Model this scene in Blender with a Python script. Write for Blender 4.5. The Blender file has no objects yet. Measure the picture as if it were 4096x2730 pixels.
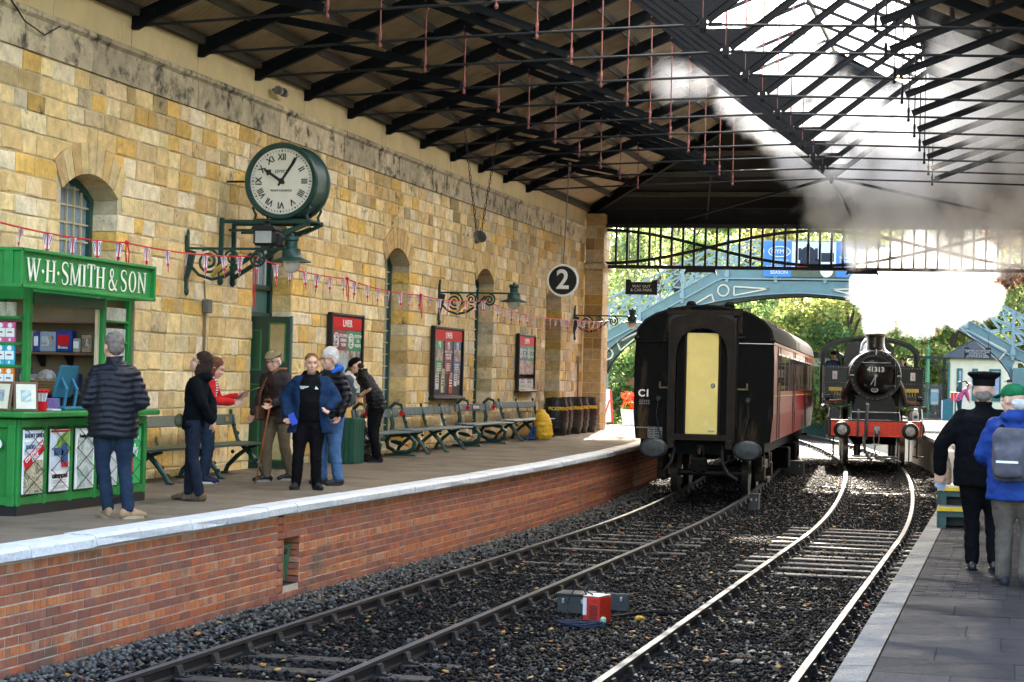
import bpy, math, random
import numpy as np
from mathutils import Vector, Matrix
R_ = random.Random(7)
rng = np.random.default_rng(11)
SC = bpy.context.scene
COL = SC.collection
rad = math.radians
# ------------------------------------------------------------------ camera
cam = bpy.data.objects.new('camera', bpy.data.cameras.new('camera')); COL.objects.link(cam)
cam.data.sensor_fit = 'HORIZONTAL'; cam.data.sensor_width = 36.0; cam.data.lens = 69.434
cam.data.clip_start = 0.1; cam.data.clip_end = 2000
_r = Vector((0.96946319, 0.24391202, 0.02545666)); _u = Vector((-0.01994861, -0.02502614, 0.99948774)); _f = Vector((-0.24442416, 0.9694744, 0.01939621))
cam.matrix_world = Matrix(((_r.x, _u.x, -_f.x, 0), (_r.y, _u.y, -_f.y, 0), (_r.z, _u.z, -_f.z, 2.42), (0, 0, 0, 1)))
SC.camera = cam
# ------------------------------------------------------------------ world, sun, exposure
SUN_EL, SUN_AZ = 34.0, -8.0            # azimuth measured from +Y towards +X
W_ = bpy.data.worlds.new('World'); SC.world = W_; W_.use_nodes = True
_n = W_.node_tree.nodes; _n.clear()
_sky = _n.new('ShaderNodeTexSky'); _sky.sky_type = 'NISHITA'; _sky.sun_disc = False
_sky.sun_elevation = rad(SUN_EL); _sky.sun_rotation = rad(SUN_AZ); _sky.dust_density = 3.0; _sky.air_density = 1.0; _sky.ozone_density = 1.0
_bg = _n.new('ShaderNodeBackground'); _bg.inputs[1].default_value = 0.15
_o = _n.new('ShaderNodeOutputWorld'); W_.node_tree.links.new(_sky.outputs[0], _bg.inputs[0]); W_.node_tree.links.new(_bg.outputs[0], _o.inputs[0])
sun = bpy.data.objects.new('sun', bpy.data.lights.new('sun', 'SUN')); COL.objects.link(sun)
sun.data.energy = 4.6; sun.data.angle = rad(0.6); sun.data.color = (1.0, 0.93, 0.82)
_d = Vector((math.sin(rad(SUN_AZ)) * math.cos(rad(SUN_EL)), math.cos(rad(SUN_AZ)) * math.cos(rad(SUN_EL)), math.sin(rad(SUN_EL))))
sun.rotation_euler = _d.to_track_quat('Z', 'Y').to_euler()
SC.view_settings.view_transform = 'Standard'; SC.view_settings.look = 'None'
SC.view_settings.exposure = 3.15; SC.view_settings.gamma = 1.0; SC.view_settings.use_curve_mapping = False
SC.view_settings.use_white_balance = True; SC.view_settings.white_balance_temperature = 7000; SC.view_settings.white_balance_tint = 10
SC.cycles.use_denoising = True
SC.cycles.max_bounces = 8; SC.cycles.diffuse_bounces = 5; SC.cycles.glossy_bounces = 3; SC.cycles.transmission_bounces = 4
SC.cycles.transparent_max_bounces = 12; SC.cycles.volume_bounces = 6
SC.cycles.sample_clamp_indirect = 6.0; SC.cycles.volume_step_rate = 1.0; SC.cycles.volume_max_steps = 256
# ------------------------------------------------------------------ scene graph helpers
def link(o, parent=None):
    COL.objects.link(o)
    if parent is not None: o.parent = parent
    return o
def thing(name, label, cat, loc=(0, 0, 0), rz=0.0, group=None, scale=1.0):
    o = bpy.data.objects.new(name, None); COL.objects.link(o)
    o.location = loc; o.rotation_euler = (0, 0, rz); o.scale = (scale,) * 3
    o.empty_display_size = 0.2
    o['label'] = label; o['category'] = cat
    if group: o['group'] = group
    return o
def tag(o, label, cat, group=None):
    o['label'] = label; o['category'] = cat
    if group: o['group'] = group
    return o
def struct(o): o['kind'] = 'structure'; return o
def stuff(o, label=None):
    o['kind'] = 'stuff'
    if label: o['label'] = label
    return o
def copy_tree(o, parent=None):
    c = o.copy(); COL.objects.link(c)
    if parent is not None: c.parent = parent
    for ch in o.children: copy_tree(ch, c)
    return c
# ------------------------------------------------------------------ materials
MATS = {}
def M(name, col, rough=0.6, metal=0.0, var=0.15, vs=6.0, bump=0.1, bs=60.0, attr=False, spec=0.4, dirt_or_sheen=None, ds=2.0, dthr=0.55, coat=0.0, streak=False, emit=None, vdet=4.0, aniso=None, rand=0.0):
    if name in MATS: return MATS[name]
    m = bpy.data.materials.new(name); m.use_nodes = True; nt = m.node_tree; N = nt.nodes; L = nt.links
    b = N['Principled BSDF']
    tc = N.new('ShaderNodeTexCoord'); vec = tc.outputs['Object']
    if aniso:
        mp = N.new('ShaderNodeMapping'); mp.inputs['Scale'].default_value = aniso; L.new(vec, mp.inputs[0]); vec = mp.outputs[0]
    no = N.new('ShaderNodeTexNoise'); no.inputs['Scale'].default_value = vs; no.inputs['Detail'].default_value = vdet; no.inputs['Roughness'].default_value = 0.6; L.new(vec, no.inputs['Vector'])
    mr = N.new('ShaderNodeMapRange'); mr.inputs[1].default_value = 0.25; mr.inputs[2].default_value = 0.75
    mr.inputs[3].default_value = 1 - var; mr.inputs[4].default_value = 1 + var; L.new(no.outputs[0], mr.inputs[0])
    val = mr.outputs[0]
    if rand:
        oi = N.new('ShaderNodeObjectInfo'); m2 = N.new('ShaderNodeMapRange'); m2.inputs[3].default_value = 1 - rand; m2.inputs[4].default_value = 1 + rand
        L.new(oi.outputs['Random'], m2.inputs[0]); mu = N.new('ShaderNodeMath'); mu.operation = 'MULTIPLY'; L.new(val, mu.inputs[0]); L.new(m2.outputs[0], mu.inputs[1]); val = mu.outputs[0]
    vm = N.new('ShaderNodeVectorMath'); vm.operation = 'SCALE'
    if attr:
        at = N.new('ShaderNodeAttribute'); at.attribute_name = 'Col'; L.new(at.outputs['Color'], vm.inputs[0])
    else:
        vm.inputs[0].default_value = col[:3]
    L.new(val, vm.inputs['Scale']); out = vm.outputs[0]
    if dirt_or_sheen:  # second colour laid in blotches
        n2 = N.new('ShaderNodeTexNoise'); n2.inputs['Scale'].default_value = ds; n2.inputs['Detail'].default_value = 7; n2.inputs['Roughness'].default_value = 0.68
        if streak:
            mp2 = N.new('ShaderNodeMapping'); mp2.inputs['Scale'].default_value = (1, 1, .22); L.new(tc.outputs['Object'], mp2.inputs[0]); L.new(mp2.outputs[0], n2.inputs['Vector'])
        else: L.new(tc.outputs['Object'], n2.inputs['Vector'])
        m3 = N.new('ShaderNodeMapRange'); m3.inputs[1].default_value = dthr; m3.inputs[2].default_value = dthr + .14; L.new(n2.outputs[0], m3.inputs[0])
        mx = N.new('ShaderNodeMixRGB'); L.new(m3.outputs[0], mx.inputs[0]); L.new(out, mx.inputs[1]); mx.inputs[2].default_value = (*dirt_or_sheen, 1); out = mx.outputs[0]
    L.new(out, b.inputs['Base Color'])
    b.inputs['Roughness'].default_value = rough; b.inputs['Metallic'].default_value = metal
    b.inputs['Specular IOR Level'].default_value = spec
    if coat: b.inputs['Coat Weight'].default_value = coat; b.inputs['Coat Roughness'].default_value = .12
    if emit: b.inputs['Emission Color'].default_value = (*emit[0], 1); b.inputs['Emission Strength'].default_value = emit[1]
    if bump:
        n3 = N.new('ShaderNodeTexNoise'); n3.inputs['Scale'].default_value = bs; n3.inputs['Detail'].default_value = 5; L.new(vec, n3.inputs['Vector'])
        bp = N.new('ShaderNodeBump'); bp.inputs['Strength'].default_value = min(1, bump * 2); bp.inputs['Distance'].default_value = 0.02
        L.new(n3.outputs[0], bp.inputs['Height']); L.new(bp.outputs[0], b.inputs['Normal'])
    MATS[name] = m
    return m
def flat(name, col, rough=0.6, spec=0.3, metal=0.0):
    return M(name, col, rough, metal, .08, 12, 0.0, spec=spec)
def glass(name, tint=(.9, .95, 1), alpha=.35, rough=.05):
    if name in MATS: return MATS[name]
    m = bpy.data.materials.new(name); m.use_nodes = True; nt = m.node_tree; N = nt.nodes; L = nt.links; N.clear()
    o = N.new('ShaderNodeOutputMaterial'); g = N.new('ShaderNodeBsdfGlossy'); g.inputs['Roughness'].default_value = rough
    t = N.new('ShaderNodeBsdfTransparent'); t.inputs[0].default_value = (*tint, 1); fr = N.new('ShaderNodeFresnel'); fr.inputs[0].default_value = 1.5
    ma = N.new('ShaderNodeMath'); ma.operation = 'ADD'; ma.inputs[1].default_value = alpha; L.new(fr.outputs[0], ma.inputs[0])
    mx = N.new('ShaderNodeMixShader'); L.new(ma.outputs[0], mx.inputs[0]); L.new(t.outputs[0], mx.inputs[1]); L.new(g.outputs[0], mx.inputs[2]); L.new(mx.outputs[0], o.inputs[0])
    MATS[name] = m; return m
# ------------------------------------------------------------------ mesh builder
class MB:
    def __init__(s): s.v = []; s.f = []; s.c = []; s.m = []; s.cc = None; s.mi = 0
    def add(s, vs, fs, col=None, mi=None):
        k = len(s.v); s.v.extend([tuple(p) for p in vs])
        for f in fs:
            s.f.append(tuple(i + k for i in f)); s.c.append(col if col is not None else s.cc); s.m.append(s.mi if mi is None else mi)
        return s
    def box(s, c, d, rot=None, col=None, mi=None):
        x, y, z = d[0] / 2, d[1] / 2, d[2] / 2
        vs = [Vector(p) for p in ((-x, -y, -z), (x, -y, -z), (x, y, -z), (-x, y, -z), (-x, -y, z), (x, -y, z), (x, y, z), (-x, y, z))]
        if rot is not None: vs = [rot @ p for p in vs]
        c = Vector(c)
        return s.add([p + c for p in vs], [(0, 3, 2, 1), (4, 5, 6, 7), (0, 1, 5, 4), (1, 2, 6, 5), (2, 3, 7, 6), (3, 0, 4, 7)], col, mi)
    def bbox(s, c, d, b=.01, rot=None, col=None, mi=None):   # bevelled box
        x, y, z = d[0] / 2, d[1] / 2, d[2] / 2; b = min(b, x * .6, y * .6, z * .6); vs = []; fs = []
        for sz in (-1, 1):
            for sx, sy in ((-1, -1), (1, -1), (1, 1), (-1, 1)):
                vs += [Vector((sx * (x - b), sy * (y - b), sz * z)), Vector((sx * x, sy * (y - b), sz * (z - b))), Vector((sx * (x - b), sy * y, sz * (z - b)))]
        def q(k, j): return k * 3 + j
        fs = [(q(3, 0), q(2, 0), q(1, 0), q(0, 0)), (q(4, 0), q(5, 0), q(6, 0), q(7, 0)),
              (q(0, 2), q(1, 2), q(5, 2), q(4, 2)), (q(2, 2), q(3, 2), q(7, 2), q(6, 2)), (q(1, 1), q(2, 1), q(6, 1), q(5, 1)), (q(3, 1), q(0, 1), q(4, 1), q(7, 1))]
        for k in (0, 2): fs += [(q(k, 0), q(k + 1, 0), q(k + 1, 2), q(k, 2)), (q(k + 5, 0), q(k + 4, 0), q(k + 4, 2), q(k + 5, 2))]
        for a, c2 in ((1, 2), (3, 0)): fs += [(q(a, 0), q(c2, 0), q(c2, 1), q(a, 1)), (q(c2 + 4, 0), q(a + 4, 0), q(a + 4, 1), q(c2 + 4, 1))]
        for k in range(4):
            fs += [(q(k, 1), q(k, 2), q(k + 4, 2), q(k + 4, 1)), (q(k, 0), q(k, 1), q(k, 2)), (q(k + 4, 0), q(k + 4, 2), q(k + 4, 1))]
        if rot is not None: vs = [rot @ p for p in vs]
        c = Vector(c)
        return s.add([p + c for p in vs], fs, col, mi)
    def bar(s, a, b, w, h=None, up=(0, 0, 1), col=None, mi=None):  # box beam from a to b
        a = Vector(a); b = Vector(b); d = b - a; L = d.length; y = d.normalized(); u = Vector(up)
        x = y.cross(u)
        if x.length < 1e-5: x = y.cross(Vector((1, 0, 0)))
        x.normalize(); z = x.cross(y)
        m = Matrix((x, y, z)).transposed()
        return s.box((a + b) / 2, (w, L, h or w), m, col, mi)
    def cyl(s, a, b, r0, r1=None, n=12, caps=True, col=None, mi=None):
        r1 = r0 if r1 is None else r1
        a = Vector(a); b = Vector(b); d = (b - a).normalized(); x = d.orthogonal().normalized(); y = d.cross(x)
        vs = []
        for p, r in ((a, r0), (b, r1)):
            for i in range(n):
                t = 2 * math.pi * i / n; vs.append(p + x * math.cos(t) * r + y * math.sin(t) * r)
        fs = [(i, (i + 1) % n, n + (i + 1) % n, n + i) for i in range(n)]
        if caps: fs += [tuple(range(n))[::-1], tuple(range(n, 2 * n))]
        return s.add(vs, fs, col, mi)
    def tube(s, pts, r, n=8, caps=True, closed=False, col=None, mi=None, flat_=None):
        pts = [Vector(p) for p in pts]; K = len(pts); rs = r if isinstance(r, (list, tuple)) else [r] * K
        vs = []; px = None
        for k in range(K):
            t = (pts[(k + 1) % K] - pts[k - 1]) if closed else (pts[min(k + 1, K - 1)] - pts[max(k - 1, 0)])
            if t.length < 1e-9: t = Vector((0, 0, 1))
            t.normalize()
            if px is None: px = t.orthogonal().normalized()
            px = (px - t * px.dot(t))
            if px.length < 1e-6: px = t.orthogonal()
            px.normalize(); py = t.cross(px)
            for i in range(n):
                a = 2 * math.pi * i / n; vs.append(pts[k] + px * math.cos(a) * rs[k] + py * math.sin(a) * rs[k])
        fs = []
        for k in range(K if closed else K - 1):
            k2 = (k + 1) % K
            for i in range(n): fs.append((k * n + i, k * n + (i + 1) % n, k2 * n + (i + 1) % n, k2 * n + i))
        if caps and not closed: fs += [tuple(range(n))[::-1], tuple(range((K - 1) * n, K * n))]
        return s.add(vs, fs, col, mi)
    def lathe(s, prof, c=(0, 0, 0), axis='Z', n=24, col=None, mi=None, sx=1.0, sy=1.0, a0=0, a1=2 * math.pi):
        vs = []; c = Vector(c); full = abs(a1 - a0 - 2 * math.pi) < 1e-6; nn = n if full else n + 1
        for r, h in prof:
            for i in range(nn):
                a = a0 + (a1 - a0) * i / n; p = (r * math.cos(a) * sx, r * math.sin(a) * sy, h)
                if axis == 'Y': p = (p[0], h, p[1])
                elif axis == 'X': p = (h, p[0], p[1])
                vs.append(c + Vector(p))
        fs = []
        for k in range(len(prof) - 1):
            for i in range(n):
                j = (i + 1) % nn
                if prof[k][0] < 1e-6 and prof[k + 1][0] < 1e-6: continue
                fs.append((k * nn + i, k * nn + j, (k + 1) * nn + j, (k + 1) * nn + i))
        return s.add(vs, fs, col, mi)
    def ell(s, c, r, n=12, m=8, rot=None, col=None, mi=None):
        c = Vector(c); r = (r,) * 3 if not hasattr(r, '__len__') else r; vs = [Vector((0, 0, -r[2]))]
        for j in range(1, m):
            t = -math.pi / 2 + math.pi * j / m
            for i in range(n):
                a = 2 * math.pi * i / n; vs.append(Vector((r[0] * math.cos(t) * math.cos(a), r[1] * math.cos(t) * math.sin(a), r[2] * math.sin(t))))
        vs.append(Vector((0, 0, r[2]))); fs = []
        for i in range(n): fs.append((0, 1 + (i + 1) % n, 1 + i))
        for j in range(m - 2):
            for i in range(n): a = 1 + j * n; fs.append((a + i, a + (i + 1) % n, a + n + (i + 1) % n, a + n + i))
        e = len(vs) - 1; a = 1 + (m - 2) * n
        for i in range(n): fs.append((e, a + i, a + (i + 1) % n))
        if rot is not None: vs = [rot @ p for p in vs]
        return s.add([p + c for p in vs], fs, col, mi)
    def prism(s, poly, fn, t0, t1, col=None, mi=None):   # poly of 2D pts, fn(u,v,t)->3D
        n = len(poly); vs = [fn(u, v, t0) for u, v in poly] + [fn(u, v, t1) for u, v in poly]
        fs = [tuple(range(n))[::-1], tuple(range(n, 2 * n))] + [(i, (i + 1) % n, n + (i + 1) % n, n + i) for i in range(n)]
        return s.add(vs, fs, col, mi)
    def strip(s, A, B, col=None, mi=None):   # quads between two polylines
        n = len(A); return s.add(list(A) + list(B), [(i, i + 1, n + i + 1, n + i) for i in range(n - 1)], col, mi)
    def build(s, name, mats, parent=None, smooth=False, autos=None, loc=None):
        me = bpy.data.meshes.new(name); me.from_pydata(s.v, [], s.f)
        mats = mats if isinstance(mats, (list, tuple)) else [mats]
        for m in mats: me.materials.append(m)
        if len(mats) > 1: me.polygons.foreach_set('material_index', s.m)
        if any(c is not None for c in s.c):
            at = me.attributes.new('Col', 'FLOAT_COLOR', 'FACE')
            a = np.array([(*(c or (.5, .5, .5)), 1) for c in s.c], dtype=np.float32); at.data.foreach_set('color', a.ravel())
        if smooth: me.polygons.foreach_set('use_smooth', [True] * len(me.polygons))
        if autos and smooth:
            try: me.set_sharp_from_angle(angle=rad(autos))
            except Exception: pass
        me.update()
        o = bpy.data.objects.new(name, me); COL.objects.link(o)
        if parent is not None: o.parent = parent
        if loc: o.location = loc
        return o
def rx(a): return Matrix.Rotation(a, 3, 'X')
def ry(a): return Matrix.Rotation(a, 3, 'Y')
def rzm(a): return Matrix.Rotation(a, 3, 'Z')
def text_mesh(txt, size, mat, parent, origin, xdir, ydir, name='lettering', align='CENTER', depth=.004, space=1.0, squash=1.0, off=0.0):
    cu = bpy.data.curves.new('t', 'FONT'); cu.body = txt; cu.size = size; cu.align_x = align; cu.align_y = 'CENTER'; cu.extrude = depth; cu.space_character = space; cu.space_line = .95; cu.resolution_u = 3; cu.offset = off
    t = bpy.data.objects.new('t', cu); me = bpy.data.meshes.new_from_object(t)
    bpy.data.objects.remove(t); bpy.data.curves.remove(cu)
    me.materials.clear(); me.materials.append(mat)
    x = Vector(xdir).normalized(); y = Vector(ydir).normalized(); z = x.cross(y)
    m = Matrix((x * squash, y, z)).transposed().to_4x4(); me.transform(Matrix.Translation(origin) @ m)
    o = bpy.data.objects.new(name, me); COL.objects.link(o)
    if parent is not None: o.parent = parent
    return o
def sstep(a, b, x):
    t = min(max((x - a) / (b - a), 0), 1); return t * t * (3 - 2 * t)
def zg(y): return .35 * sstep(32, 54, y)            # the line climbs a little beyond the shed
def zl(y): return .92 + .16 * sstep(30, 54, y)       # left platform level
def zr(y): return .80 + zg(y)                        # right platform level
def cl(y): return -5.95 - .0021 * max(0, y - 36) ** 2  # centre of the left track
def cr(y): return -2.42 - .0023 * max(0, y - 32) ** 2  # centre of the right track
WX = -11.5

TMP_SC = bpy.data.scenes.new('tmp')
def remesh(mb, voxel, smooth=2, fac=.5):
    me = bpy.data.meshes.new('q'); me.from_pydata(mb.v, [], mb.f); o = bpy.data.objects.new('q', me); TMP_SC.collection.objects.link(o)
    m = o.modifiers.new('r', 'REMESH'); m.mode = 'VOXEL'; m.voxel_size = voxel; m.use_smooth_shade = True
    if smooth: q = o.modifiers.new('s', 'SMOOTH'); q.factor = fac; q.iterations = smooth
    with bpy.context.temp_override(scene=TMP_SC, view_layer=TMP_SC.view_layers[0]): dg = bpy.context.evaluated_depsgraph_get()
    dg.update(); r = bpy.data.meshes.new_from_object(o.evaluated_get(dg)); TMP_SC.collection.objects.unlink(o); bpy.data.objects.remove(o); bpy.data.meshes.remove(me)
    return r
# ================================================================== ground, tracks, platforms
def g_sheet(name, mat, xs, ys, zf, parent=None):
    mb = MB(); nx = len(xs)
    mb.add([(x, y, zf(x, y)) for y in ys for x in xs], [(j * nx + i, j * nx + i + 1, (j + 1) * nx + i + 1, (j + 1) * nx + i) for j in range(len(ys) - 1) for i in range(nx - 1)])
    return struct(mb.build(name, mat, parent, True))
soil = M('ground_grass', (.09, .11, .04), .95, 0, .4, .6, .3, 8)
ballast_m = M('ballast_grit', (.008, .008, .009), .9, 0, .6, 9, .6, 40, dirt_or_sheen=(.022, .02, .017), ds=1.2, dthr=.56)
def gz(x, y):
    b = zg(y) - .2
    if y > 95: b += .10 * (y - 95) * min(1, (y - 95) / 40)
    return b - .35
g_sheet('ground', soil, list(np.linspace(-220, 220, 45)), list(np.concatenate([np.arange(-60, 100, 8), np.arange(100, 260, 10)])), gz)
ys = list(np.arange(-4, 112, 1.0))
def bal_z(x, y): return zg(y) - .155
mb = MB(); xs = np.linspace(-7.7, -.95, 40)
def bxl(y): return cl(y) - 1.8
def bxr(y): return cr(y) + 1.6
V = []; nx = 40
for y in ys:
    for k in range(nx):
        t = k / (nx - 1); x = bxl(y) * (1 - t) + bxr(y) * t
        e = .06 * max(0, 1 - (x - bxl(y)) / .9) if y < 60 else 0
        V.append((x, y, zg(y) - .165 + .02 * math.sin(x * 7 + y * 3) * math.sin(y * 5.3) + e))
mb.add(V, [(j * nx + i, j * nx + i + 1, (j + 1) * nx + i + 1, (j + 1) * nx + i) for j in range(len(ys) - 1) for i in range(nx - 1)])
ballast = struct(mb.build('ballast_bed', ballast_m, None, True))
# loose stones and fallen leaves on the bed
def stones(name, n, yr, mat, size, colf, parent, seed, pw=1.0, xr=None, flat_=.65, zo=0.0):
    rg_ = np.random.default_rng(seed)
    y0, y1 = yr; u = rg_.random(n) ** pw; Y = y0 + (y1 - y0) * u; T = rg_.random(n)
    base = np.array([(1, 0, 0), (-.5, .87, 0), (-.5, -.87, 0), (0, 0, .9), (.1, 0, -.7)]) if flat_ > .3 else None
    oct_v = np.array([(1, .1, 0), (0, 1, .1), (-1, 0, -.1), (.1, -1, 0), (0, .1, 1), (0, 0, -1)], float)
    oct_f = np.array([(0, 1, 4), (1, 2, 4), (2, 3, 4), (3, 0, 4), (1, 0, 5), (2, 1, 5), (3, 2, 5), (0, 3, 5)])
    nv = 6; VV = np.zeros((n, nv, 3)); CC = np.zeros((n, 4), np.float32); CC[:, 3] = 1
    for i in range(n):
        y = Y[i]
        if xr: x = xr(y, T[i])
        else: x = bxl(y) * (1 - T[i]) + bxr(y) * T[i]
        s = size * (.55 + .9 * rg_.random()); v = oct_v * (1 + .35 * (rg_.random((6, 3)) - .5)) * s * np.array([1, .8 + .3 * rg_.random(), flat_])
        a = rg_.random() * 6.28; ca, sa = math.cos(a), math.sin(a); tl = (rg_.random() - .5) * .9
        v = v @ np.array([(1, 0, 0), (0, math.cos(tl), -math.sin(tl)), (0, math.sin(tl), math.cos(tl))]) @ np.array([(ca, -sa, 0), (sa, ca, 0), (0, 0, 1)])
        e = .06 * max(0, 1 - (x - bxl(y)) / .9)
        VV[i] = v + np.array([x, y, zg(y) - .158 + e + s * .15 + zo + .02 * rg_.random()]); CC[i, :3] = colf(rg_, x, y)
    me = bpy.data.meshes.new(name)
    me.vertices.add(n * nv); me.vertices.foreach_set('co', VV.ravel())
    F_ = (oct_f[None] + (np.arange(n) * nv)[:, None, None]).reshape(-1, 3); nf = len(F_)
    me.loops.add(nf * 3); me.loops.foreach_set('vertex_index', F_.ravel().astype(np.int32)); me.polygons.add(nf)
    me.polygons.foreach_set('loop_start', np.arange(0, nf * 3, 3, dtype=np.int32)); me.polygons.foreach_set('loop_total', np.full(nf, 3, np.int32))
    at = me.attributes.new('Col', 'FLOAT_COLOR', 'FACE'); at.data.foreach_set('color', np.repeat(CC, 8, 0).ravel())
    me.materials.append(mat); me.update(calc_edges=True); me.validate()
    o = bpy.data.objects.new(name, me); COL.objects.link(o); o['kind'] = 'stuff'
    if parent: o.parent = parent
    return o
stone_m = M('ballast_stone', (.8, .8, .8), .6, 0, .25, 30, .25, 90, attr=True, spec=.05)
leaf_m = M('fallen_leaf', (1, 1, 1), .8, 0, .2, 20, 0, attr=True)
def scol(r, x, y):
    w = max(0, 1 - (x - bxl(y)) / .95); v = r.random()
    if r.random() < w * 1.1: k = .05 + .10 * v; return (k, k * .97, k * .9)
    if v < .80: k = .003 + .007 * r.random(); return (k, k, k * 1.08)
    if v < .955: k = .014 + .02 * r.random(); return (k, k * .96, k * .9)
    k = .06 + .10 * r.random(); return (k, k * .95, k * .88)
o = stones('ballast_stones', 85000, (11.5, 62), stone_m, .026, scol, None, 3, 1.5); o['label'] = 'dark wet ballast stones strewn between the rails and sleepers'
o['category'] = 'ballast'
def lcol(r, x, y):
    return [(.30, .13, .03), (.36, .22, .06), (.2, .09, .03), (.4, .28, .1), (.33, .08, .02)][int(r.random() * 5)]
o = stones('fallen_leaves', 1500, (12, 60), leaf_m, .03, lcol, None, 5, 1.3, None, .12, .03); o['label'] = 'brown fallen leaves scattered over the dark ballast'; o['category'] = 'leaves'
# ---- tracks
rail_side = M('rail_rust', (.016, .010, .008), .8, .1, .3, 20, .2, 80)
rail_top = M('rail_steel', (.07, .073, .082), .4, .2, .1, 30, .03, 90)
sleeper_m = M('sleeper_timber', (.012, .011, .011), .5, 0, .35, 14, .5, 30, aniso=(1, 6, 6), spec=.6)
chair_m = M('cast_chair', (.008, .0075, .0075), .6, .1, .3, 30, .3, 60)
def rail_path(cf, off, y0=-3, y1=112, st=1.0):
    P = []; y = y0
    while y <= y1: P.append((cf(y) + off, y, zg(y))); y += st
    return P
def make_track(label, cf, show):
    t = thing('railway_track', label, 'track', (0, 0, 0))
    prof = [(-.035, 0), (.035, 0), (.036, -.03), (.012, -.045), (.010, -.105), (.034, -.118), (.034, -.142), (-.034, -.142), (-.034, -.118), (-.010, -.105), (-.012, -.045), (-.036, -.03)]
    for s in (-1, 1):
        mb = MB(); P = rail_path(cf, s * .7525); n = len(prof)
        vs = [(x + a, y, z + b) for x, y, z in P for a, b in prof]
        for k in range(len(P) - 1):
            for i in range(n): mb.add([], [])
        mb.v = vs
        for k in range(len(P) - 1):
            for i in range(n):
                j = (i + 1) % n; mb.f.append((k * n + i, k * n + j, (k + 1) * n + j, (k + 1) * n + i)); mb.c.append(None); mb.m.append(1 if i == 0 else 0)
        mb.build('rail', [rail_side, rail_top], t)
    sm = MB(); sm.bbox((0, 0, -.205), (2.55, .25, .13), .012); so = sm.build('sleeper', sleeper_m, t)
    cm = MB()
    for sx in (-1, 1):
        cm.prism([(.02 * sx, -.14), (.15 * sx, -.14), (.15 * sx, -.115), (.085 * sx, -.10), (.062 * sx, -.03), (.040 * sx, -.03), (.030 * sx, -.11)], lambda u, v, w: (u, w, v), -.055, .055)
        cm.cyl((sx * .125, 0, -.12), (sx * .125, 0, -.08), .018, .014, 6)
    cm.box((0, 0, -.137), (.34, .13, .012))
    co = cm.build('rail_chair', chair_m, t)
    fm = MB(); fm.bbox((.028, 0, -.075), (.02, .46, .07), .006)
    for k in range(4): fm.cyl((.03, -.18 + .12 * k, -.075), (.065, -.18 + .12 * k, -.075), .018, .018, 6)
    fo = fm.build('fishplate', chair_m, t); fo.location = (cf(18.7) + .7525, 18.7, 0)
    f2 = fo.copy(); COL.objects.link(f2); f2.location = (cf(18.7) - .7525, 18.7, 0)
    y = 12.2; first = True
    while y < 74:
        a = -.0042 * max(0, y - 34) * -1 * (-1)
        rot = math.atan(.0042 * max(0, y - 34))
        s2 = so if first else so.copy()
        if not first: COL.objects.link(s2)
        s2.location = (cf(y) + R_.uniform(-.04, .04), y, zg(y) + R_.uniform(-.012, .012) + show(y)); s2.rotation_euler = (0, 0, rot + R_.uniform(-.01, .01))
        for s in (-1, 1):
            c2 = co if first else co.copy()
            if not first: COL.objects.link(c2)
            c2.location = (cf(y) + s * .7525, y, zg(y)); c2.rotation_euler = (0, 0, rot); first = False
        y += .78 if y < 62 else 1.2
    return t
make_track('bullhead track beside the brick platform, with the coach standing on it', cl, lambda y: -.012 + (.022 if (13.5 < y < 17 or 29 < y < 35) else (.012 if 25 < y < 29 else 0)))
make_track('bright polished track curving up to the steam engine', cr, lambda y: -.016 + (.034 if 27 < y < 36 else 0))
# ---- left platform
asphalt = M('platform_tarmac', (.16, .132, .098), .85, 0, .38, 1.6, .4, 60, dirt_or_sheen=(.085, .07, .053), ds=.9, dthr=.54, vdet=8, spec=.2)
white_p = M('white_edge_paint', (.56, .59, .62), .6, 0, .15, 8, .4, 25, dirt_or_sheen=(.22, .2, .17), ds=4, dthr=.585)
mortar = M('mortar', (.46, .40, .31), .9, 0, .2, 20, .2, 60)
plat = struct(g_sheet('platform_left', asphalt, [WX - .6, -10.5, -9.5, -8.7, -8.19], list(np.arange(8, 64, 1.0)), lambda x, y: zl(y)))
def edge_l(y): return cl(y) - 1.93
# move the last column of the platform sheet to the coping line
for v in plat.data.vertices:
    if abs(v.co.x + 8.19) < 1e-3: v.co.x = edge_l(v.co.y) - .3
y = 8.0; k = 0
while y < 58:
    Ls = R_.uniform(.85, 1.25)
    mb = MB(); x = edge_l(y); x2 = edge_l(y + Ls); g = .006
    zo = R_.uniform(-.006, .006); z0 = zl(y) + .012 + zo; z1 = zl(y + Ls) + .012 + zo
    j = [R_.uniform(-.008, .008) for _ in range(8)]
    A = [(x - .32, y + g, z0), (x2 - .32, y + Ls - g, z1), (x2 - .035 + j[0], y + Ls - g, z1), (x - .035 + j[1], y + g, z0), (x + j[2], y + g, z0 - .03), (x2 + j[3], y + Ls - g, z1 - .03),
         (x + j[4], y + g, z0 - .10), (x2 + j[5], y + Ls - g, z1 - .10), (x - .025, y + g, z0 - .112), (x2 - .025, y + Ls - g, z1 - .112), (x - .32, y + g, z0 - .13), (x2 - .32, y + Ls - g, z1 - .13)]
    mb.add(A, [(0, 3, 2, 1), (3, 4, 5, 2), (4, 6, 7, 5), (6, 8, 9, 7), (8, 10, 11, 9), (0, 10, 8, 6, 4, 3), (1, 2, 5, 7, 9, 11)])
    mb.build('coping_stone', white_p, plat); y += Ls
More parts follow.
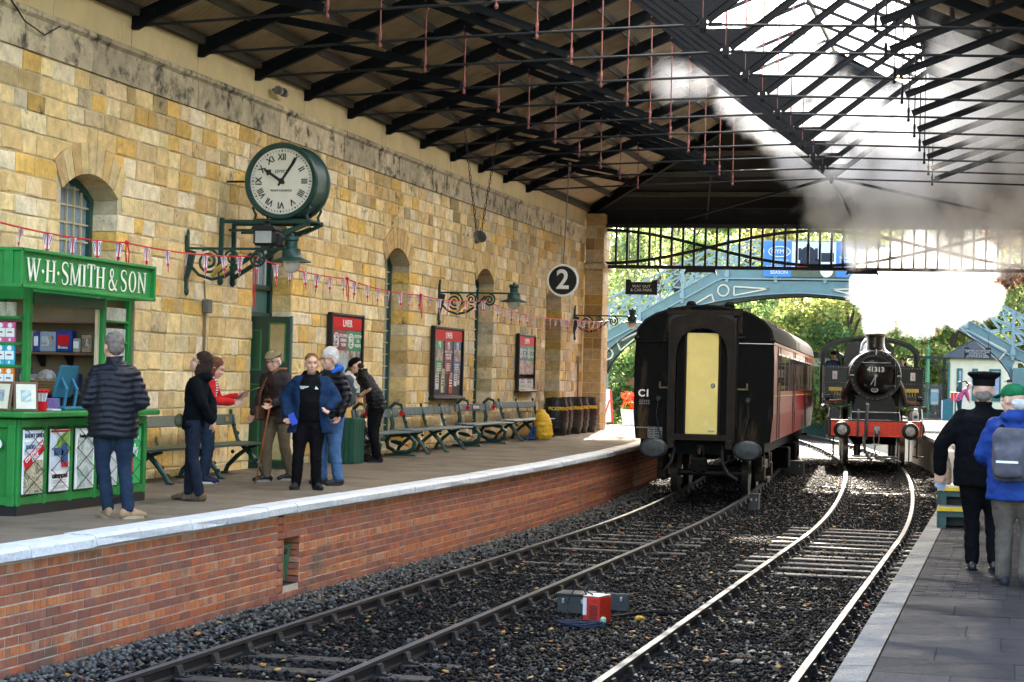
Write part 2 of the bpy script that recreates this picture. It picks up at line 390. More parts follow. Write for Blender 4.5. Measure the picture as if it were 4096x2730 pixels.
# brick facing, each brick with its own edges
brick_m = M('red_brick', (1, 1, 1), .75, 0, .22, 14, .35, 70, attr=True, dirt_or_sheen=(.13, .085, .06), ds=1.3, dthr=.56)
def brick_col(hdr):
    v = R_.random()
    if hdr: return [(.50, .17, .06), (.42, .14, .055), (.46, .22, .12), (.52, .15, .05), (.38, .12, .06)][int(v * 5)]
    return [(.33, .10, .05), (.27, .085, .05), (.36, .12, .06), (.24, .08, .055), (.40, .10, .04), (.30, .11, .07)][int(v * 6)]
def piece(mb, P0, eu, ev, en, w, h, d, b, col, jig=.003):
    # a block: front rectangle w x h at P0 (lower corner), normal en, depth d, bevel b
    P0 = Vector(P0); eu = Vector(eu); ev = Vector(ev); en = Vector(en); vs = []
    r4 = [(0, 0), (w, 0), (w, h), (0, h)]
    for u, v in r4: vs.append(P0 + eu * u + ev * v - en * d)
    for u, v in r4: vs.append(P0 + eu * u + ev * v - en * b)
    for u, v in ((b, b), (w - b, b), (w - b, h - b), (b, h - b)): vs.append(P0 + eu * (u + R_.uniform(-jig, jig)) + ev * (v + R_.uniform(-jig, jig)) + en * R_.uniform(-jig, jig))
    mb.add(vs, [(8, 9, 10, 11)] + [(4 + i, 4 + (i + 1) % 4, 8 + (i + 1) % 4, 8 + i) for i in range(4)] + [(i, (i + 1) % 4, 4 + (i + 1) % 4, 4 + i) for i in range(4)], col)
def bury(items, parent, name, mat, limit=300):
    # items: (screen size, fn(mb)); the largest become parts of their own, the rest one joined part
    items.sort(key=lambda t: -t[0]); rest = MB()
    for k, (s, fn) in enumerate(items):
        if k < limit: mb = MB(); fn(mb); mb.build(name, mat, parent)
        else: fn(rest)
    if rest.f:
        o = rest.build(name, mat, parent); o['kind'] = 'stuff'; o['label'] = 'the smaller pieces of the same kind farther along'
items = []
CH = .0865
HOLE = (21.20, 21.72, .0, .58)
for c in range(11):
    zt = -.15 - CH * c
    hdr = c in (0, 4, 8)
    Lb = .118 if hdr else .236
    y = 9 + (Lb / 2 if c % 2 else 0)
    while y < 48:
        zb = zl(y) - .125 - CH * (c + 1); L2 = Lb
        if zb > zg(y) - .24:
            mid = y + Lb / 2
            ya_, yb2_ = y, y + Lb; inz = HOLE[2] - .03 < zb + .04 < HOLE[3] - .01
            if inz and ya_ < HOLE[0] < yb2_: yb2_ = HOLE[0]
            elif inz and ya_ < HOLE[1] < yb2_: ya_ = HOLE[1]
            if not (inz and HOLE[0] - .001 < ya_ and yb2_ < HOLE[1] + .001) and yb2_ - ya_ > .03:
                dep = math.hypot(mid, 8); vis = 1 if mid > 13 else 0
                def fn(mb, y=ya_, zb=zb, L2=yb2_ - ya_, hdr=hdr):
                    x = edge_l(y) - .075 + R_.uniform(-.004, .004); dk = brick_col(hdr)
                    ang = -.0042 * max(0, y - 36); e = Vector((ang, 1, 0)).normalized()
                    piece(mb, (x, y + .005, zb + .006), e, (0, 0, 1), (1, 0, 0), L2 - .010, CH - .011, .05, .004, dk, .0015)
                items.append((vis * L2 * 100 / dep ** 2, fn))
        y += Lb
bury(items, plat, 'brick', brick_m)
mb = MB(); Yb = list(np.arange(8, 58, 1.0))
zt0 = lambda y: zl(y) - .1
mb.strip([(edge_l(y) - .0815, y, zg(y) - .4) for y in Yb if y <= HOLE[0]] , [(edge_l(y) - .0815, y, zt0(y)) for y in Yb if y <= HOLE[0]])
mb.strip([(edge_l(y) - .0815, y, zg(y) - .4) for y in [HOLE[1]] + [q for q in Yb if q > HOLE[1]]], [(edge_l(y) - .0815, y, zt0(y)) for y in [HOLE[1]] + [q for q in Yb if q > HOLE[1]]])
xh = edge_l(21.5) - .087; ya, yb_, za, zb_ = HOLE
mb.add([(xh, ya, -.4), (xh, yb_, -.4), (xh, yb_, za), (xh, ya, za)], [(0, 1, 2, 3)]); mb.add([(xh, ya, zb_), (xh, yb_, zb_), (xh, yb_, .83), (xh, ya, .83)], [(0, 1, 2, 3)])
mb.build('mortar_bed', mortar, plat)
# recess in the brickwork with a green hatch board
items = []
for c in range(8):
    def fn(mb, c=c): piece(mb, (xh - .24, yb_ - .002, za + c * CH * .88), (1, 0, 0), (0, 0, 1), (0, -1, 0), .245, CH * .88 - .01, .04, .004, brick_col(c % 2))
    items.append((1, fn))
bury(items, plat, 'brick', brick_m)
mb = MB(); mb.box((xh - .27, (ya + yb_) / 2, .36), (.02, .9, .8)); mb.box((xh - .14, ya - .03, .3), (.26, .02, .8)); mb.box((xh - .14, yb_ + .05, .3), (.26, .02, .8)); mb.box((xh - .135, (ya + yb_) / 2, zb_ + .02), (.26, .56, .02)); mb.box((xh - .135, (ya + yb_) / 2, za - .02), (.26, .56, .02)); mb.build('recess_back', M('hollow_dark', (.02, .02, .02), .9), plat)  # lining coloured near black for the shade inside the recess
mb = MB()
green_old = M('hatch_green', (.05, .16, .08), .7, 0, .3, 18, .4, 30, aniso=(1, 4, .6), dirt_or_sheen=(.16, .17, .12), ds=9, dthr=.6)
for k in range(4): mb.bbox((xh - .10, ya + .10 + .095 * k, .24), (.025, .09, .42), .005, ry(.12))
hb = mb.build('hatch_board', green_old); tag(hb, 'green wooden hatch board propped in the brick recess under the platform edge', 'board')
mb = MB(); mb.cyl((xh - .075, ya + .26, .38), (xh - .055, ya + .26, .38), .035, .035, 12); mb.build('finger_hole', M('hollow_dark', (.02, .02, .02), .9), hb)  # black disc stands for the dark inside the hole
# ---- right platform
pav_m = M('paver_slate', (.03, .03, .031), .85, 0, .3, 5, .45, 40, dirt_or_sheen=(.05, .047, .042), ds=3, dthr=.6, spec=.12)
cop_r = M('grey_coping', (.115, .112, .105), .8, 0, .25, 6, .4, 50, dirt_or_sheen=(.12, .11, .1), ds=4, dthr=.6)
def edge_r(y): return cr(y) + 1.5 + .7 * sstep(60, 85, y)
rp = g_sheet('platform_right', pav_m, [0, 1], list(np.arange(4, 126, 1.0)), lambda x, y: zr(y))
for v in rp.data.vertices: v.co.x = (edge_r(v.co.y) + .2) if v.co.x < .5 else 16
y = 4.0
while y < 100:
    Ls = R_.uniform(.55, .95); mb = MB(); x = edge_r(y); x2 = edge_r(y + Ls); z0 = zr(y) + .012; z1 = zr(y + Ls) + .012; g = .006; w_ = .19
    mb.add([(x, y + g, z0 - .01), (x + w_, y + g, z0), (x2 + w_, y + Ls - g, z1), (x2, y + Ls - g, z1 - .01), (x - .01, y + g, z0 - .13), (x2 - .01, y + Ls - g, z1 - .13)], [(0, 1, 2, 3), (4, 0, 3, 5)])
    mb.build('coping_stone', cop_r, rp); y += Ls
old_brick = M('sooty_brick_face', (.10, .075, .055), .85, 0, .35, 7, .6, 24, dirt_or_sheen=(.05, .07, .03), ds=3, dthr=.58)
mb = MB(); Yb = list(np.arange(4, 100, 1.0))
mb.strip([(edge_r(y) + .06, y, zg(y) - .4) for y in Yb], [(edge_r(y) + .06, y, zr(y) - .02) for y in Yb]); mb.build('platform_face', mortar, rp)
items = []
for c in range(9):
    y = 36 + .12 * (c % 2)
    while y < 62:
        zb = zr(y) - .125 - CH * (c + 1); dep = y
        def fn(mb, y=y, zb=zb):
            k = R_.uniform(.6, 1.2); ang = -.0046 * max(0, y - 32); e = Vector((ang, 1, 0)).normalized()
            piece(mb, (edge_r(y) + .045, y + .23, zb + .006), -e, (0, 0, 1), (-1, 0, 0), .226, CH - .011, .05, .004, (.13 * k, .085 * k, .055 * k), .002)
        items.append((1 / dep ** 2, fn)); y += .236
bury(items, rp, 'brick', M('dark_brick', (1, 1, 1), .85, 0, .3, 9, .5, 50, attr=True, dirt_or_sheen=(.06, .08, .03), ds=3, dthr=.6))
# paving of the near right platform: big flags first, then small setts in staggered rows
items = []
row = 0; y = 9.6
while y < 30:
    big = y < 15.2; pw = .62 if big else .11; lw_ = .80 if big else .21; x = edge_r(y) + .2 + (0 if row % 2 else -lw_ / 2)
    while x < .62:
        w2 = lw_ * (R_.uniform(.85, 1.15) if big else 1)
        def fn(mb, x=x, y=y, w2=w2, pw=pw, big=big):
            k = R_.uniform(.75, 1.3); xa = max(x, edge_r(y) + .2)
            piece(mb, (xa, y, zr(y) + .010 + R_.uniform(-.002, .002)), (1, 0, 0), (0, 1, 0), (0, 0, 1), x + w2 - xa - .003, pw - .003, .010, .003, (.030 * k, .028 * k, .029 * k), .0015)
        if x + w2 > edge_r(y) + .25: items.append((1 / y ** 2, fn))
        x += w2
    y += pw; row += 1
bury(items, rp, 'paving_block', M('paving_block', (1, 1, 1), .85, 0, .25, 8, .4, 60, attr=True, spec=.12))
# ================================================================== stone station wall
stone_w = M('sandstone', (1, 1, 1), .85, 0, .30, 7, .8, 18, attr=True, dirt_or_sheen=(.15, .115, .075), ds=2.1, dthr=.635, vdet=6)
stone_d = M('sandstone_weathered', (1, 1, 1), .9, 0, .3, 5, .7, 18, attr=True, dirt_or_sheen=(.07, .06, .046), ds=3.2, dthr=.505, vdet=9)
lime = M('lime_mortar', (.50, .42, .28), .9, 0, .2, 12, .3, 50)
sw = thing('station_wall', 'long yellow sandstone station wall with arched windows behind the left platform', 'wall', (0, 0, 0))
SPAL = [(0.63, 0.46, 0.21), (0.67, 0.52, 0.26), (0.59, 0.41, 0.18), (0.69, 0.56, 0.33), (0.55, 0.40, 0.20), (0.65, 0.41, 0.11), (0.71, 0.59, 0.39), (0.61, 0.46, 0.26), (0.51, 0.34, 0.14), (0.63, 0.45, 0.20), (0.69, 0.52, 0.25), (0.61, 0.38, 0.11), (0.67, 0.56, 0.38), (0.67, 0.49, 0.24), (0.65, 0.52, 0.29)]
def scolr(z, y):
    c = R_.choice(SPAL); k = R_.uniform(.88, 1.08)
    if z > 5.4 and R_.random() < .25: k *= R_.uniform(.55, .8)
    if y > 40: k *= R_.uniform(.50, .85) if y > 46 else R_.uniform(.62, .95)  # far blocks coloured darker for soot and the weaker light there
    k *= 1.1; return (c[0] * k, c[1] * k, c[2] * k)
OPEN = [dict(y0=22.45, y1=24.06, sp=4.66, top=4.92, sill=2.2), dict(y0=28.95, y1=30.66, sp=4.62, top=4.90, sill=.0), dict(y0=35.65, y1=37.20, sp=4.60, top=4.90, sill=1.15), dict(y0=42.2, y1=43.8, sp=4.60, top=4.90, sill=1.15), dict(y0=49.1, y1=50.85, sp=4.60, top=4.9, sill=0)]
def arch_half(o, z):    # half width of the opening at height z
    h = (o['y1'] - o['y0']) / 2
    if z < o['sill']: return 0
    if z <= o['sp']: return h
    if z >= o['top']: return 0
    rise = o['top'] - o['sp']; r = (h * h + rise * rise) / (2 * rise); zc = o['top'] - r
    return math.sqrt(max(0, r * r - (z - zc) ** 2))
ZT = 6.22; courses = []; z = .55
while z < ZT - .05:
    h = R_.uniform(.215, .30)
    if ZT - z - h < .15: h = ZT - z
    courses.append((z, h)); z += h
items = []; items2 = []; JAMB = .43
def put_block(y0, y1, z, h, depth=.08, proud=None):
    g = .006; ym = (y0 + y1) / 2
    dx, dy = 11.5, ym; dep = .9695 * ym + 2.8; scr = (y1 - y0) * h * 11.5 / dep ** 3 * 1e4
    if ym < 20.5 or z < .8: scr = 0
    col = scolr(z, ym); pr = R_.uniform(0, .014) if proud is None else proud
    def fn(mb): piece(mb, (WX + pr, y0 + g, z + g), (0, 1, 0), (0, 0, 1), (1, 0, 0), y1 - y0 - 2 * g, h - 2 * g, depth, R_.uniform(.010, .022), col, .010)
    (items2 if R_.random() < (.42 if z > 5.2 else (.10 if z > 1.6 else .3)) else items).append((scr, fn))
for ci, (z, h) in enumerate(courses):
    zm = z + h / 2; cuts = []
    for o in OPEN:
        a = max(arch_half(o, z + .01), arch_half(o, z + h - .01), arch_half(o, zm)); c = (o['y0'] + o['y1']) / 2
        if a > 0:
            ring = 0
            if z + h > o['sp'] - .02: a += .33; a = min(a, (o['y1'] - o['y0']) / 2 + .12)
            cuts.append((c - a, c + a, o, z + h <= o['sp'] + .02))
        elif o['top'] - .02 <= z + h and z < o['top'] + .40:
            hw = .62 * math.sqrt(max(0, 1 - ((zm - o['top']) / .42) ** 2)) if zm > o['top'] else .62
            if hw > .1: cuts.append((c - hw, c + hw, o, False))
    y = 11.0 + R_.uniform(0, .4)
    cuts.sort(key=lambda t: t[0]); segs = []; s0 = y
    for a, b, o, full in cuts:
        segs.append((s0, a)); s0 = b
        if full:
            q = R_.uniform(.30, .42) if ci % 2 else R_.uniform(.5, .68); put_block(b, b + q, z, h, JAMB, .008); s0 = b + q
    segs.append((s0, 53.6))
    for a, b in segs:
        y = a
        while y < b - .01:
            Lb = R_.uniform(.26, .66)
            if b - y - Lb < .22: Lb = b - y
            put_block(y, y + Lb, z, h); y += Lb
bury(items, sw, 'stone_block', stone_w, 230); stone_p = M('sandstone_pitted', (1, 1, 1), .92, 0, .38, 9, 1.0, 16, attr=True, dirt_or_sheen=(.10, .08, .055), ds=4.5, dthr=.545, vdet=8); bury(items2, sw, 'stone_block', stone_p, 70)
# mortar backing, leaving the openings free
mb = MB(); xb = WX - .012; prev = 11.0
for o in OPEN:
    mb.add([(xb, prev, .4), (xb, o['y0'], .4), (xb, o['y0'], 6.3), (xb, prev, 6.3)], [(0, 1, 2, 3)])
    n = 10; yc = (o['y0'] + o['y1']) / 2; hw = (o['y1'] - o['y0']) / 2
    A = []; B = []
    for k in range(n + 1):
        t = -1 + 2 * k / n; rise = o['top'] - o['sp']; r = (hw * hw + rise * rise) / (2 * rise)
        A.append((xb, yc + t * hw, o['top'] - r + math.sqrt(r * r - (t * hw) ** 2))); B.append((xb, yc + t * hw, 6.3))
    mb.strip(A, B)
    mb.strip(A, [(WX - .45, p[1], p[2]) for p in A], mi=0)
    if o['sill'] > .5: mb.add([(xb, o['y0'], .4), (xb, o['y1'], .4), (xb, o['y1'], o['sill']), (xb, o['y0'], o['sill']), (WX - .45, o['y0'], o['sill']), (WX - .45, o['y1'], o['sill'])], [(0, 1, 2, 3), (3, 2, 5, 4)])
    mb.add([(WX - .45, o['y1'] + .03, .4), (xb, o['y1'] + .03, .4), (xb, o['y1'] + .03, 4.7), (WX - .45, o['y1'] + .03, 4.7)], [(0, 1, 2, 3)])
    mb.add([(WX - .45, o['y0'] - .004, .4), (xb, o['y0'] - .004, .4), (xb, o['y0'] - .004, 4.7), (WX - .45, o['y0'] - .004, 4.7)], [(3, 2, 1, 0)])
    prev = o['y1']
mb.add([(xb, prev, .4), (xb, 54, .4), (xb, 54, 6.3), (xb, prev, 6.3)], [(0, 1, 2, 3)])
mb.box((WX - .62, 32.5, 3.6), (.1, 43, 6.6))
mb.build('wall_core', lime, sw)
# arch stones
for o in OPEN:
    yc = (o['y0'] + o['y1']) / 2; hw = (o['y1'] - o['y0']) / 2; rise = o['top'] - o['sp']; r = (hw * hw + rise * rise) / (2 * rise); zc = o['top'] - r
    a0 = math.asin(min(1, hw / r)); n = 9; r2 = r + .40
    for k in range(n):
        t0 = -a0 + 2 * a0 * k / n + .006; t1 = -a0 + 2 * a0 * (k + 1) / n - .006; e = 1.22
        P = [(yc + r * math.sin(t0), zc + r * math.cos(t0)), (yc + r * math.sin(t1), zc + r * math.cos(t1)), (yc + r2 * math.sin(t1 * 1.0), zc + r2 * math.cos(t1)), (yc + r2 * math.sin(t0), zc + r2 * math.cos(t0))]
        mb = MB(); c = R_.choice([(.55, .36, .14), (.58, .43, .22), (.50, .33, .13), (.60, .45, .2), (.45, .30, .14)])
        mb.prism(P, lambda u, v, w: (w, u, v), WX - .44, WX + .017, c); mb.build('arch_stone', stone_w, sw)
# cornice of long weathered slabs and plaster band under the eaves
y = 10.5
while y < 53.8:
    Ls = R_.uniform(1.15, 1.9); Ls = min(Ls, 53.8 - y) if 53.8 - y - Ls < .5 else Ls
    mb = MB(); k = R_.uniform(.75, 1.15); c = (.50 * k, .42 * k, .28 * k)
    P = [(WX - .1, 6.22), (WX + .035, 6.22), (WX + .035, 6.62), (WX + .085, 6.66), (WX + .085, 6.71), (WX + .02, 6.745), (WX - .1, 6.745)]
    j = R_.uniform(-.008, .008); mb.prism(P, lambda u, v, w: (u + j, w, v), y + .006, y + Ls - .006, c)
    mb.build('cornice_slab', stone_d, sw); y += Ls
plaster = M('cream_plaster', (.58, .46, .24), .8, 0, .12, 2, .12, 25, dirt_or_sheen=(.40, .29, .14), ds=1.4, dthr=.6, streak=True)
y = 17.67 - 2.229 * 3
while y < 53.9:
    mb = MB(); y2 = min(y + 2.229, 53.95); mb.box((WX - .06, (y + y2) / 2, 7.0), (.1, y2 - y - .012, .7)); mb.build('plaster_panel', plaster, sw); y += 2.229
# windows
wf_m = M('window_frame_green', (.02, .075, .06), .45, 0, .15, 10, .1, 50); wb_m = M('window_bar_cream', (.50, .42, .26), .6, 0, .1, 10, .1, 40)
pane_m = M('old_pane', (.20, .27, .34), .12, 0, .3, 3, .05, 5, spec=.8)
def window(o, label, z1=None, cols=7, rowh=.235):
    t = thing('arched_window', label, 'window', (WX - .40, (o['y0'] + o['y1']) / 2, o['sill'] if z1 is None else z1), 0, 'small paned windows in the stone wall')
    W2 = (o['y1'] - o['y0']) / 2; zb = o['sill'] if z1 is None else z1; H = o['top'] - zb; Hs = o['sp'] - zb
    rise = o['top'] - o['sp']; r = (W2 * W2 + rise * rise) / (2 * rise)
    def ztop(yv): return H - r + math.sqrt(max(0, r * r - yv * yv))
    mb = MB()
    for s in (-1, 1): mb.box((0, s * (W2 - .04), Hs / 2), (.09, .08, Hs))
    n = 8; A = [(-W2 + 2 * W2 * k / n) for k in range(n + 1)]
    mb.strip([(.05, a, ztop(a) - .09) for a in A], [(.05, a, ztop(a)) for a in A]); mb.strip([(.05, a, ztop(a) - .09) for a in A], [(-.05, a, ztop(a) - .09) for a in A])
    mb.box((0, 0, .04), (.12, 2 * W2, .08)); mb.build('frame', wf_m, t)
    cw = (2 * W2 - .16) / cols; nr = max(1, round((Hs + .1) / rowh)); rh = (Hs + .1 - .08) / nr
    mb = MB()
    for k in range(1, cols): yv = -W2 + .08 + cw * k; mb.box((.012, yv, (.08 + ztop(yv) - .09) / 2), (.03, .024, ztop(yv) - .17))
    for k in range(1, nr + 1): mb.box((.008, 0, .08 + rh * k), (.028, 2 * W2 - .16, .022))
    mb.build('glazing_bar', wb_m, t)
    for i in range(cols):
        for j in range(nr + 1):
            ya = -W2 + .08 + cw * i; yb2 = ya + cw; za = .08 + rh * j; zb2 = min(za + rh, ztop((ya + yb2) / 2) - .05)
            if zb2 - za < .05: continue
            mb = MB(); mb.box((-.01 + R_.uniform(-.003, .003), (ya + yb2) / 2, (za + zb2) / 2), (.006, cw - .026, zb2 - za - .024), rzm(R_.uniform(-.02, .02)) @ ry(R_.uniform(-.015, .015))); mb.build('pane', pane_m, t)
    return t
window(OPEN[0], 'small paned arched window above the green kiosk sign')
window(OPEN[2], 'tall narrow arched window between the first and second poster boards')
window(OPEN[3], 'tall narrow arched window between the second and third poster boards')
# dark doorway near the barrels
mb = MB(); o4 = OPEN[4]; mb.box((WX - .43, (o4['y0'] + o4['y1']) / 2, 2.8), (.06, 1.75, 4.0)); d4 = mb.build('door', M('dark_green_door', (.012, .03, .02), .5, 0, .2, 8, .1, 30))
tag(d4, 'dark closed door in the deep stone opening beside the barrels', 'door')
mb = MB()
for zc, hh in ((1.75, 1.1), (3.0, 1.0)):
    for s in (-1, 1): mb.bbox((.035, s * .42, zc - 2.8 + 0), (.03, .6, hh), .01)
pp = mb.build('door_panel', MATS['dark_green_door'], d4); pp.location = (0, 0, 0)
for v in pp.data.vertices: v.co += Vector((WX - .43, (o4['y0'] + o4['y1']) / 2, 2.8))
# end pillar of the shed
pl = thing('stone_pillar', 'tall square sandstone pillar at the far end of the station wall', 'pillar', (0, 0, 0))
z = .6; items = []
while z < 6.9:
    h = R_.uniform(.27, .36)
    for (P0, eu, en, w) in (((WX + .02, 53.6, z), (1, 0, 0), (0, -1, 0), .52), ((WX + .54, 53.6, z), (0, 1, 0), (1, 0, 0), .85)):
        cut = R_.uniform(.4, .6) * w if R_.random() < .6 else w; u = 0
        for q in ([cut, w - cut] if cut < w else [w]):
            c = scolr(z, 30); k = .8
            def fn(mb, P0=P0, eu=eu, en=en, u=u, q=q, z=z, h=h, c=c): piece(mb, Vector(P0) + Vector(eu) * (u + .005) + Vector((0, 0, .005)), eu, (0, 0, 1), en, q - .01, h - .01, .06, .012, (c[0] * .55, c[1] * .52, c[2] * .5), .005)  # block colour lowered to paint in the shade at this end
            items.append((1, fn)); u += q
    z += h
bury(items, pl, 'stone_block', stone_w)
mb = MB(); mb.box((WX + .28, 54.02, 3.7), (.49, .82, 6.6)); mb.build('pillar_core', lime, pl)
mb = MB(); mb.bbox((WX + .3, 54.0, 5.62), (.62, .95, .16), .03, col=(.4, .33, .22)); mb.build('impost', stone_w, pl)
# ================================================================== roof
iron = M('roof_iron', (.0045, .006, .0085), .55, .0, .25, 8, .1, 40, spec=.12)
iron_g = M('roof_iron_rod', (.016, .018, .021), .5, .0, .2, 10, .1, 40, spec=.25)
pink = M('red_lead_rod', (.20, .065, .055), .6, .1, .2, 12, .1, 40)
board_m = M('roof_boards', (.35, .275, .175), .75, 0, .22, 3, .3, 20, dirt_or_sheen=(.14, .10, .06), ds=1.2, dthr=.58, aniso=(1, 1, 1))
# plank joints across the boarding
_nt = board_m.node_tree; _N = _nt.nodes; _L = _nt.links
_tc = _N.new('ShaderNodeTexCoord'); _mp = _N.new('ShaderNodeMapping'); _mp.inputs['Rotation'].default_value = (0, 0, rad(28)); _L.new(_tc.outputs['Object'], _mp.inputs[0])
_wv = _N.new('ShaderNodeTexWave'); _wv.wave_profile = 'SAW'; _wv.bands_direction = 'Y'; _wv.inputs['Scale'].default_value = 2.2; _wv.inputs['Distortion'].default_value = .6; _wv.inputs['Detail'].default_value = 2; _L.new(_mp.outputs[0], _wv.inputs[0])
_cr = _N.new('ShaderNodeValToRGB'); _cr.color_ramp.elements[0].position = 0; _cr.color_ramp.elements[0].color = (.35, .35, .35, 1); _cr.color_ramp.elements[1].position = .12; _cr.color_ramp.elements[1].color = (1, 1, 1, 1)
_L.new(_wv.outputs[0], _cr.inputs[0]); _b = _N['Principled BSDF']; _src = _b.inputs['Base Color'].links[0].from_socket
_mx = _N.new('ShaderNodeMixRGB'); _mx.blend_type = 'MULTIPLY'; _mx.inputs[0].default_value = 1; _L.new(_src, _mx.inputs[1]); _L.new(_cr.outputs[0], _mx.inputs[2]); _L.new(_mx.outputs[0], _b.inputs['Base Color'])
purl_m = M('purlin_timber', (.045, .038, .026), .8, 0, .25, 6, .3, 30, aniso=(1, .2, 1))
RX, SL, ZE = -4.138, .415, 7.10
def zraf(x): return ZE + SL * (7.362 - abs(x - RX))
RZ = zraf(RX)
Y0R, YH, YE = 16.4, 46.65, 54.0
roof = thing('station_roof', 'high pitched train shed roof with boarded slopes and a glazed ridge', 'roof', (0, 0, 0))
def rp_(x, y, dz=.20): return (x, y, zraf(x) + dz)
XL, XR = RX - 7.42, RX + 7.42
gl0, gl1 = -6.46, -1.82
mb = MB()   # boarded slopes
mb.add([rp_(XL, Y0R), rp_(gl0, Y0R), rp_(gl0, YE - (gl0 - XL)), rp_(XL, YE)], [(0, 1, 2, 3)])
yk = YE - (gl0 - XL)
mb.build('boarding', board_m, roof)
mb = MB(); mb.add([rp_(gl1, Y0R), rp_(XR, Y0R), rp_(XR, YE), rp_(gl1, YE - (XR - gl1))], [(0, 1, 2, 3)]); mb.build('boarding', board_m, roof)
mb = MB(); mb.add([(XL, YE, zraf(XL) + .2), (XR, YE, zraf(XR) + .2), (gl1, YE - (XR - gl1), zraf(gl1) + .2), (RX, YH - .07, RZ + .2), (gl0, yk, zraf(gl0) + .2)], [(0, 1, 2, 3, 4)])
dark_brd = M('dark_boards', (.006, .005, .0045), .95, 0, .3, 3, .3, 20, aniso=(.3, 1, 8)); mb.build('hip_boarding', dark_brd, roof)  # near black boards on the hip and the gable
# outer slates so that no light leaks
mb = MB(); slate = M('roof_slate', (.07, .075, .085), .6, 0, .2, 6, .3, 20)
mb.add([rp_(XL - .3, Y0R, .27), rp_(gl0, Y0R, .27), rp_(gl0, yk, .27), rp_(XL - .3, YE + .3, .27)], [(3, 2, 1, 0)]); mb.add([rp_(gl1, Y0R, .27), rp_(XR, Y0R, .27), rp_(XR, YE, .27), rp_(gl1, YE - (XR - gl1), .27)], [(3, 2, 1, 0)])
mb.build('slates', slate, roof)
# purlins
for s, (xa, xb, n) in ((-1, (XL + .12, gl0, 7)), (1, (gl1, XR - .12, 7))):
    for k in range(n + 1):
        x = xa + (xb - xa) * k / n; ye = YE - (7.42 - abs(x - RX)); mb = MB()
        mb.bar((x, Y0R, zraf(x) + .14), (x, ye, zraf(x) + .14), .075, .11, up=(-s * SL, 0, 1)); mb.bar((x, Y0R, zraf(x) + .075), (x, ye, zraf(x) + .075), .03, .02); mb.build('purlin', purl_m, roof)
for k in range(6):
    yy_ = YE - .9 - k * 1.05; hw = YE - yy_; z = zraf(XL) + SL * hw + .12; mb = MB(); mb.bar((XL + hw, yy_, z), (XR - hw, yy_, z), .08, .12); mb.build('hip_purlin', purl_m, roof)
# eaves plate
mb = MB(); mb.box((WX + .05, (Y0R + YE) / 2, zraf(WX) + .11), (.12, YE - Y0R, .10)); mb.build('wall_plate', purl_m, roof)
# glazing
m = bpy.data.materials.new('roof_glass'); m.use_nodes = True; nt = m.node_tree; nt.nodes.clear(); MATS['roof_glass'] = m
o_ = nt.nodes.new('ShaderNodeOutputMaterial'); tr = nt.nodes.new('ShaderNodeBsdfTranslucent'); tr.inputs[0].default_value = (.9, .93, .96, 1); tp = nt.nodes.new('ShaderNodeBsdfTransparent'); tp.inputs[0].default_value = (.9, .94, .97, 1)
ms = nt.nodes.new('ShaderNodeMixShader'); ms.inputs[0].default_value = .94; nt.links.new(tp.outputs[0], ms.inputs[1]); nt.links.new(tr.outputs[0], ms.inputs[2]); nt.links.new(ms.outputs[0], o_.inputs[0])
gbar = M('glazing_bar_iron', (.35, .37, .4), .5, .0)
for s in (-1, 1):
    xe = gl0 if s < 0 else gl1; y = Y0R
    while y < YH - .1:
        w_ = .743; ye = min(y + w_, YH); 
        mb = MB(); mb.add([rp_(xe, y + .02, .23), rp_(RX - s * .0 + s * .03, y + .02, .23), rp_(RX + s * .03, ye - .02, .23), rp_(xe, ye - .02, .23)], [(0, 1, 2, 3)]); mb.build('roof_pane', m, roof)
        mb = MB(); mb.bar(rp_(xe, y, .265), rp_(RX, y, .265), .035, .05); mb.build('roof_bar', gbar, roof)
        y += w_
mb = MB(); mb.bar((RX, Y0R, RZ + .18), (RX, YH, RZ + .18), .06, .09); mb.build('ridge_beam', purl_m, roof)
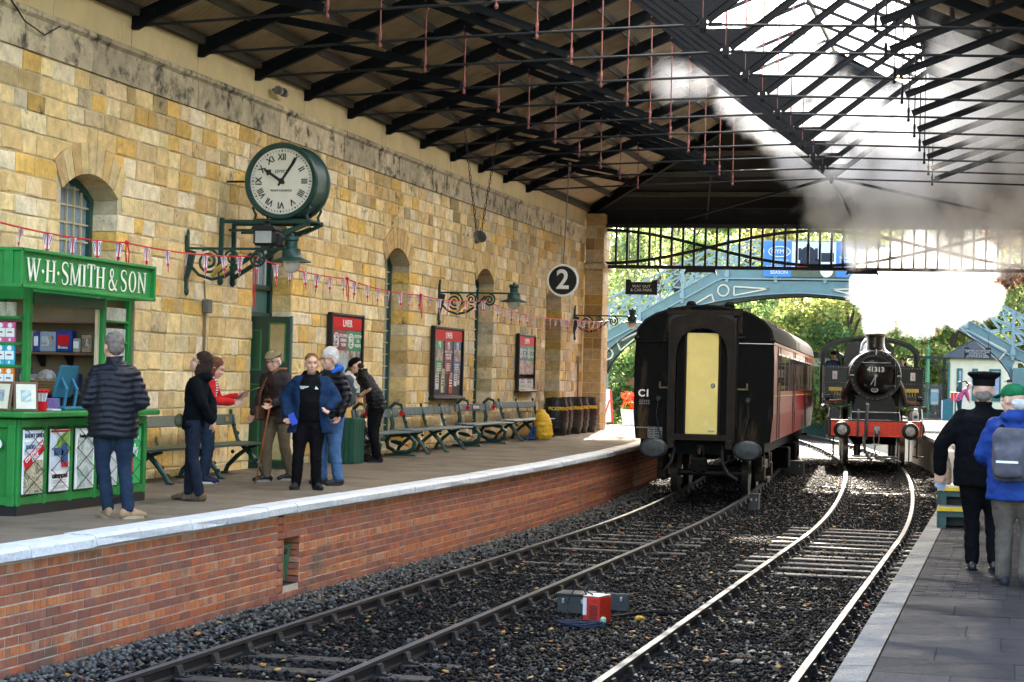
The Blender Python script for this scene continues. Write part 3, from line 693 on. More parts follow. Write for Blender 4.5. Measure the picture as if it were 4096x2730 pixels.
# trusses
NX = [-8.745, -6.46, RX, -1.82, .467]; NZ = [7.163, 7.245, 7.315, 7.245, 7.163]
def make_truss():
    t = thing('roof_truss', 'x', 'roof truss', (0, 0, 0))
    for s in (-1, 1):
        xw = RX + s * 7.362; mb = MB()
        xm = RX + s * 2.32; a = Vector((xw, 0, zraf(xw) - .01)); b = Vector((xm, 0, zraf(xm) - .01)); mb.bar(a, b, .028, .16); mb.bar(a - Vector((0, 0, .095)), b - Vector((0, 0, .095)), .095, .024); mb.bar(a + Vector((0, 0, .10)), b + Vector((0, 0, .10)), .09, .022)
        a = Vector((xm, 0, zraf(xm) + .02)); b = Vector((RX, 0, RZ + .02)); mb.bar(a, b, .05, .07)
        mb.build('rafter', iron, t)
        mb = MB(); mb.prism([(xw, 6.98), (xw - s * .07, 6.98), (xw - s * .33, 7.12), (xw - s * .33, 7.26), (xw, 7.16)], lambda u, v, w: (u, w, v), -.04, .04)
        for k in range(4): mb.ell((xw - s * (.10 + .07 * k), -.045, 7.13 + .025 * k), .014, 6, 4)
        mb.build('wall_shoe', iron, t)
        i0 = (0, 1, 2) if s < 0 else (4, 3, 2)
        pts = [(xw - s * .05, 7.035)] + [(NX[i], NZ[i]) for i in i0]
        for (x0, z0), (x1, z1) in zip(pts[:-1], pts[1:]):
            mb = MB(); mb.cyl((x0, 0, z0), (x1, 0, z1), .021, .021, 10); mb.build('tie_rod', iron_g, t)
        # struts
        tops = [RX + s * 7.362 * 5 / 6, NX[i0[0]], NX[i0[1]]]
        for xt, i in zip(tops, i0):
            mb = MB(); xb2 = NX[i] + s * .06; a = Vector((xt, 0, zraf(xt) - .1)); b = Vector((xb2, 0, NZ[i] + .06)); mb.bar(a + Vector((0, .03, 0)), b + Vector((0, .03, 0)), .012, .11); mb.bar(a - Vector((0, .03, 0)), b - Vector((0, .03, 0)), .012, .11); mb.bar(a + Vector((0, 0, .05)), b + Vector((0, 0, .05)), .11, .012); mb.build('strut', iron, t)
        for i in i0[:2]:
            mb = MB(); zt = zraf(NX[i]) - .08; mb.cyl((NX[i], 0, NZ[i] + .12), (NX[i], 0, zt), .0125, .0125, 8)
            mb.cyl((NX[i], 0, NZ[i] - .09), (NX[i], 0, NZ[i] + .16), .022, .022, 8); mb.ell((NX[i], 0, NZ[i] + .1), (.028, .028, .06), 8, 6); mb.ell((NX[i], 0, NZ[i] - .06), (.03, .03, .035), 8, 6); mb.box((NX[i], 0, zt - .06), (.05, .05, .16))
            mb.build('hanger_rod', pink if i0[0] == i else (pink if s < 0 else iron), t)
    mb = MB(); mb.cyl((RX, 0, 7.32), (RX, 0, RZ - .05), .014, .014, 8); mb.build('hanger_rod', pink, t)
    mb = MB(); mb.prism([(RX - .11, 7.40), (RX + .11, 7.40), (RX + .34, 7.66), (RX - .34, 7.66)], lambda u, v, w: (u, w, v), -.012, .012)
    for s in (-1, 1):
        for k in range(5): mb.ell((RX + s * (.115 + .045 * k), -.016, 7.435 + .049 * k), .014, 6, 4)
    mb.build('gusset_plate', iron, t)
    mb = MB(); mb.box((RX, 0, 7.33), (.10, .07, .14)); mb.cyl((RX, 0, 7.2), (RX, 0, 7.4), .03, .03, 8)
    for s in (-1, 1): mb.box((RX + s * .17, 0, 7.312), (.18, .05, .05))
    mb.build('king_node', iron, t)
    return t
tr0 = make_truss(); NT = 14
for i in range(NT):
    t = tr0 if i == 0 else copy_tree(tr0)
    t.location = (0, 24.36 + 2.229 * (i - 3), 0)
    n = i
    t['label'] = 'iron roof truss, the ' + ['nearest of all, high over the kiosk', 'second from the camera, cut by the picture top', 'third from the camera, its hangers cut by the picture top', 'fourth from the camera, its wall shoe the leftmost in view', 'fifth from the camera', 'sixth from the camera', 'seventh from the camera', 'eighth from the camera', 'ninth from the camera', 'tenth from the camera', 'eleventh from the camera', 'twelfth from the camera', 'last but one before the hipped end', 'last one, where the hipped end begins'][i]
    t['group'] = 'iron trusses under the shed roof'
# hip rafters
for s in (-1, 1):
    mb = MB(); mb.bar((RX, YH, RZ), (RX + s * 7.36, YE, zraf(XL) + .02), .10, .2); mb.build('hip_rafter', iron, roof)
    mb = MB(); mb.bar((RX, YH, 7.34), (RX + s * 4.6, YE - .3, 6.95), .04, .06); mb.bar((RX + s * 3.3, 50, 8.2), (RX + s * 4.0, YE - .2, 6.95), .05, .05); mb.bar((RX + s * 3.3, 50, 8.2), (RX + s * 2.3, YH, 7.25), .04, .04); mb.build('hip_tie', iron, roof)
mb = MB(); mb.bar((RX, YH, 7.34), (RX, YE - .2, 6.9), .05, .06); mb.bar((RX, YH, RZ), (RX, YE, zraf(XL) + .05), .09, .18); mb.build('hip_tie', iron, roof)
# right side wall of the shed (outside the picture, it closes the space)
mb = MB(); mb.box((XR + .2, (Y0R + YE) / 2, 3.9), (.3, YE - Y0R, 6.7)); o = mb.build('side_wall', stone_w if False else M('plain_stone', (.42, .33, .2), .9, 0, .2, 3, .3, 12)); tag(o, 'plain stone side wall closing the shed beyond the right platform', 'wall')
# end screen: boarded panel above an iron lattice girder
blk = M('girder_black', (.005, .005, .006), .6, .0, .15, 8, .05, 40)
gd = thing('lattice_girder', 'black iron girder with upright bars and sweeping arched braces across the shed end', 'girder', (0, YE, 0))
GZ0, GZ1 = 5.66, 6.72; GX0, GX1 = WX + .4, XR
mb = MB(); mb.box(((GX0 + GX1) / 2, 0, GZ0 - .03), (GX1 - GX0, .22, .09)); mb.build('bottom_chord', blk, gd)
mb = MB(); mb.box(((GX0 + GX1) / 2, 0, GZ1 + .05), (GX1 - GX0, .22, .1)); mb.build('top_chord', blk, gd)
mb = MB(); mb.box(((GX0 + GX1) / 2, .05, (GZ1 + 7.35) / 2 + .05), (GX1 - GX0 + .6, .08, 7.35 - GZ1)); mb.build('gable_board', dark_brd, gd)
x = GX0 + .1
while x < GX1: mb = MB(); mb.box((x, 0, (GZ0 + GZ1) / 2), (.062, .08, GZ1 - GZ0)); mb.build('upright', blk, gd); x += .313
for ph in (0, 1):
    mb = MB(); P = []
    for k in range(61):
        x = GX0 + (GX1 - GX0) * k / 60; t = (x - GX0) / 6.05
        P.append((x, (.05 if ph else -.05), GZ0 + .06 + (GZ1 - GZ0 - .12) * (.5 - .5 * math.cos(math.pi * t + math.pi * ph))))
    for a, b in zip(P[:-1], P[1:]): mb.bar(a, b, .03, .085)
    mb.build('arched_brace', blk, gd)
# ================================================================== coach
c_blk = M('coach_end_black', (.0035, .003, .003), .45, 0, .45, 2.2, .06, 6, spec=.05, dirt_or_sheen=(.060, .038, .020), ds=2.2, dthr=.53, streak=True)  # brown streaks paint in the stone wall's reflection on the gloss
c_red = M('coach_maroon', (.33, .010, .014), .35, 0, .12, 3, .02, 6, spec=.14, coat=.05)
c_roof = M('coach_roof', (.012, .012, .013), .8, 0, .2, 5, .1, 30, spec=.08)
c_grim = M('grimy_steel', (.014, .0095, .0065), .5, .0, .5, 5, .12, 20, spec=.12, dirt_or_sheen=(.12, .09, .06), ds=5, dthr=.66)
c_und = M('underframe_black', (.004, .004, .004), .8, .0, .3, 9, .2, 30, spec=.1)
c_yel = M('door_yellow', (.70, .57, .19), .55, 0, .10, 2.5, .08, 20, dirt_or_sheen=(.72, .63, .34), ds=3.2, dthr=.57)
rub = M('rubber', (.012, .012, .013), .6, 0, .3, 20, .2, 40)
steel = M('worn_steel', (.25, .25, .26), .4, .8, .25, 12, .1, 40)
linm = flat('lining_yellow', (.65, .42, .08)); wht = flat('white_lettering', (.78, .78, .76), .5)
winm = M('coach_window', (.10, .09, .07), .05, 0, .4, 1.5, .02, 3, spec=1.0)
winc = M('window_reflection', (.62, .52, .30), .3, 0, .2, 4, 0)
coach = thing('railway_coach', 'maroon railway coach with a black end and a cream yellow gangway door', 'coach', (cl(39.6), 39.6, zg(40) - .02), rad(3.2))
LC = 20.0
def prof_pts(w=1.41, zb=1.2, zs=3.22, zt=3.93):
    P = [(-w * .965, zb), (-w, zb + .55), (-w, zs - .35), (-w * .985, zs)]
    n = 12
    for k in range(1, n): a = math.pi * (1 - k / n); P.append((w * .985 * math.cos(a), zs + (zt - zs) * math.sin(a) ** .85))
    P += [(w * .985, zs), (w, zs - .35), (w, zb + .55), (w * .965, zb)]
    return P
PR = prof_pts()
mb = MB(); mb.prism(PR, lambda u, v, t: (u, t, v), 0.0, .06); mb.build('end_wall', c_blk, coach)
nP = len(PR); mb = MB()
side = [i for i in range(4)]
for idx in ((0, 1, 2, 3), (nP - 4, nP - 3, nP - 2, nP - 1)):
    for a, b in zip(idx[:-1], idx[1:]):
        A, B = PR[a], PR[b]; q = [(A[0], .05, A[1]), (A[0], LC, A[1]), (B[0], LC, B[1]), (B[0], .05, B[1])]
        mb.add(q, [(0, 1, 2, 3) if A[0] < 0 else (0, 1, 2, 3)])
mb.build('side_panel', c_red, coach)
mb = MB(); ro = PR[3:nP - 3]
mb.strip([(u * 1.012, -.03, v + .012) for u, v in ro], [(u * 1.012, LC, v + .012) for u, v in ro]); mb.strip([(u * 1.012, -.03, v + .012) for u, v in ro], [(u * .985, -.03, v - .03) for u, v in ro])
mb.build('roof', c_roof, coach, True, 40)
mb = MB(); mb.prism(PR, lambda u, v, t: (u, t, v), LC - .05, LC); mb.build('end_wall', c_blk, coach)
# side windows and doors, both sides
for s in (-1, 1):
    xs_ = s * 1.415
    y = 1.2; k = 0
    while y < LC - 1.5:
        door = k in (0, 4, 8); w = .62 if door else 1.35
        o = MB().bbox((xs_, y + w / 2, 2.62), (.02, w, .78), .008).build('window', winm, coach)
        MB().box((xs_ + s * .012, y + w / 2, 2.99), (.012, w + .06, .035)).build('window_rail', flat('alu', (.6, .6, .6), .3, .5, .8), o)
        MB().box((xs_ - s * .001, y + w / 2 + .02, 2.5), (.021, w * .35, .5)).build('reflection_patch', winc, o)  # cream patch stands for the reflection in the window glass
        if door:
            mb = MB(); mb.box((xs_ + s * .01, y - .08, 2.2), (.02, .015, 1.9)); mb.box((xs_ + s * .01, y + w + .08, 2.2), (.02, .015, 1.9)); dd = mb.build('door', M('seam_dark', (.05, .01, .01), .5), coach)
            mb = MB(); mb.cyl((xs_ + s * .05, y - .2, 1.75), (xs_ + s * .05, y - .2, 2.4), .014, .014, 6); mb.ell((xs_ + s * .04, y + .02, 1.95), (.03, .05, .02), 8, 6); mb.build('handle', steel, dd)
        y += w + (.42 if not door else .5); k += 1
    mb = MB(); mb.box((xs_ + s * .003, LC / 2, 2.13), (.012, LC - .2, .02)); mb.box((xs_ + s * .001, LC / 2, 3.16), (.012, LC - .2, .018)); mb.build('lining', linm, coach)
# gangway
GY = -.30
mb = MB()
for k in range(5):
    d = .06 * k; w = .62 - .012 * (k % 2) * 2
    for sx in (-1, 1): mb.box((sx * w - .02, -.03 - d, 2.42), (.1, .05, 2.5))
    mb.box((-.02, -.03 - d, 3.66), (2 * w, .05, .12))
mb.build('bellows', rub, coach)
def garch(w, zs, zt, zb, n=10):
    P = [(-w, zb), (-w, zs)]
    for k in range(1, n): a = math.pi * (1 - k / n); P.append((w * math.cos(a), zs + (zt - zs) * math.sin(a) ** .7))
    return P + [(w, zs), (w, zb)]
out = garch(.655, 3.5, 3.74, 1.06); inn = garch(.515, 2.8, 3.46, 1.33)
mb = MB(); n = len(out)
mb.strip([(u - .02, GY - .03, v) for u, v in out], [(u - .02, GY - .03, v) for u, v in inn]); mb.strip([(u - .02, GY - .03, v) for u, v in out], [(u * 1.01 - .02, GY + .05, v) for u, v in out]); mb.strip([(u - .02, GY - .03, v) for u, v in inn], [(u - .02, GY + .18, v) for u, v in inn])
mb.box((-.02, GY - .02, 1.27), (1.3, .06, .12))
for s in (-1, 1): mb.bbox((s * .58 - .02, GY - .03, 1.13), (.16, .07, .2), .02)
mb.build('gangway_plate', c_grim, coach, False)
mb = MB(); mb.box((-.02, GY + .1, 2.4), (1.0, .04, 2.2)); mb.build('vestibule_back', c_und, coach)
dr = MB().bbox((-.005, GY + .04, 2.345), (.64, .04, 2.03), .012).build('gangway_door', c_yel, coach)
mb = MB(); mb.lathe([(0, .03), (.03, .03), (.045, .01), (.05, 0)], (.215, GY + .01, 2.31), 'Y', 16)
for v_ in range(len(mb.v)): x_, y_, z_ = mb.v[v_]; mb.v[v_] = (x_, 2 * (GY + .015) - y_, z_)
mb.build('door_lock', steel, dr)
mb = MB(); mb.bbox((.2, GY + .01, 1.40), (.14, .02, .025), .005); mb.build('bolt', steel, dr)
for s in (-1, 1):
    mb = MB(); mb.box((s * .345 - .005, GY + .05, 2.3), (.03, .05, 2.0)); mb.build('door_stile', c_grim, coach)
# fittings on the end: brackets, cables, steps, vents, lettering
mb = MB()
for s in (-1, 1):
    mb.box((s * .66, -.02, 2.6), (.05, .05, 2.2)); mb.box((s * .74, -.03, 3.3), (.16, .05, .05)); mb.box((s * .70, -.02, 3.62), (.12, .05, .5))
mb.box((-.02, -.05, 3.78), (1.5, .06, .10))
mb.build('end_ribs', c_grim, coach)
for s in (-1, 1):
    mb = MB(); mb.cyl((s * .70, -.05, 3.17), (s * 1.38, -.05, 3.17), .013, .013, 8); mb.build('end_handrail', steel if s > 0 else c_und, coach)
    mb = MB(); mb.lathe([(0, -.05), (.05, -.04), (.055, 0), (.07, .03)], (s * .9, -.03, 2.02), 'Y', 12); mb.tube([(s * .9, -.06, 1.98), (s * .93, -.1, 1.7), (s * .85 + .03 * s, -.1, 1.45), (s * .82, -.08, 1.22)], .014, 6); mb.bbox((s * .82, -.08, 1.2), (.05, .05, .12), .01); mb.build('jumper_cable', rub, coach)
    mb = MB(); mb.bbox((s * .88, -.03, 2.30), (.035, .03, .14), .006); mb.box((s * .78, -.03, 2.25), (.2, .03, .035)); mb.build('lamp_bracket', M('dull_yellow', (.12, .09, .035), .6), coach)
    mb = MB(); mb.ell((s * 1.37, -.02, 3.24), (.06, .05, .05), 8, 6); mb.build('gutter_end', c_grim, coach)
for x in (-.32, .46):
    mb = MB(); mb.lathe([(.105, 0), (.105, .05), (.085, .1), (.045, .125), (0, .13)], (x, .35, 3.90), 'Z', 16); mb.build('roof_vent', c_und, coach, True)
text_mesh('C1', .20, wht, coach, (-1.2, -.012, 2.12), (1, 0, 0), (0, 0, 1), 'lettering', off=.006)
mb = MB()
for k in range(3):
    for j in range(5): mb.box((-1.28 + .045 * j, -.006, 1.98 - .035 * k), (.03, .006, .012))
for j in range(8): mb.box((-1.33 + .035 * j, -.006, 1.43), (.024, .006, .02))
mb.build('small_lettering', M('dim_lettering', (.3, .3, .3), .6), coach)
pan = MB().box((-.96, -.007, 1.34), (.29, .008, .215)).build('data_panel', flat('panel_black', (.02, .02, .02)), coach)
mb = MB()
for z in (1.23, 1.30, 1.375, 1.44): mb.box((-.96, -.013, z), (.28, .006, .008))
for x in (-1.1, -.98, -.82): mb.box((x, -.013, 1.34), (.008, .006, .21))
for k in range(3):
    for j in range(6): mb.box((-1.06 + .042 * j, -.013, 1.265 + .073 * k), (.024, .006, .02))
mb.build('panel_lettering', M('dim_lettering', (.3, .3, .3), .6), pan)
# headstock, buffers, coupling, hoses, bogies
MB().box((0, .05, 1.06), (2.5, .16, .28)).build('headstock', c_und, coach)
MB().box((0, LC / 2, 1.02), (2.3, LC - .3, .22)).build('underframe', c_und, coach)
for s in (-1, 1):
    mb = MB(); mb.cyl((s * .94, 0, 1.05), (s * .94, -.35, 1.05), .11, .09, 14); b_ = mb.build('buffer', c_und, coach)
    mb = MB(); mb.lathe([(0, -.06), (.8, -.05), (1.0, -.02), (1.0, 0), (0, .01)], (s * .94, -.36, 1.03), 'Y', 28, sx=.29, sy=.20); mb.build('buffer_head', M('buffer_face', (.03, .033, .036), .4, .3, .5, 6, .15, 25), b_)
mb = MB(); mb.bbox((-.02, -.06, 1.02), (.16, .12, .2), .02); mb.tube([(-.02, -.1, 1.02), (-.02, -.3, 1.02), (-.02, -.36, .94), (-.02, -.3, .88)], [.045, .045, .04, .02], 8); mb.build('coupling_hook', c_grim, coach)
mb = MB(); mb.bbox((-.02, -.32, .72), (.32, .14, .3), .06); mb.tube([(-.1, -.3, .95), (-.12, -.34, .7), (-.02, -.38, .56), (.08, -.34, .7), (.06, -.3, .95)], .028, 8); mb.build('coupler_head', c_und, coach)
for s, x in ((-1, -.58), (1, .42)):
    mb = MB(); mb.tube([(x, -.02, 1.1), (x, -.16, 1.0), (x + s * .02, -.2, .75), (x + s * .12, -.18, .55), (x + s * .32, -.14, .44)] if s > 0 else [(x, -.02, 1.1), (x + .03, -.16, 1.0), (x - .02, -.2, .75), (x - .14, -.18, .6)], .032, 8); mb.build('brake_hose', rub, coach)
for yb in (3.4, LC - 3.6):
    for dy in (-1.22, 1.22):
        ws = MB()
        for s in (-1, 1): ws.lathe([(.08, -.07), (.40, -.07), (.457, -.07), (.457, .03), (.485, .035), (.485, .07), (.40, .07), (.08, .05)], (s * .745, yb + dy, .46), 'X', 28)
        if True:
            for i_, (x_, y_, z_) in enumerate(ws.v): pass
        ws.cyl((-.8, yb + dy, .46), (.8, yb + dy, .46), .07, .07, 10); ws.build('wheelset', M('wheel_steel', (.03, .027, .025), .5, .2, .3, 12), coach)
    for s in (-1, 1):
        mb = MB(); mb.bbox((s * 1.02, yb, .62), (.1, 3.2, .22), .03)
        for dy in (-1.22, 1.22): mb.bbox((s * 1.03, yb + dy, .48), (.22, .3, .34), .03); mb.cyl((s * 1.03, yb + dy - .35, .55), (s * 1.03, yb + dy - .35, .85), .08, .08, 10); mb.cyl((s * 1.03, yb + dy + .35, .55), (s * 1.03, yb + dy + .35, .85), .08, .08, 10)
        mb.bbox((s * 1.1, yb, .30), (.1, 1.0, .12), .02); mb.build('bogie_frame', M('bogie_brown', (.035, .025, .017), .7, .1, .4, 6, .3, 20), coach)
for s in (-1, 1):
    for y, z in ((1.0, .95), (9, .6), (12.5, .62), (LC - 1, .95)): mb = MB(); mb.bbox((s * 1.05, y, z), (.5, .9 if z < .9 else .5, .5 if z < .9 else .05), .03); mb.build('footstep' if z > .9 else 'battery_box', c_und, coach)
# ================================================================== locomotive
k_ = M('loco_black', (.006, .006, .0065), .28, .0, .35, 3, .05, 12, spec=.4, dirt_or_sheen=(.018, .015, .013), ds=2.5, dthr=.6)
ks = M('smokebox_black', (.010, .0095, .009), .42, .0, .3, 5, .12, 20)
kred = M('beam_red', (.85, .045, .008), .4, 0, .12, 6, .1, 30, spec=.5)
kst = M('loco_steel', (.34, .33, .32), .35, .85, .25, 9, .08, 30)
kcop = M('copper_pipe', (.42, .20, .11), .4, .6, .25, 12)
kbrass = M('brass_yellow', (.62, .45, .10), .4, .4, .2, 10)
loco = thing('steam_locomotive', 'black tank steam engine with red buffer beam and number 41313 facing the camera', 'locomotive', (cr(52.4) + .02, 52.4, zg(52.4)), rad(5.6))
bm_ = MB().box((0, 0, 1.015), (2.30, .05, .39)).build('buffer_beam', kred, loco)
mb = MB()
for x in [-1.08, -.98, -.55, -.45, .35, .5, .6, .98, 1.08]:
    for z in (.86, .95, 1.07, 1.16): mb.ell((x, -.03, z), .018, 6, 4)
for x in np.linspace(-1.0, 1.0, 12): mb.ell((x, -.03, 1.18), .014, 6, 4)
mb.build('rivet', M('beam_red_light', (.75, .12, .05), .35), bm_)
mb = MB(); mb.bbox((.02, -.035, 1.01), (.42, .03, .24), .008); mb.build('draw_plate', kred, bm_)
mb = MB(); mb.box((0, .35, 1.225), (2.3, .7, .03)); mb.build('front_platform', k_, loco)
for s in (-1, 1):
    mb = MB(); mb.lathe([(.13, 0), (.13, -.06), (.10, -.1), (.085, -.42)], (s * .87, 0, 1.0), 'Y', 18); bb = mb.build('buffer', k_, loco, True, 40)
    mb = MB(); mb.lathe([(0, -.50), (.12, -.495), (.215, -.465), (.222, -.44), (.2, -.42), (0, -.42)], (s * .87, 0, .985), 'Y', 32); mb.build('buffer_head', M('loco_buffer_rim', (.02, .02, .02), .4, .4, .3, 8), bb, True, 40)
    mb = MB(); mb.lathe([(0, -.506), (.10, -.503), (.125, -.497)], (s * .87, 0, .985), 'Y', 24); mb.build('buffer_centre', M('buffer_scuff', (.38, .36, .33), .45, .5, .6, 14, .2, 30), bb, True)
# smokebox, boiler, chimney, dome
SZ = 2.42
mb = MB(); mb.lathe([(.0, .93), (.50, .93), (.56, .95), (.56, 1.0), (.665, 1.0), (.685, 1.03), (.685, 2.25), (.66, 2.3)], (0, 0, SZ), 'Y', 48); sb = mb.build('smokebox', ks, loco, True, 35)
mb = MB(); mb.lathe([(.0, .80), (.25, .82), (.42, .87), (.50, .915), (.52, .94), (.52, .96)], (0, 0, SZ), 'Y', 40); sd = mb.build('smokebox_door', k_, sb, True, 40)
mb = MB()
for k in range(30): a = 2 * math.pi * k / 30; mb.ell((.63 * math.cos(a), .995, SZ + .63 * math.sin(a)), .014, 6, 4)
mb.build('rivet_ring', kst, sb)
mb = MB(); mb.lathe([(0, .76), (.035, .76), (.05, .79), (.05, .82)], (0, 0, SZ), 'Y', 14); mb.bar((0, .755, SZ), (-.12, .755, SZ - .24), .02, .02); mb.bar((0, .75, SZ), (-.02, .75, SZ - .28), .022, .022); mb.build('door_handle', kst, sb)
mb = MB()
for z in (.27, -.26): mb.bbox((.1, .86, SZ + z), (.8, .025, .055), .006); 
mb.cyl((.5, .9, SZ - .34), (.5, .9, SZ + .34), .025, .025, 8); mb.build('hinge_strap', k_, sb)
mb = MB(); mb.cyl((-.36, .83, SZ + .34), (.38, .83, SZ + .34), .014, .014, 8); mb.build('handrail', kst, sb)
mb = MB(); mb.bbox((0, .84, SZ + .62), (.04, .1, .16), .008); mb.bbox((-.62, .93, SZ), (.12, .06, .05), .01); mb.bbox((.62, .93, SZ), (.12, .06, .05), .01); mb.build('lamp_iron', kst, sb)
npl = MB().bbox((0, .83, SZ + .155), (.53, .03, .15), .008).build('number_plate', flat('plate_black', (.01, .01, .01), .4), sb)
text_mesh('41313', .18, wht, npl, (0, .808, SZ + .158), (1, 0, 0), (0, 0, 1), 'numerals', off=.008)
mb = MB(); mb.lathe([(0, 0), (1, 0), (1, .015)], (-.02, .845, SZ - .38), 'Y', 24, sx=.095, sy=.062); pl_ = mb.build('shed_plate', wht, sb)
mb = MB(); mb.lathe([(0, -.004), (1, -.004)], (-.02, .845, SZ - .38), 'Y', 24, sx=.075, sy=.047); mb.build('plate_field', flat('plate_black', (.01, .01, .01), .4), pl_)
text_mesh('71A', .055, wht, pl_, (-.02, .838, SZ - .38), (1, 0, 0), (0, 0, 1), 'numerals')
mb = MB(); mb.lathe([(.42, 0), (.34, .04), (.265, .12), (.24, .22), (.24, .42), (.27, .44), (.275, .50), (.22, .52), (.2, .36)], (0, 1.55, SZ + .62), 'Z', 28); mb.build('chimney', M('chimney_black', (.05, .045, .04), .25, .4, .3, 5, .05, 20), loco, True, 40)
mb = MB(); mb.lathe([(.66, 2.25), (.70, 2.3), (.70, 6.6)], (0, 0, SZ), 'Y', 40); mb.build('boiler', k_, loco, True, 40)
mb = MB(); mb.lathe([(.38, 0), (.36, .12), (.33, .32), (.22, .46), (0, .5)], (0, 3.9, SZ + .6), 'Z', 24); mb.build('dome', k_, loco, True)
mb = MB(); mb.lathe([(.3, 0), (.28, .25), (.2, .34), (0, .36)], (0, 2.95, SZ + .58), 'Z', 20); mb.build('top_feed', k_, loco, True)
# saddle and frames
mb = MB(); mb.prism([(-.62, 1.25), (.62, 1.25), (.50, 1.78), (.35, 1.95), (-.35, 1.95), (-.50, 1.78)], lambda u, v, t: (u, t, v), 1.02, 2.2); mb.build('saddle', ks, loco)
for s in (-1, 1):
    mb = MB(); mb.prism([(.06, 1.24), (1.0, 1.24), (1.0, 1.72), (.75, 1.70), (.4, 1.42)], lambda u, v, t: (s * .63 + t, u, v), -.015, .015); mb.build('frame_plate', k_, loco)
mb = MB(); mb.cyl((-.62, .35, 1.45), (.62, .35, 1.45), .02, .02, 8); mb.build('cross_rail', kst, loco)
# tanks, running plates, cab
for s in (-1, 1):
    mb = MB(); mb.box((s * 1.03, 4.6, 2.15), (.66, 4.4, 1.08)); tk = mb.build('side_tank', k_, loco)
    mb = MB()
    for z in np.linspace(1.68, 2.6, 15):
        mb.ell((s * 1.33, 2.39, z), .016, 6, 4)
        for yk_ in np.linspace(3.4, 6.6, 9): mb.ell((s * 1.365, yk_, z), .012, 5, 3) if int(z * 10) % 3 == 0 else None
    for x in np.linspace(.74, 1.24, 8): mb.ell((s * x, 2.39, 2.64), .016, 6, 4); mb.ell((s * x, 2.39, 2.22), .012, 6, 4)
    mb.build('rivet', kst, tk)
    mb = MB(); mb.box((s * 1.05, 2.38, 2.42), (.13, .02, .22)); mb.build('notice_plate', wht, tk); 
    text_mesh('i', .16, flat('red_mark', (.6, .03, .03)), tk, (s * 1.05, 2.365, 2.42), (1, 0, 0), (0, 0, 1), 'lettering')
    mb = MB(); mb.box((s * 1.03, 2.36, 2.04), (.36, .06, .1)); 
    for j in range(4): mb.tube([(s * (.88 + .08 * j), 2.34, 2.0), (s * (.9 + .07 * j), 2.30, 1.9), (s * (.95 + .05 * j), 2.32, 1.84)], .009, 5)
    mb.build('lubricator', kbrass, tk)
    mb = MB(); mb.box((s * 1.0, 4.2, 1.60), (.72, 6.0, .035)); mb.box((s * 1.36, 4.2, 1.53), (.03, 6.0, .12)); mb.build('running_plate', k_, loco)
    mb = MB(); mb.bbox((s * .95, 2.0, 1.75), (.34, .4, .26), .02); mb.cyl((s * 1.18, 2.0, 1.82), (s * 1.28, 2.0, 1.82), .07, .07, 12); mb.build('sand_box', k_, loco)
    mb = MB()
    for j in range(4): mb.tube([(s * .78, 1.75, 1.80 - .02 * j), (s * 1.0, 1.72, 1.74 - .02 * j), (s * 1.2, 1.75, 1.74 - .02 * j)], .011, 5)
    mb.build('copper_pipes', kcop, loco)
    mb = MB(); mb.tube([(s * .60, 1.3, SZ - .1), (s * .72, 1.5, 2.1), (s * .86, 1.9, 1.66)], .07, 10); mb.build('steam_pipe', M('pipe_hot', (.11, .075, .06), .35, .3, .3, 8), loco)
    mb = MB(); mb.cyl((s * 1.06, 1.1, 1.02), (s * 1.06, 1.95, 1.02), .27, .27, 24); mb.cyl((s * 1.06, 1.05, 1.02), (s * 1.06, 1.1, 1.02), .23, .23, 20); mb.cyl((s * 1.06, 1.05, 1.38), (s * 1.06, 1.95, 1.38), .16, .16, 18); mb.cyl((s * 1.06, 1.0, 1.38), (s * 1.06, 1.06, 1.38), .06, .06, 10); mb.build('cylinder', k_, loco)
    mb = MB(); mb.tube([(s * 1.2, .6, 1.55), (s * 1.22, .5, 1.3), (s * 1.2, .55, .75), (s * 1.05, .8, .55)], .018, 6); mb.build('drain_pipe', kst, loco)
    mb = MB(); mb.bbox((s * .88, .3, .48), (.03, .12, .7), .008); mb.build('guard_iron', k_, loco)
    mb = MB(); mb.bbox((s * 1.08, .25, .62), (.05, .2, .7), .01); mb.bbox((s * 1.12, .25, .32), (.3, .24, .03), .006); mb.build('front_step', k_, loco)
    for (yw, rw) in ((1.35, .455), (3.2, .76), (4.85, .76), (6.5, .76), (8.6, .455)):
        mb = MB(); mb.lathe([(.08, -.06), (rw - .1, -.06), (rw - .06, -.065), (rw, -.065), (rw, .04), (rw + .028, .045), (rw + .028, .075), (rw - .1, .07), (.08, .06)], (0, 0, 0), 'X', 36)
        if s > 0: mb.v = [(-x, y, z) for x, y, z in mb.v]
        mb.v = [(x + s * .745, y + yw, z + rw) for x, y, z in mb.v]; mb.build('wheel', M('loco_wheel', (.16, .12, .085), .4, .7, .3, 8, .08, 25), loco, True, 40)
    mb = MB(); mb.bbox((s * 1.16, 4.6, .72), (.06, 3.5, .1), .02); mb.build('coupling_rod', kst, loco)
mb = MB(); mb.box((0, 4.9, .85), (1.1, 8.6, .5)); mb.build('main_frame', c_und, loco)
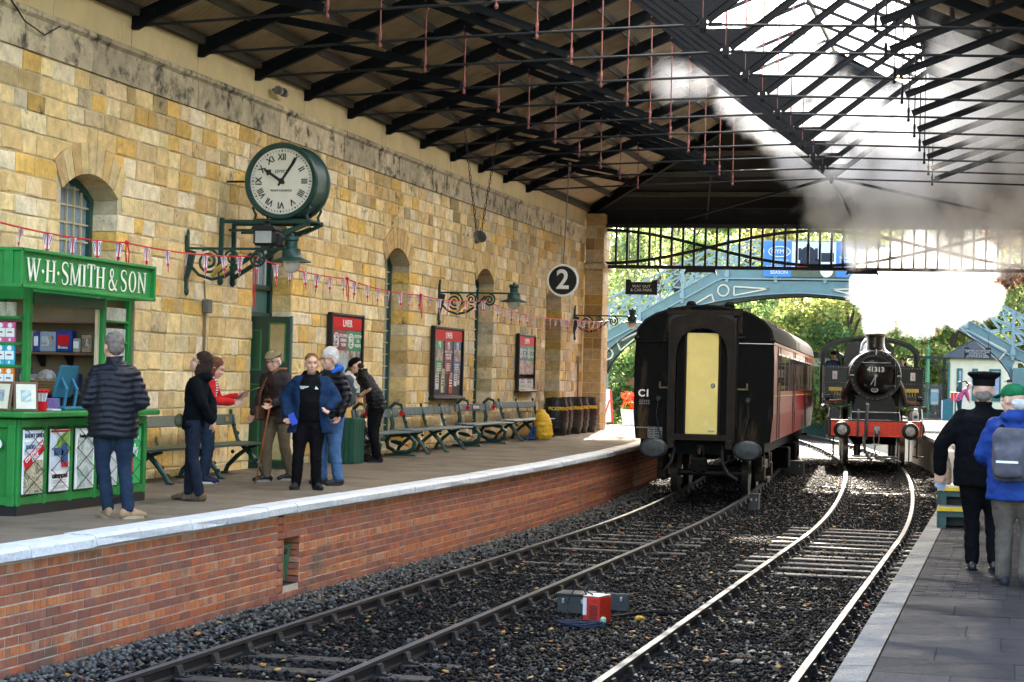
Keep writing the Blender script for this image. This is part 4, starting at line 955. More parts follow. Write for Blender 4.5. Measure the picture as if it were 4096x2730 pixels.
# cab
CW = 1.42
def cab_out(n=14):
    P = [(-CW, 1.60), (-CW, 2.95)]
    for k in range(0, n + 1): a = math.pi * (1 - k / n); P.append((CW * math.cos(a) * 1.0, 2.98 + .62 * math.sin(a) ** .8))
    return P + [(CW, 2.95), (CW, 1.60)]
CP = cab_out()
mb = MB()   # cab front sheet with two window openings, as strips
mb.prism([(-CW, 1.6), (CW, 1.6), (CW, 2.66), (-CW, 2.66)], lambda u, v, t: (u, t, v), 6.75, 6.79)
top = [p for p in CP if p[1] > 2.9]
ring = [(u, v) for u, v in CP]
mb.strip([(u, 6.75, v) for u, v in ring], [(u * .93, 6.75, min(v, 2.66 + (v - 2.66) * .86)) for u, v in ring])
mb.prism([(-.72, 2.66), (.72, 2.66), (.72, 3.28), (.45, 3.52), (-.45, 3.52), (-.72, 3.28)], lambda u, v, t: (u, t, v), 6.75, 6.79)
for s in (-1, 1): mb.box((s * 1.35, 6.77, 2.95), (.12, .04, .62))
cab = mb.build('cab', k_, loco)
mb = MB(); mb.strip([(u * 1.03, 6.62, v + .02) for u, v in CP[1:-1]], [(u * 1.03, 9.4, v + .02) for u, v in CP[1:-1]]); mb.strip([(u * 1.03, 6.62, v + .02) for u, v in CP[1:-1]], [(u * .97, 6.62, v - .05) for u, v in CP[1:-1]]); mb.build('cab_roof', k_, cab, True, 40)
for s in (-1, 1): mb = MB(); mb.box((s * CW, 8.1, 2.15), (.03, 2.6, 1.1)); mb.build('cab_side', k_, cab)
mb = MB(); mb.box((0, 9.4, 2.2), (2.6, .04, 1.2)); mb.build('bunker', k_, cab)
# couplings, hoses, lamp
mb = MB(); mb.tube([(-.25, -.03, .75), (-.25, -.12, 1.0), (-.24, -.1, 1.45), (-.22, -.05, 1.62), (-.22, .05, 1.66)], .045, 10); mb.build('vacuum_pipe', M('grey_hose', (.11, .11, .11), .6, 0, .3, 25, .3, 60), loco)
mb = MB(); mb.tube([(-.46, -.03, .8), (-.46, -.1, 1.0), (-.45, -.1, 1.4), (-.45, .02, 1.52)], .03, 8); mb.build('heating_pipe', M('grey_hose', (.11, .11, .11), .6), loco)
mb = MB(); mb.tube([(-.3, -.05, .85), (-.3, -.16, .7), (-.27, -.2, .45), (-.18, -.2, .28), (-.08, -.2, .2)], .04, 8); mb.build('vacuum_hose', MATS['grey_hose'], loco)
mb = MB(); mb.tube([(.02, -.05, .98), (.02, -.2, 1.0), (.02, -.24, .9), (.02, -.18, .86)], .03, 8)
for s in (-1, 1): mb.tube([(.02 + s * .05, -.15, .98), (.02 + s * .07, -.17, .75), (.02 + s * .05, -.16, .62)], .018, 6)
mb.cyl((-.1, -.16, .62), (.14, -.16, .62), .02, .02, 8); mb.tube([(0, -.16, .6), (-.03, -.16, .45), (.05, -.16, .36), (.12, -.16, .42)], .022, 6); mb.bbox((.03, -.12, 1.03), (.16, .1, .12), .01); mb.build('screw_coupling', kst, loco)
mb = MB(); mb.tube([(-.72, .35, .14), (-.68, .33, .22), (-.3, .33, .23), (.55, .33, .22), (.68, .33, .16)], .022, 6); mb.cyl((-.6, .6, .28), (.6, .6, .28), .03, .03, 8); mb.build('sanding_bar', kst, loco)
mb = MB()
for s in (-1, 1):
    mb.cyl((s * .45, .75, .3), (s * .45, .75, .7), .09, .09, 12)
    for j in range(5): mb.cyl((s * .45, .75, .34 + .08 * j), (s * .45, .75, .36 + .08 * j), .105, .105, 12)
mb.build('spring', ks, loco)
lamp = thing('head_lamp', 'white oil head lamp on the right end of the red buffer beam', 'lamp', (0, 0, 0))
lamp.matrix_world = Matrix.Translation(loco.location) @ Matrix.Rotation(rad(5.6), 4, 'Z') @ Matrix.Translation((1.02, .06, 1.245))
wl = M('lamp_white', (.75, .75, .73), .5, 0, .1, 12)
MB().bbox((0, 0, .12), (.15, .15, .22), .015).lathe([(.07, .23), (.05, .27), (.055, .30), (.03, .33), (0, .34)], (0, 0, 0), 'Z', 14).build('case', wl, lamp)
MB().lathe([(0, -.10), (.045, -.10), (.055, -.075), (.055, -.06)], (0, 0, .11), 'Y', 16).build('lens', M('lens_dark', (.05, .05, .06), .1), lamp)
mb = MB(); mb.tube([(-.06, 0, .26), (-.05, 0, .36), (0, 0, .40), (.05, 0, .36), (.06, 0, .26)], .007, 5); mb.build('handle', kst, lamp)
# ================================================================== footbridge
teal = M('bridge_teal', (.12, .205, .205), .5, 0, .14, 2.5, .1, 20, dirt_or_sheen=(.13, .26, .25), ds=1.8, dthr=.57)
teal_l = M('bridge_teal_light', (.21, .30, .31), .5, 0, .12, 4, .06, 20)
cream = flat('bridge_cream', (.62, .55, .42))
BY = 66.0; BC = -6.8
fb = thing('footbridge', 'teal iron arched footbridge with lattice railings crossing beyond the train shed', 'footbridge', (0, BY, 0))
def arch_z(x):      # underside
    t = abs(x - BC) / 7.0; return 5.5 - 3.1 * (1 - math.sqrt(max(0, 1 - min(t, .999) ** 2))) * 1.0 - .15 * t
def top_z(x):       # foot of the stringer
    d = abs(x - BC)
    return 5.97 if d < 2.66 else 5.97 - (d - 2.66) * .572
def rail_z(x):
    d = abs(x - BC)
    return 7.25 if d < 2.5 else 7.25 - (d - 2.5) * .50
XS = np.linspace(BC - 6.95, BC + 6.95, 71)
for s in (-1, 1):
    yo = 0 if s < 0 else 2.2; mb = MB()
    lo = [(x, yo, min(arch_z(x), top_z(x) - .02)) for x in XS]; hi = [(x, yo, top_z(x)) for x in XS]
    mb.strip(lo, hi); mb.strip([(x, yo + .05, z) for x, y, z in hi], [(x, yo + .05, z) for x, y, z in lo])
    mb.build('arch_plate', teal, fb)
    mb = MB()
    for a, b in zip(lo[:-1], lo[1:]): mb.bar(a, b, .24, .03)
    mb.build('arch_flange', blk, fb)
    mb = MB()
    for a, b in zip(hi[:-1], hi[1:]): mb.bar((a[0], yo, a[2] + .02), (b[0], yo, b[2] + .02), .16, .05)
    for a, b in zip(lo[:-1], lo[1:]): mb.bar((a[0], yo - .02, a[2] + .03), (b[0], yo - .02, b[2] + .03), .04, .05)
    mb.build('edge_moulding', teal_l, fb)
    # stringer plates above the arch
    mb = MB(); xe = np.linspace(BC - 9.0, BC + 9.0, 73)
    mb.strip([(x, yo - .02, top_z(x) + .04) for x in xe], [(x, yo - .02, top_z(x) + .36) for x in xe]); mb.strip([(x, yo + .04, top_z(x) + .36) for x in xe], [(x, yo + .04, top_z(x) + .04) for x in xe]); mb.build('stringer', teal, fb)
    mb = MB()
    for a, b in zip(xe[:-1], xe[1:]): mb.bar((a, yo, top_z(a) + .38), (b, yo, top_z(b) + .38), .12, .035)
    mb.build('stringer_cap', teal_l, fb)
    # railing: posts, hand rails, lattice
    px = [BC - 8.4, BC - 6.9, BC - 5.4, BC - 3.95, BC - 2.45, BC - .82, BC + .82, BC + 2.45, BC + 3.95, BC + 5.4, BC + 6.9, BC + 8.4]
    for x in px:
        mb = MB(); z0 = top_z(x) - .1; z1 = rail_z(x) + .03; mb.box((x, yo - .03, (z0 + z1) / 2), (.10, .08, z1 - z0)); mb.box((x, yo - .05, z0 + .75), (.14, .1, .1)); mb.bbox((x, yo - .05, z0 + .25), (.16, .12, .2), .02); mb.build('post', teal_l, fb)
    for a, b in zip(px[:-1], px[1:]):
        za, zb = top_z(a) + .42, top_z(b) + .42; ra, rb = rail_z(a), rail_z(b)
        mb = MB(); mb.bar((a, yo, ra), (b, yo, rb), .09, .06); mb.build('handrail', teal_l, fb)
        for (p, q) in (((a, za), (b, rb)), ((a, ra), (b, zb)), ((a, (za + ra) / 2), ((a + b) / 2, (ra + rb) / 2)), (((a + b) / 2, (za + zb) / 2), (b, (zb + rb) / 2)), ((a, (za + ra) / 2), ((a + b) / 2, (za + zb) / 2)), (((a + b) / 2, (ra + rb) / 2), (b, (zb + rb) / 2)), ((a, (za + ra) / 2), (b, (zb + rb) / 2))):
            mb = MB(); mb.bar((p[0], yo, p[1]), (q[0], yo, q[1]), .02, .05); mb.build('lattice_bar', teal_l, fb)
    # cast ornaments: rings and long triangles outlined in cream
    if s < 0:
        for cx, cz in ((BC - 2.56, 5.58), (BC + 2.56, 5.55), (BC - 6.47, 3.37), (BC + 7.1, 3.2)):
            mb = MB(); P = [(cx + .185 * math.cos(a), -.05, cz + .185 * math.sin(a)) for a in np.linspace(0, 2 * math.pi, 25)[:-1]]; mb.tube(P, .027, 6, closed=True); mb.build('ring_ornament', cream, fb)
        tris = [((BC - 2.2, 5.72), (BC - 2.2, 5.42), (BC - 1.05, 5.66)), ((BC + 2.2, 5.72), (BC + 2.2, 5.40), (BC + 1.05, 5.66)), ((BC - 2.95, 5.45), (BC - 2.86, 5.20), (BC - 3.95, 4.85)), ((BC + 2.95, 5.42), (BC + 2.86, 5.16), (BC + 3.95, 4.8)),
                ((BC - 6.15, 3.78), (BC - 6.02, 3.50), (BC - 5.1, 4.28)), ((BC + 6.7, 3.75), (BC + 6.45, 3.42), (BC + 5.15, 4.55)), ((BC - 6.55, 3.05), (BC - 6.75, 3.15), (BC - 6.85, 2.55)), ((BC + 7.0, 2.85), (BC + 7.25, 2.85), (BC + 7.25, 2.4))]
        for T in tris:
            mb = MB()
            for a, b in zip(T, T[1:] + T[:1]): mb.bar((a[0], -.04, a[1]), (b[0], -.04, b[1]), .04, .045)
            mb.build('wedge_ornament', cream, fb)
    for side_ in (-1, 1):
        x = BC + side_ * 7.0; mb = MB(); mb.bbox((x + side_ * .12, yo, 1.6), (.45, .3, 3.2), .03); mb.bbox((x + side_ * .12, yo, .5), (.7, .5, .5), .04); mb.build('pier', teal, fb)
mb = MB(); mb.box((BC, 1.1, 5.98), (5.4, 2.2, .1)); mb.build('deck', M('deck_timber', (.12, .10, .08), .85), fb)
for s in (-1, 1):
    for k in range(18): mb = MB(); d = 2.66 + .34 * (k + .5); mb.box((BC + s * d, 1.1, 5.97 - (d - 2.66) * .572 + .1), (.34, 2.15, .05)); mb.build('tread', MATS['deck_timber'], fb)
# banner tied to the bridge railing
ban_b = M('banner_blue', (.05, .20, .46), .5, 0, .08, 3, .05, 6); ban = thing('banner', 'blue advertising banner with a steam engine picture tied to the footbridge railing', 'banner', (0, BY - .12, 0))
bx0, bx1, bz0, bz1 = -8.02, -4.68, 6.06, 7.24
MB().bbox(((bx0 + bx1) / 2, 0, (bz0 + bz1) / 2), (bx1 - bx0, .02, bz1 - bz0), .004).build('sheet', ban_b, ban)
MB().box((-6.36, -.014, 6.65), (1.46, .008, 1.16)).build('picture_sky', flat('pic_sky', (.62, .70, .78)), ban)
mb = MB(); mb.box((-6.36, -.019, 6.2), (1.46, .006, .26)); mb.build('picture_ground', flat('pic_ground', (.10, .12, .07)), ban)
mb = MB(); mb.lathe([(0, 0), (.24, 0), (.26, .004)], (-6.55, -.028, 6.82), 'Y', 20); mb.box((-6.55, -.024, 7.1), (.12, .006, .1)); mb.box((-6.82, -.024, 6.82), (.1, .006, .4)); mb.box((-6.28, -.024, 6.82), (.1, .006, .4)); mb.box((-6.5, -.024, 6.55), (.62, .006, .22)); mb.box((-5.95, -.023, 6.72), (.5, .006, .3)); mb.build('picture_engine', flat('pic_black', (.02, .025, .04)), ban)
mb = MB(); mb.box((-6.55, -.027, 6.40), (.66, .006, .1)); mb.build('picture_beam', flat('pic_red', (.6, .03, .03)), ban)
mb = MB(); mb.lathe([(0, 0), (.21, 0)], (-5.93, -.03, 6.27), 'Y', 20); mb.build('price_disc', wht, ban)
text_mesh('NYMR', .2, wht, ban, (-7.5, -.016, 6.9), (1, 0, 0), (0, 0, 1)); 
mb = MB(); P = [(-7.5 + .36 * math.cos(a), -.016, 6.9 + .17 * math.sin(a)) for a in np.linspace(0, 6.283, 25)[:-1]]; mb.tube(P, .014, 5, closed=True); mb.box((-7.5, -.014, 6.62), (.6, .006, .015)); mb.build('emblem', wht, ban)
text_mesh('FLYING\nSCOTSMAN\nSEASON', .16, wht, ban, (-7.5, -.016, 6.36), (1, 0, 0), (0, 0, 1))
text_mesh('Selected dates\n2 Oct - 2 Nov', .125, wht, ban, (-5.16, -.016, 6.66), (1, 0, 0), (0, 0, 1))
# hanging notice boards
sgn_b = flat('sign_black', (.012, .012, .013), .5)
def notice(name, label, loc, w, h, txt, size, chain_z):
    t = thing(name, label, 'sign', loc); mb = MB(); nt_ = h * .16; P = [(-w / 2, -h / 2), (w / 2, -h / 2), (w / 2, h / 2), (w / 2 - .13, h / 2), (w / 2 - .17, h / 2 - nt_), (-w / 2 + .17, h / 2 - nt_), (-w / 2 + .13, h / 2), (-w / 2, h / 2)]
    mb.prism(P, lambda u, v, q: (u, q, v), -.015, .015); mb.build('board', sgn_b, t)
    text_mesh(txt, size, flat('sign_text', (.7, .7, .68)), t, (0, -.02, -.03), (1, 0, 0), (0, 0, 1))
    for s in (-1, 1): mb = MB(); mb.cyl((s * (w / 2 - .08), 0, h / 2), (s * (w / 2 - .08), 0, h / 2 + chain_z), .008, .008, 5); mb.build('chain', blk, t)
notice('hanging_sign', 'black hanging sign reading way out and car park', (-9.58, 52.0, 4.97), .86, .40, 'WAY OUT\n& CAR PARK', .105, 1.7)
notice('hanging_sign', 'black notice for passengers hung under the right side of the footbridge arch', (-.98, 64.0, 3.63), .82, .34, 'PASSENGERS FOR GOATHLAND\nAND LEVISHAM MUST TRAVEL\nIN THE FRONT FOUR\nCOACHES OF THE TRAIN\nBEYOND THE FOOT BRIDGE', .055, .4)
# girder-hung lamp shades under the shed end
for x in (-8.3, -3.9):
    mb = MB(); mb.prism([(-.45, 0), (-.40, .14), (.40, .14), (.45, 0), (.36, .06), (-.36, .06)], lambda u, v, q: (x + u, 54.0 + q, 5.44 + v), -.12, .12); o = mb.build('strip_lamp', blk); tag(o, 'dark strip lamp under the end girder, ' + ('left one above the coach' if x < -6 else 'right one inside the steam'), 'lamp')
# ================================================================== background beyond the station
leafc = [(.12, .18, .06), (.16, .21, .07), (.20, .24, .08), (.09, .14, .05), (.24, .26, .09), (.27, .24, .08), (.14, .20, .07)]
m = bpy.data.materials.new('leaf'); m.use_nodes = True; nt = m.node_tree; nt.nodes.clear(); MATS['leaf'] = m
o_ = nt.nodes.new('ShaderNodeOutputMaterial'); at = nt.nodes.new('ShaderNodeAttribute'); at.attribute_name = 'Col'
df = nt.nodes.new('ShaderNodeBsdfDiffuse'); tl_ = nt.nodes.new('ShaderNodeBsdfTranslucent'); mx = nt.nodes.new('ShaderNodeMixShader'); mx.inputs[0].default_value = .6
nt.links.new(at.outputs['Color'], df.inputs[0]); nt.links.new(at.outputs['Color'], tl_.inputs[0]); nt.links.new(df.outputs[0], mx.inputs[1]); nt.links.new(tl_.outputs[0], mx.inputs[2]); nt.links.new(mx.outputs[0], o_.inputs[0])
bark = M('bark', (.07, .055, .04), .9, 0, .3, 6, .5, 20)
def leaf_mesh(name, n, clumps, size, pal, seed, parent, mat=None):
    r = np.random.default_rng(seed); ci = r.integers(0, len(clumps), n); C = np.array([c[:3] for c in clumps])[ci]; RR = np.array([c[3] for c in clumps])[ci]
    d = r.normal(size=(n, 3)); d /= np.linalg.norm(d, axis=1)[:, None]; p = C + d * (RR * r.random(n) ** .45)[:, None] * np.array([1, 1, .8])
    u = r.normal(size=(n, 3)); u /= np.linalg.norm(u, axis=1)[:, None]; v = np.cross(u, r.normal(size=(n, 3))); v /= np.linalg.norm(v, axis=1)[:, None]
    s = (size * (.5 + r.random(n)))[:, None]; V = np.stack([p + u * s, p + v * s * .55, p - u * s, p - v * s * .55], 1).reshape(-1, 3)
    me = bpy.data.meshes.new(name); me.vertices.add(4 * n); me.vertices.foreach_set('co', V.ravel()); me.loops.add(4 * n); me.loops.foreach_set('vertex_index', np.arange(4 * n, dtype=np.int32)); me.polygons.add(n)
    me.polygons.foreach_set('loop_start', np.arange(0, 4 * n, 4, dtype=np.int32)); me.polygons.foreach_set('loop_total', np.full(n, 4, np.int32))
    cc = np.array(pal)[r.integers(0, len(pal), len(clumps))][ci] * (.5 + 1.0 * r.random(n))[:, None]; cc = 1.45 * cc * (.85 + .3 * r.random((n, 3)))
    cc = np.concatenate([cc, np.ones((n, 1))], 1).astype(np.float32); a = me.attributes.new('Col', 'FLOAT_COLOR', 'FACE'); a.data.foreach_set('color', cc.ravel())
    me.materials.append(mat or MATS['leaf']); me.update(calc_edges=True); o = bpy.data.objects.new(name, me); COL.objects.link(o)
    if parent: o.parent = parent
    return o
def tree(x, y, h, w, label, pal, seed, n=15000, size=.115, low=.12):
    z0 = gz(x, y) + .1; t = thing('broadleaf_tree', label, 'tree', (x, y, z0), 0, 'trees beyond the footbridge'); r = random.Random(seed)
    mb = MB(); mb.tube([(0, 0, 0), (r.uniform(-.2, .2), 0, h * .3), (r.uniform(-.3, .3), 0, h * .6), (0, 0, h * .85)], [.28, .22, .14, .05], 8)
    cl_ = []
    for k in range(26):
        a = r.uniform(0, 6.28); zz = r.uniform(low, .95); rr = w * math.sqrt(max(.05, 1 - ((zz - .45) / .58) ** 2)) * r.uniform(.45, .95); c = (rr * math.cos(a), rr * math.sin(a), h * zz)
        cl_.append((*c, w * r.uniform(.22, .42)))
        if k % 2 == 0: mb.tube([(0, 0, h * zz * .6), (c[0] * .5, c[1] * .5, h * zz * .85), c], [.09, .06, .02], 5)
    mb.build('trunk', bark, t, True); leaf_mesh('crown', n, cl_, size, pal, seed, t)
    return t
PG = leafc; PY = [(.27, .28, .10), (.22, .25, .09), (.20, .24, .08), (.32, .29, .11), (.16, .21, .07)]; PD = [(.06, .10, .03), (.09, .13, .03), (.12, .16, .04)]; PRd = [(.24, .13, .09), (.18, .18, .07), (.15, .19, .06), (.26, .17, .10), (.17, .21, .08)]; PP = [(.30, .33, .18), (.24, .29, .13), (.34, .36, .22), (.2, .26, .1)]
TREES = [(-19.5, 88, 14, 4.6, PP, 'pale silvery willow like tree behind the left stair of the footbridge'), (-15.5, 92, 12, 4.2, PP, 'pale leafy tree seen between the girder and the way out sign'), (-12, 86, 9.5, 3.6, PG, 'bushy green tree seen under the left half of the footbridge arch'), (-9.2, 96, 11, 4.2, PY, 'yellowing tree directly behind the banner'),
         (-7.2, 90, 7.5, 3.2, PG, 'low bushy tree over the coach roof under the arch'), (-5.2, 99, 10, 3.8, PY, 'yellow green tree between coach and steam engine'), (-3.0, 104, 10.5, 3.6, PG, 'tree with golden leaves behind the green lamp post'), (-.6, 108, 11, 3.6, PG, 'dense green tree behind the cream hut'), (1.4, 98, 11.5, 3.4, PRd, 'reddening autumn tree at the right edge above the stair'),
         (-24, 98, 16, 5, PD, 'tall dark tree at the far left behind the shed corner'), (-13.5, 104, 15, 5, PY, 'tall yellowing tree rising behind the girder bars'), (-18, 110, 17, 5.4, PD, 'tall dark green tree deep in the wood above the stair'), (-8.5, 112, 15, 5, PG, 'tall green tree deep behind the banner'), (-3.5, 118, 16, 5, PD, 'tall dark tree behind the steam cloud'), (1.5, 120, 16, 5, PG, 'tall green tree far back on the right'), (-13.5, 80, 6.0, 2.6, PG, 'small leafy tree low under the left haunch of the arch'), (4.5, 104, 13, 4, PRd, 'russet tree far right behind the bridge stair')]
for i, (x, y, h, w, pal, lab) in enumerate(TREES): tree(x, y, h, w, lab, pal, 100 + i)
o = leaf_mesh('far_wood', 40000, [(x, y, gz(x, y) + 2.5 + 4.5 * R_.random() + (y - 118) * .18, 3.2) for x, y in [(R_.uniform(-48, 14), R_.uniform(118, 165)) for _ in range(150)]], .32, [(.10, .15, .04), (.15, .19, .05), (.2, .22, .07), (.08, .12, .03)], 77, None); o['kind'] = 'stuff'; o['label'] = 'wooded hillside rising far behind the station'
o = leaf_mesh('hedge', 7000, [(x, 100 + R_.uniform(-3, 3), gz(x, 100) + R_.uniform(.6, 2.2), 1.2) for x in np.linspace(-30, 8, 34)], .22, PG, 78, None); o['kind'] = 'stuff'; o['label'] = 'low leafy undergrowth below the far trees'
# cream weatherboarded hut
hut = thing('waiting_hut', 'small cream weatherboarded hut with a slate roof on the right platform', 'hut', (-1.55, 90.4, zr(90)))
hcr = M('cream_boards', (.66, .58, .40), .7, 0, .08, 4, .08, 20); hgr = M('hut_green', (.02, .10, .09), .5)
for k in range(13):
    mb = MB(); z = .25 + .19 * k; mb.prism([(-.02, z), (.0, z), (.0, z + .19), (-.02, z + .2)], lambda u, v, q: (q, -2.0 + u + (z + .19 - v) * -.06, v), -.95, 1.9); mb.build('weatherboard', hcr, hut)
    mb = MB(); mb.prism([(-.02, z), (.0, z), (.0, z + .19), (-.02, z + .2)], lambda u, v, q: (-.95 + u + (z + .19 - v) * -.06, q, v), -2.0, 2.0); mb.build('weatherboard', hcr, hut)
MB().box((.5, 0, 1.4), (2.8, 3.9, 2.75)).build('hut_core', hcr, hut)
mb = MB(); mb.prism([(-1.25, 2.72), (2.2, 2.72), (.5, 3.75)], lambda u, v, q: (u, q, v), -2.35, 2.35); mb.build('hut_roof', slate, hut)
for k in range(8): mb = MB(); z = 2.74 + .12 * k; x = -1.25 + .199 * k; mb.box((x + .1, 0, z + .07), (.26, 4.72, .03), ry(-.54)); mb.build('slate_row', M('slate_grey', (.12, .11, .12), .7, 0, .3, 4, .3, 10, aniso=(1, 5, 1)), hut)
for x in (-.55, .1, .95):
    mb = MB(); mb.box((x, -2.06, 1.55), (.24 if x < .8 else .5, .06, 1.4)); wn = mb.build('window', hgr, hut)
    mb = MB(); mb.box((x + .03, -2.1, 1.6), (.10 if x < .8 else .3, .03, 1.1)); mb.build('pane', pane_m, wn)
mb = MB(); mb.cyl((-1.02, -2.08, .1), (-1.02, -2.08, 2.5), .045, .045, 8); mb.cyl((-1.25, -2.3, 2.72), (2.2, -2.3, 2.72), .05, .05, 8); mb.build('gutter', hgr, hut)
hut2 = thing('waiting_hut', 'white boarded hut corner with a grey roof between coach and engine', 'hut', (-8.6, 92, gz(-8.6, 92)))
MB().box((0, 0, 2.0), (2.0, 3, 4.0)).build('hut_wall', M('white_boards', (.7, .68, .62), .7, 0, .1, 3, .1, 20, aniso=(1, 1, 8)), hut2); MB().prism([(-1.5, 3.95), (1.5, 3.95), (.0, 4.9)], lambda u, v, q: (u, q, v), -1.8, 1.8).build('hut_roof', slate, hut2)
MB().box((0, -1.55, .9), (2.02, .05, 1.8)).build('green_dado', hgr, hut2)
# timber frame, slat fence with poster, lamp post
tf = thing('timber_frame', 'dark braced timber frame standing left of the cream hut', 'frame', (-2.85, 91.2, zr(91))); dk = M('dark_timber', (.05, .045, .04), .85)
mb = MB(); mb.box((0, 0, 1.42), (.13, .13, 2.85)); mb.build('post', dk, tf); mb = MB(); mb.box((-.75, 0, 2.74), (1.7, .1, .13)); mb.build('beam', dk, tf); mb = MB(); mb.bar((-.05, 0, 1.95), (-.6, 0, 2.7), .09, .09); mb.build('brace', dk, tf)
def fence(name, label, xa, xb, y, z0, h, parent_group):
    t = thing(name, label, 'fence', ((xa + xb) / 2, y, z0)); n = int((xb - xa) / .085)
    fm = M('fence_slat', (.16, .16, .17), .8, 0, .25, 6, .2, 20)
    mb = MB(); mb.box((0, 0, h / 2), (.05, .025, h), ry(.06)); s0 = mb.build('slat', fm, t)
    for k in range(n):
        s = s0 if k == 0 else s0.copy()
        if k: COL.objects.link(s)
        s.location = (-(xb - xa) / 2 + .085 * k, R_.uniform(-.01, .01), R_.uniform(-.03, .03))
    for z in (.3, h - .3): mb = MB(); mb.box((0, .03, z), (xb - xa, .04, .07)); mb.build('rail', fm, t)
fence('slat_fence', 'grey slatted fence behind the lamp post on the right platform', -4.4, -2.9, 94, zr(94), 1.55, '')
fence('slat_fence', 'grey slatted fence seen between coach and engine', -8.6, -6.6, 96, gz(-7, 96), 2.4, '')
pb = thing('fence_poster', 'blue poster board fixed to the grey fence by the lamp post', 'poster', (-3.35, 93.9, zr(94) + .95)); MB().bbox((0, 0, 0), (.36, .03, .75), .005).build('board', flat('pale_blue', (.35, .55, .68)), pb); MB().box((0, -.02, .28), (.3, .01, .1)).box((0, -.02, -.27), (.3, .01, .08)).build('print', wht, pb)
lpg = M('lamp_green', (.10, .33, .16), .45, 0, .1, 6)
lp = thing('lamp_post', 'tall light green swan neck lamp post on the right platform', 'lamp post', (-3.73, 95, zr(95)))
mb = MB(); mb.lathe([(.14, 0), (.14, .9), (.11, .95), (.1, 1.6), (.13, 1.64), (.1, 1.68), (.085, 3.1), (.11, 3.14), (.11, 3.22), (.05, 3.26), (.045, 3.4)], (0, 0, 0), 'Z', 14); mb.build('column', lpg, lp, True, 40)
mb = MB(); mb.tube([(0, 0, 3.3), (.02, 0, 3.9), (-.14, 0, 4.2), (-.17, 0, 4.5), (-.28, 0, 4.62), (-.38, 0, 4.5), (-.39, 0, 4.1)], .026, 8); mb.build('swan_neck', lpg, lp, True)
mb = MB(); mb.lathe([(.0, .32), (.05, .3), (.07, .2), (.1, .12), (.25, .03), (.25, .01), (.1, .02)], (-.39, 0, 3.72), 'Z', 18); sh = mb.build('shade', lpg, lp, True, 40)
MB().ell((-.39, 0, 3.68), (.085, .085, .1), 12, 8).build('globe', M('opal', (.75, .75, .72), .3), sh, True)
# teal ticket cabinet, red leaflets stand, bench end
cb = thing('platform_cabinet', 'teal cabinet with a sloping top on the right platform', 'cabinet', (-2.5, 86, zr(86)))
MB().prism([(-.22, 0), (.22, 0), (.22, 1.0), (-.22, .86)], lambda u, v, q: (u, q, v), -.2, .2).build('case', M('cab_teal', (.02, .13, .15), .5), cb); MB().box((-.24, 0, .45), (.04, .4, .8)).build('white_edge', wht, cb)
ls = thing('leaflet_stand', 'small stand with red leaflets beside the teal cabinet', 'stand', (-2.18, 85.2, zr(85)))
mb = MB(); mb.box((0, .1, .6), (.06, .06, 1.2)); mb.box((0, .1, .03), (.4, .4, .05)); mb.build('stem', hgr, ls)
for k in range(3): MB().box((-.13 + .13 * k, 0, 1.02), (.11, .03, .36), rx(.15)).build('leaflet', flat('leaflet_red', (.65, .04, .04)), ls)
# left background: white and red barrier board, flower tub, brick plinth
bb_ = thing('barrier_board', 'white and red printed board on a black rail past the shed end', 'board', (-11.8, 58.5, zl(58)))
mb = MB(); mb.box((.06, 0, .62), (.24, .03, 1.0), ry(-.08)); mb.build('sheet', wht, bb_); mb = MB(); mb.box((.2, -.01, .6), (.06, .04, 1.0), ry(-.08)); mb.box((.06, -.02, .55), (.04, .01, .5), ry(.3)); mb.build('red_band', flat('band_red', (.6, .05, .04)), bb_)
mb = MB()
for x in (-.22, -.14): mb.cyl((x, 0, 0), (x, 0, 1.2), .02, .02, 6)
for z in (.2, .5, .8, 1.1): mb.cyl((-.25, 0, z), (0, 0, z), .015, .015, 6)
mb.build('rail', blk, bb_)
pt = thing('flower_tub', 'white tub of red flowers beside the coach at the far left', 'planter', (-11.25, 60.5, zl(60)))
MB().lathe([(.0, 0), (.38, 0), (.46, .5), (.40, .5), (.38, .42), (0, .42)], (0, 0, 0), 'Z', 18).build('tub', wht, pt)
leaf_mesh('flowers', 700, [(R_.uniform(-.35, .35), R_.uniform(-.3, .3), R_.uniform(.55, .95), .18) for _ in range(14)], .055, [(.7, .05, .03), (.75, .10, .04), (.6, .25, .05), (.1, .2, .04), (.65, .04, .08)], 55, pt)
pz = thing('brick_plinth', 'low brick plinth with red coping beside the stone pillar', 'plinth', (-12.15, 57.6, zl(57)))
for c in range(4):
    for k in range(3): MB().bbox((-.24 + .24 * k, 0, .045 + .085 * c), (.23, .3, .078), .005, col=None).build('brick', M('plinth_brick', (.22, .17, .10), .9, 0, .3, 6), pz)
MB().bbox((0, 0, .40), (.8, .36, .1), .02).build('coping', M('coping_red', (.38, .10, .05), .8), pz)
hb2 = thing('brick_house', 'red brick house with grey roof far beyond the left end of the coach', 'house', (-15.2, 98, gz(-15, 98)))
MB().box((0, 0, 2.2), (6, 5, 4.4)).build('wall', M('house_brick', (.30, .13, .08), .85, 0, .2, 6, .2, 20), hb2); MB().prism([(-3.3, 4.35), (3.3, 4.35), (0, 6.2)], lambda u, v, q: (u, q, v), -2.8, 2.8).build('roof', slate, hb2)
for x in (-1.8, 0, 1.8):
    o = MB().box((x, -2.53, 2.8), (.8, .08, 1.1)).build('window', wht, hb2); MB().box((x, -2.59, 2.8), (.66, .03, .95)).build('pane', pane_m, o)
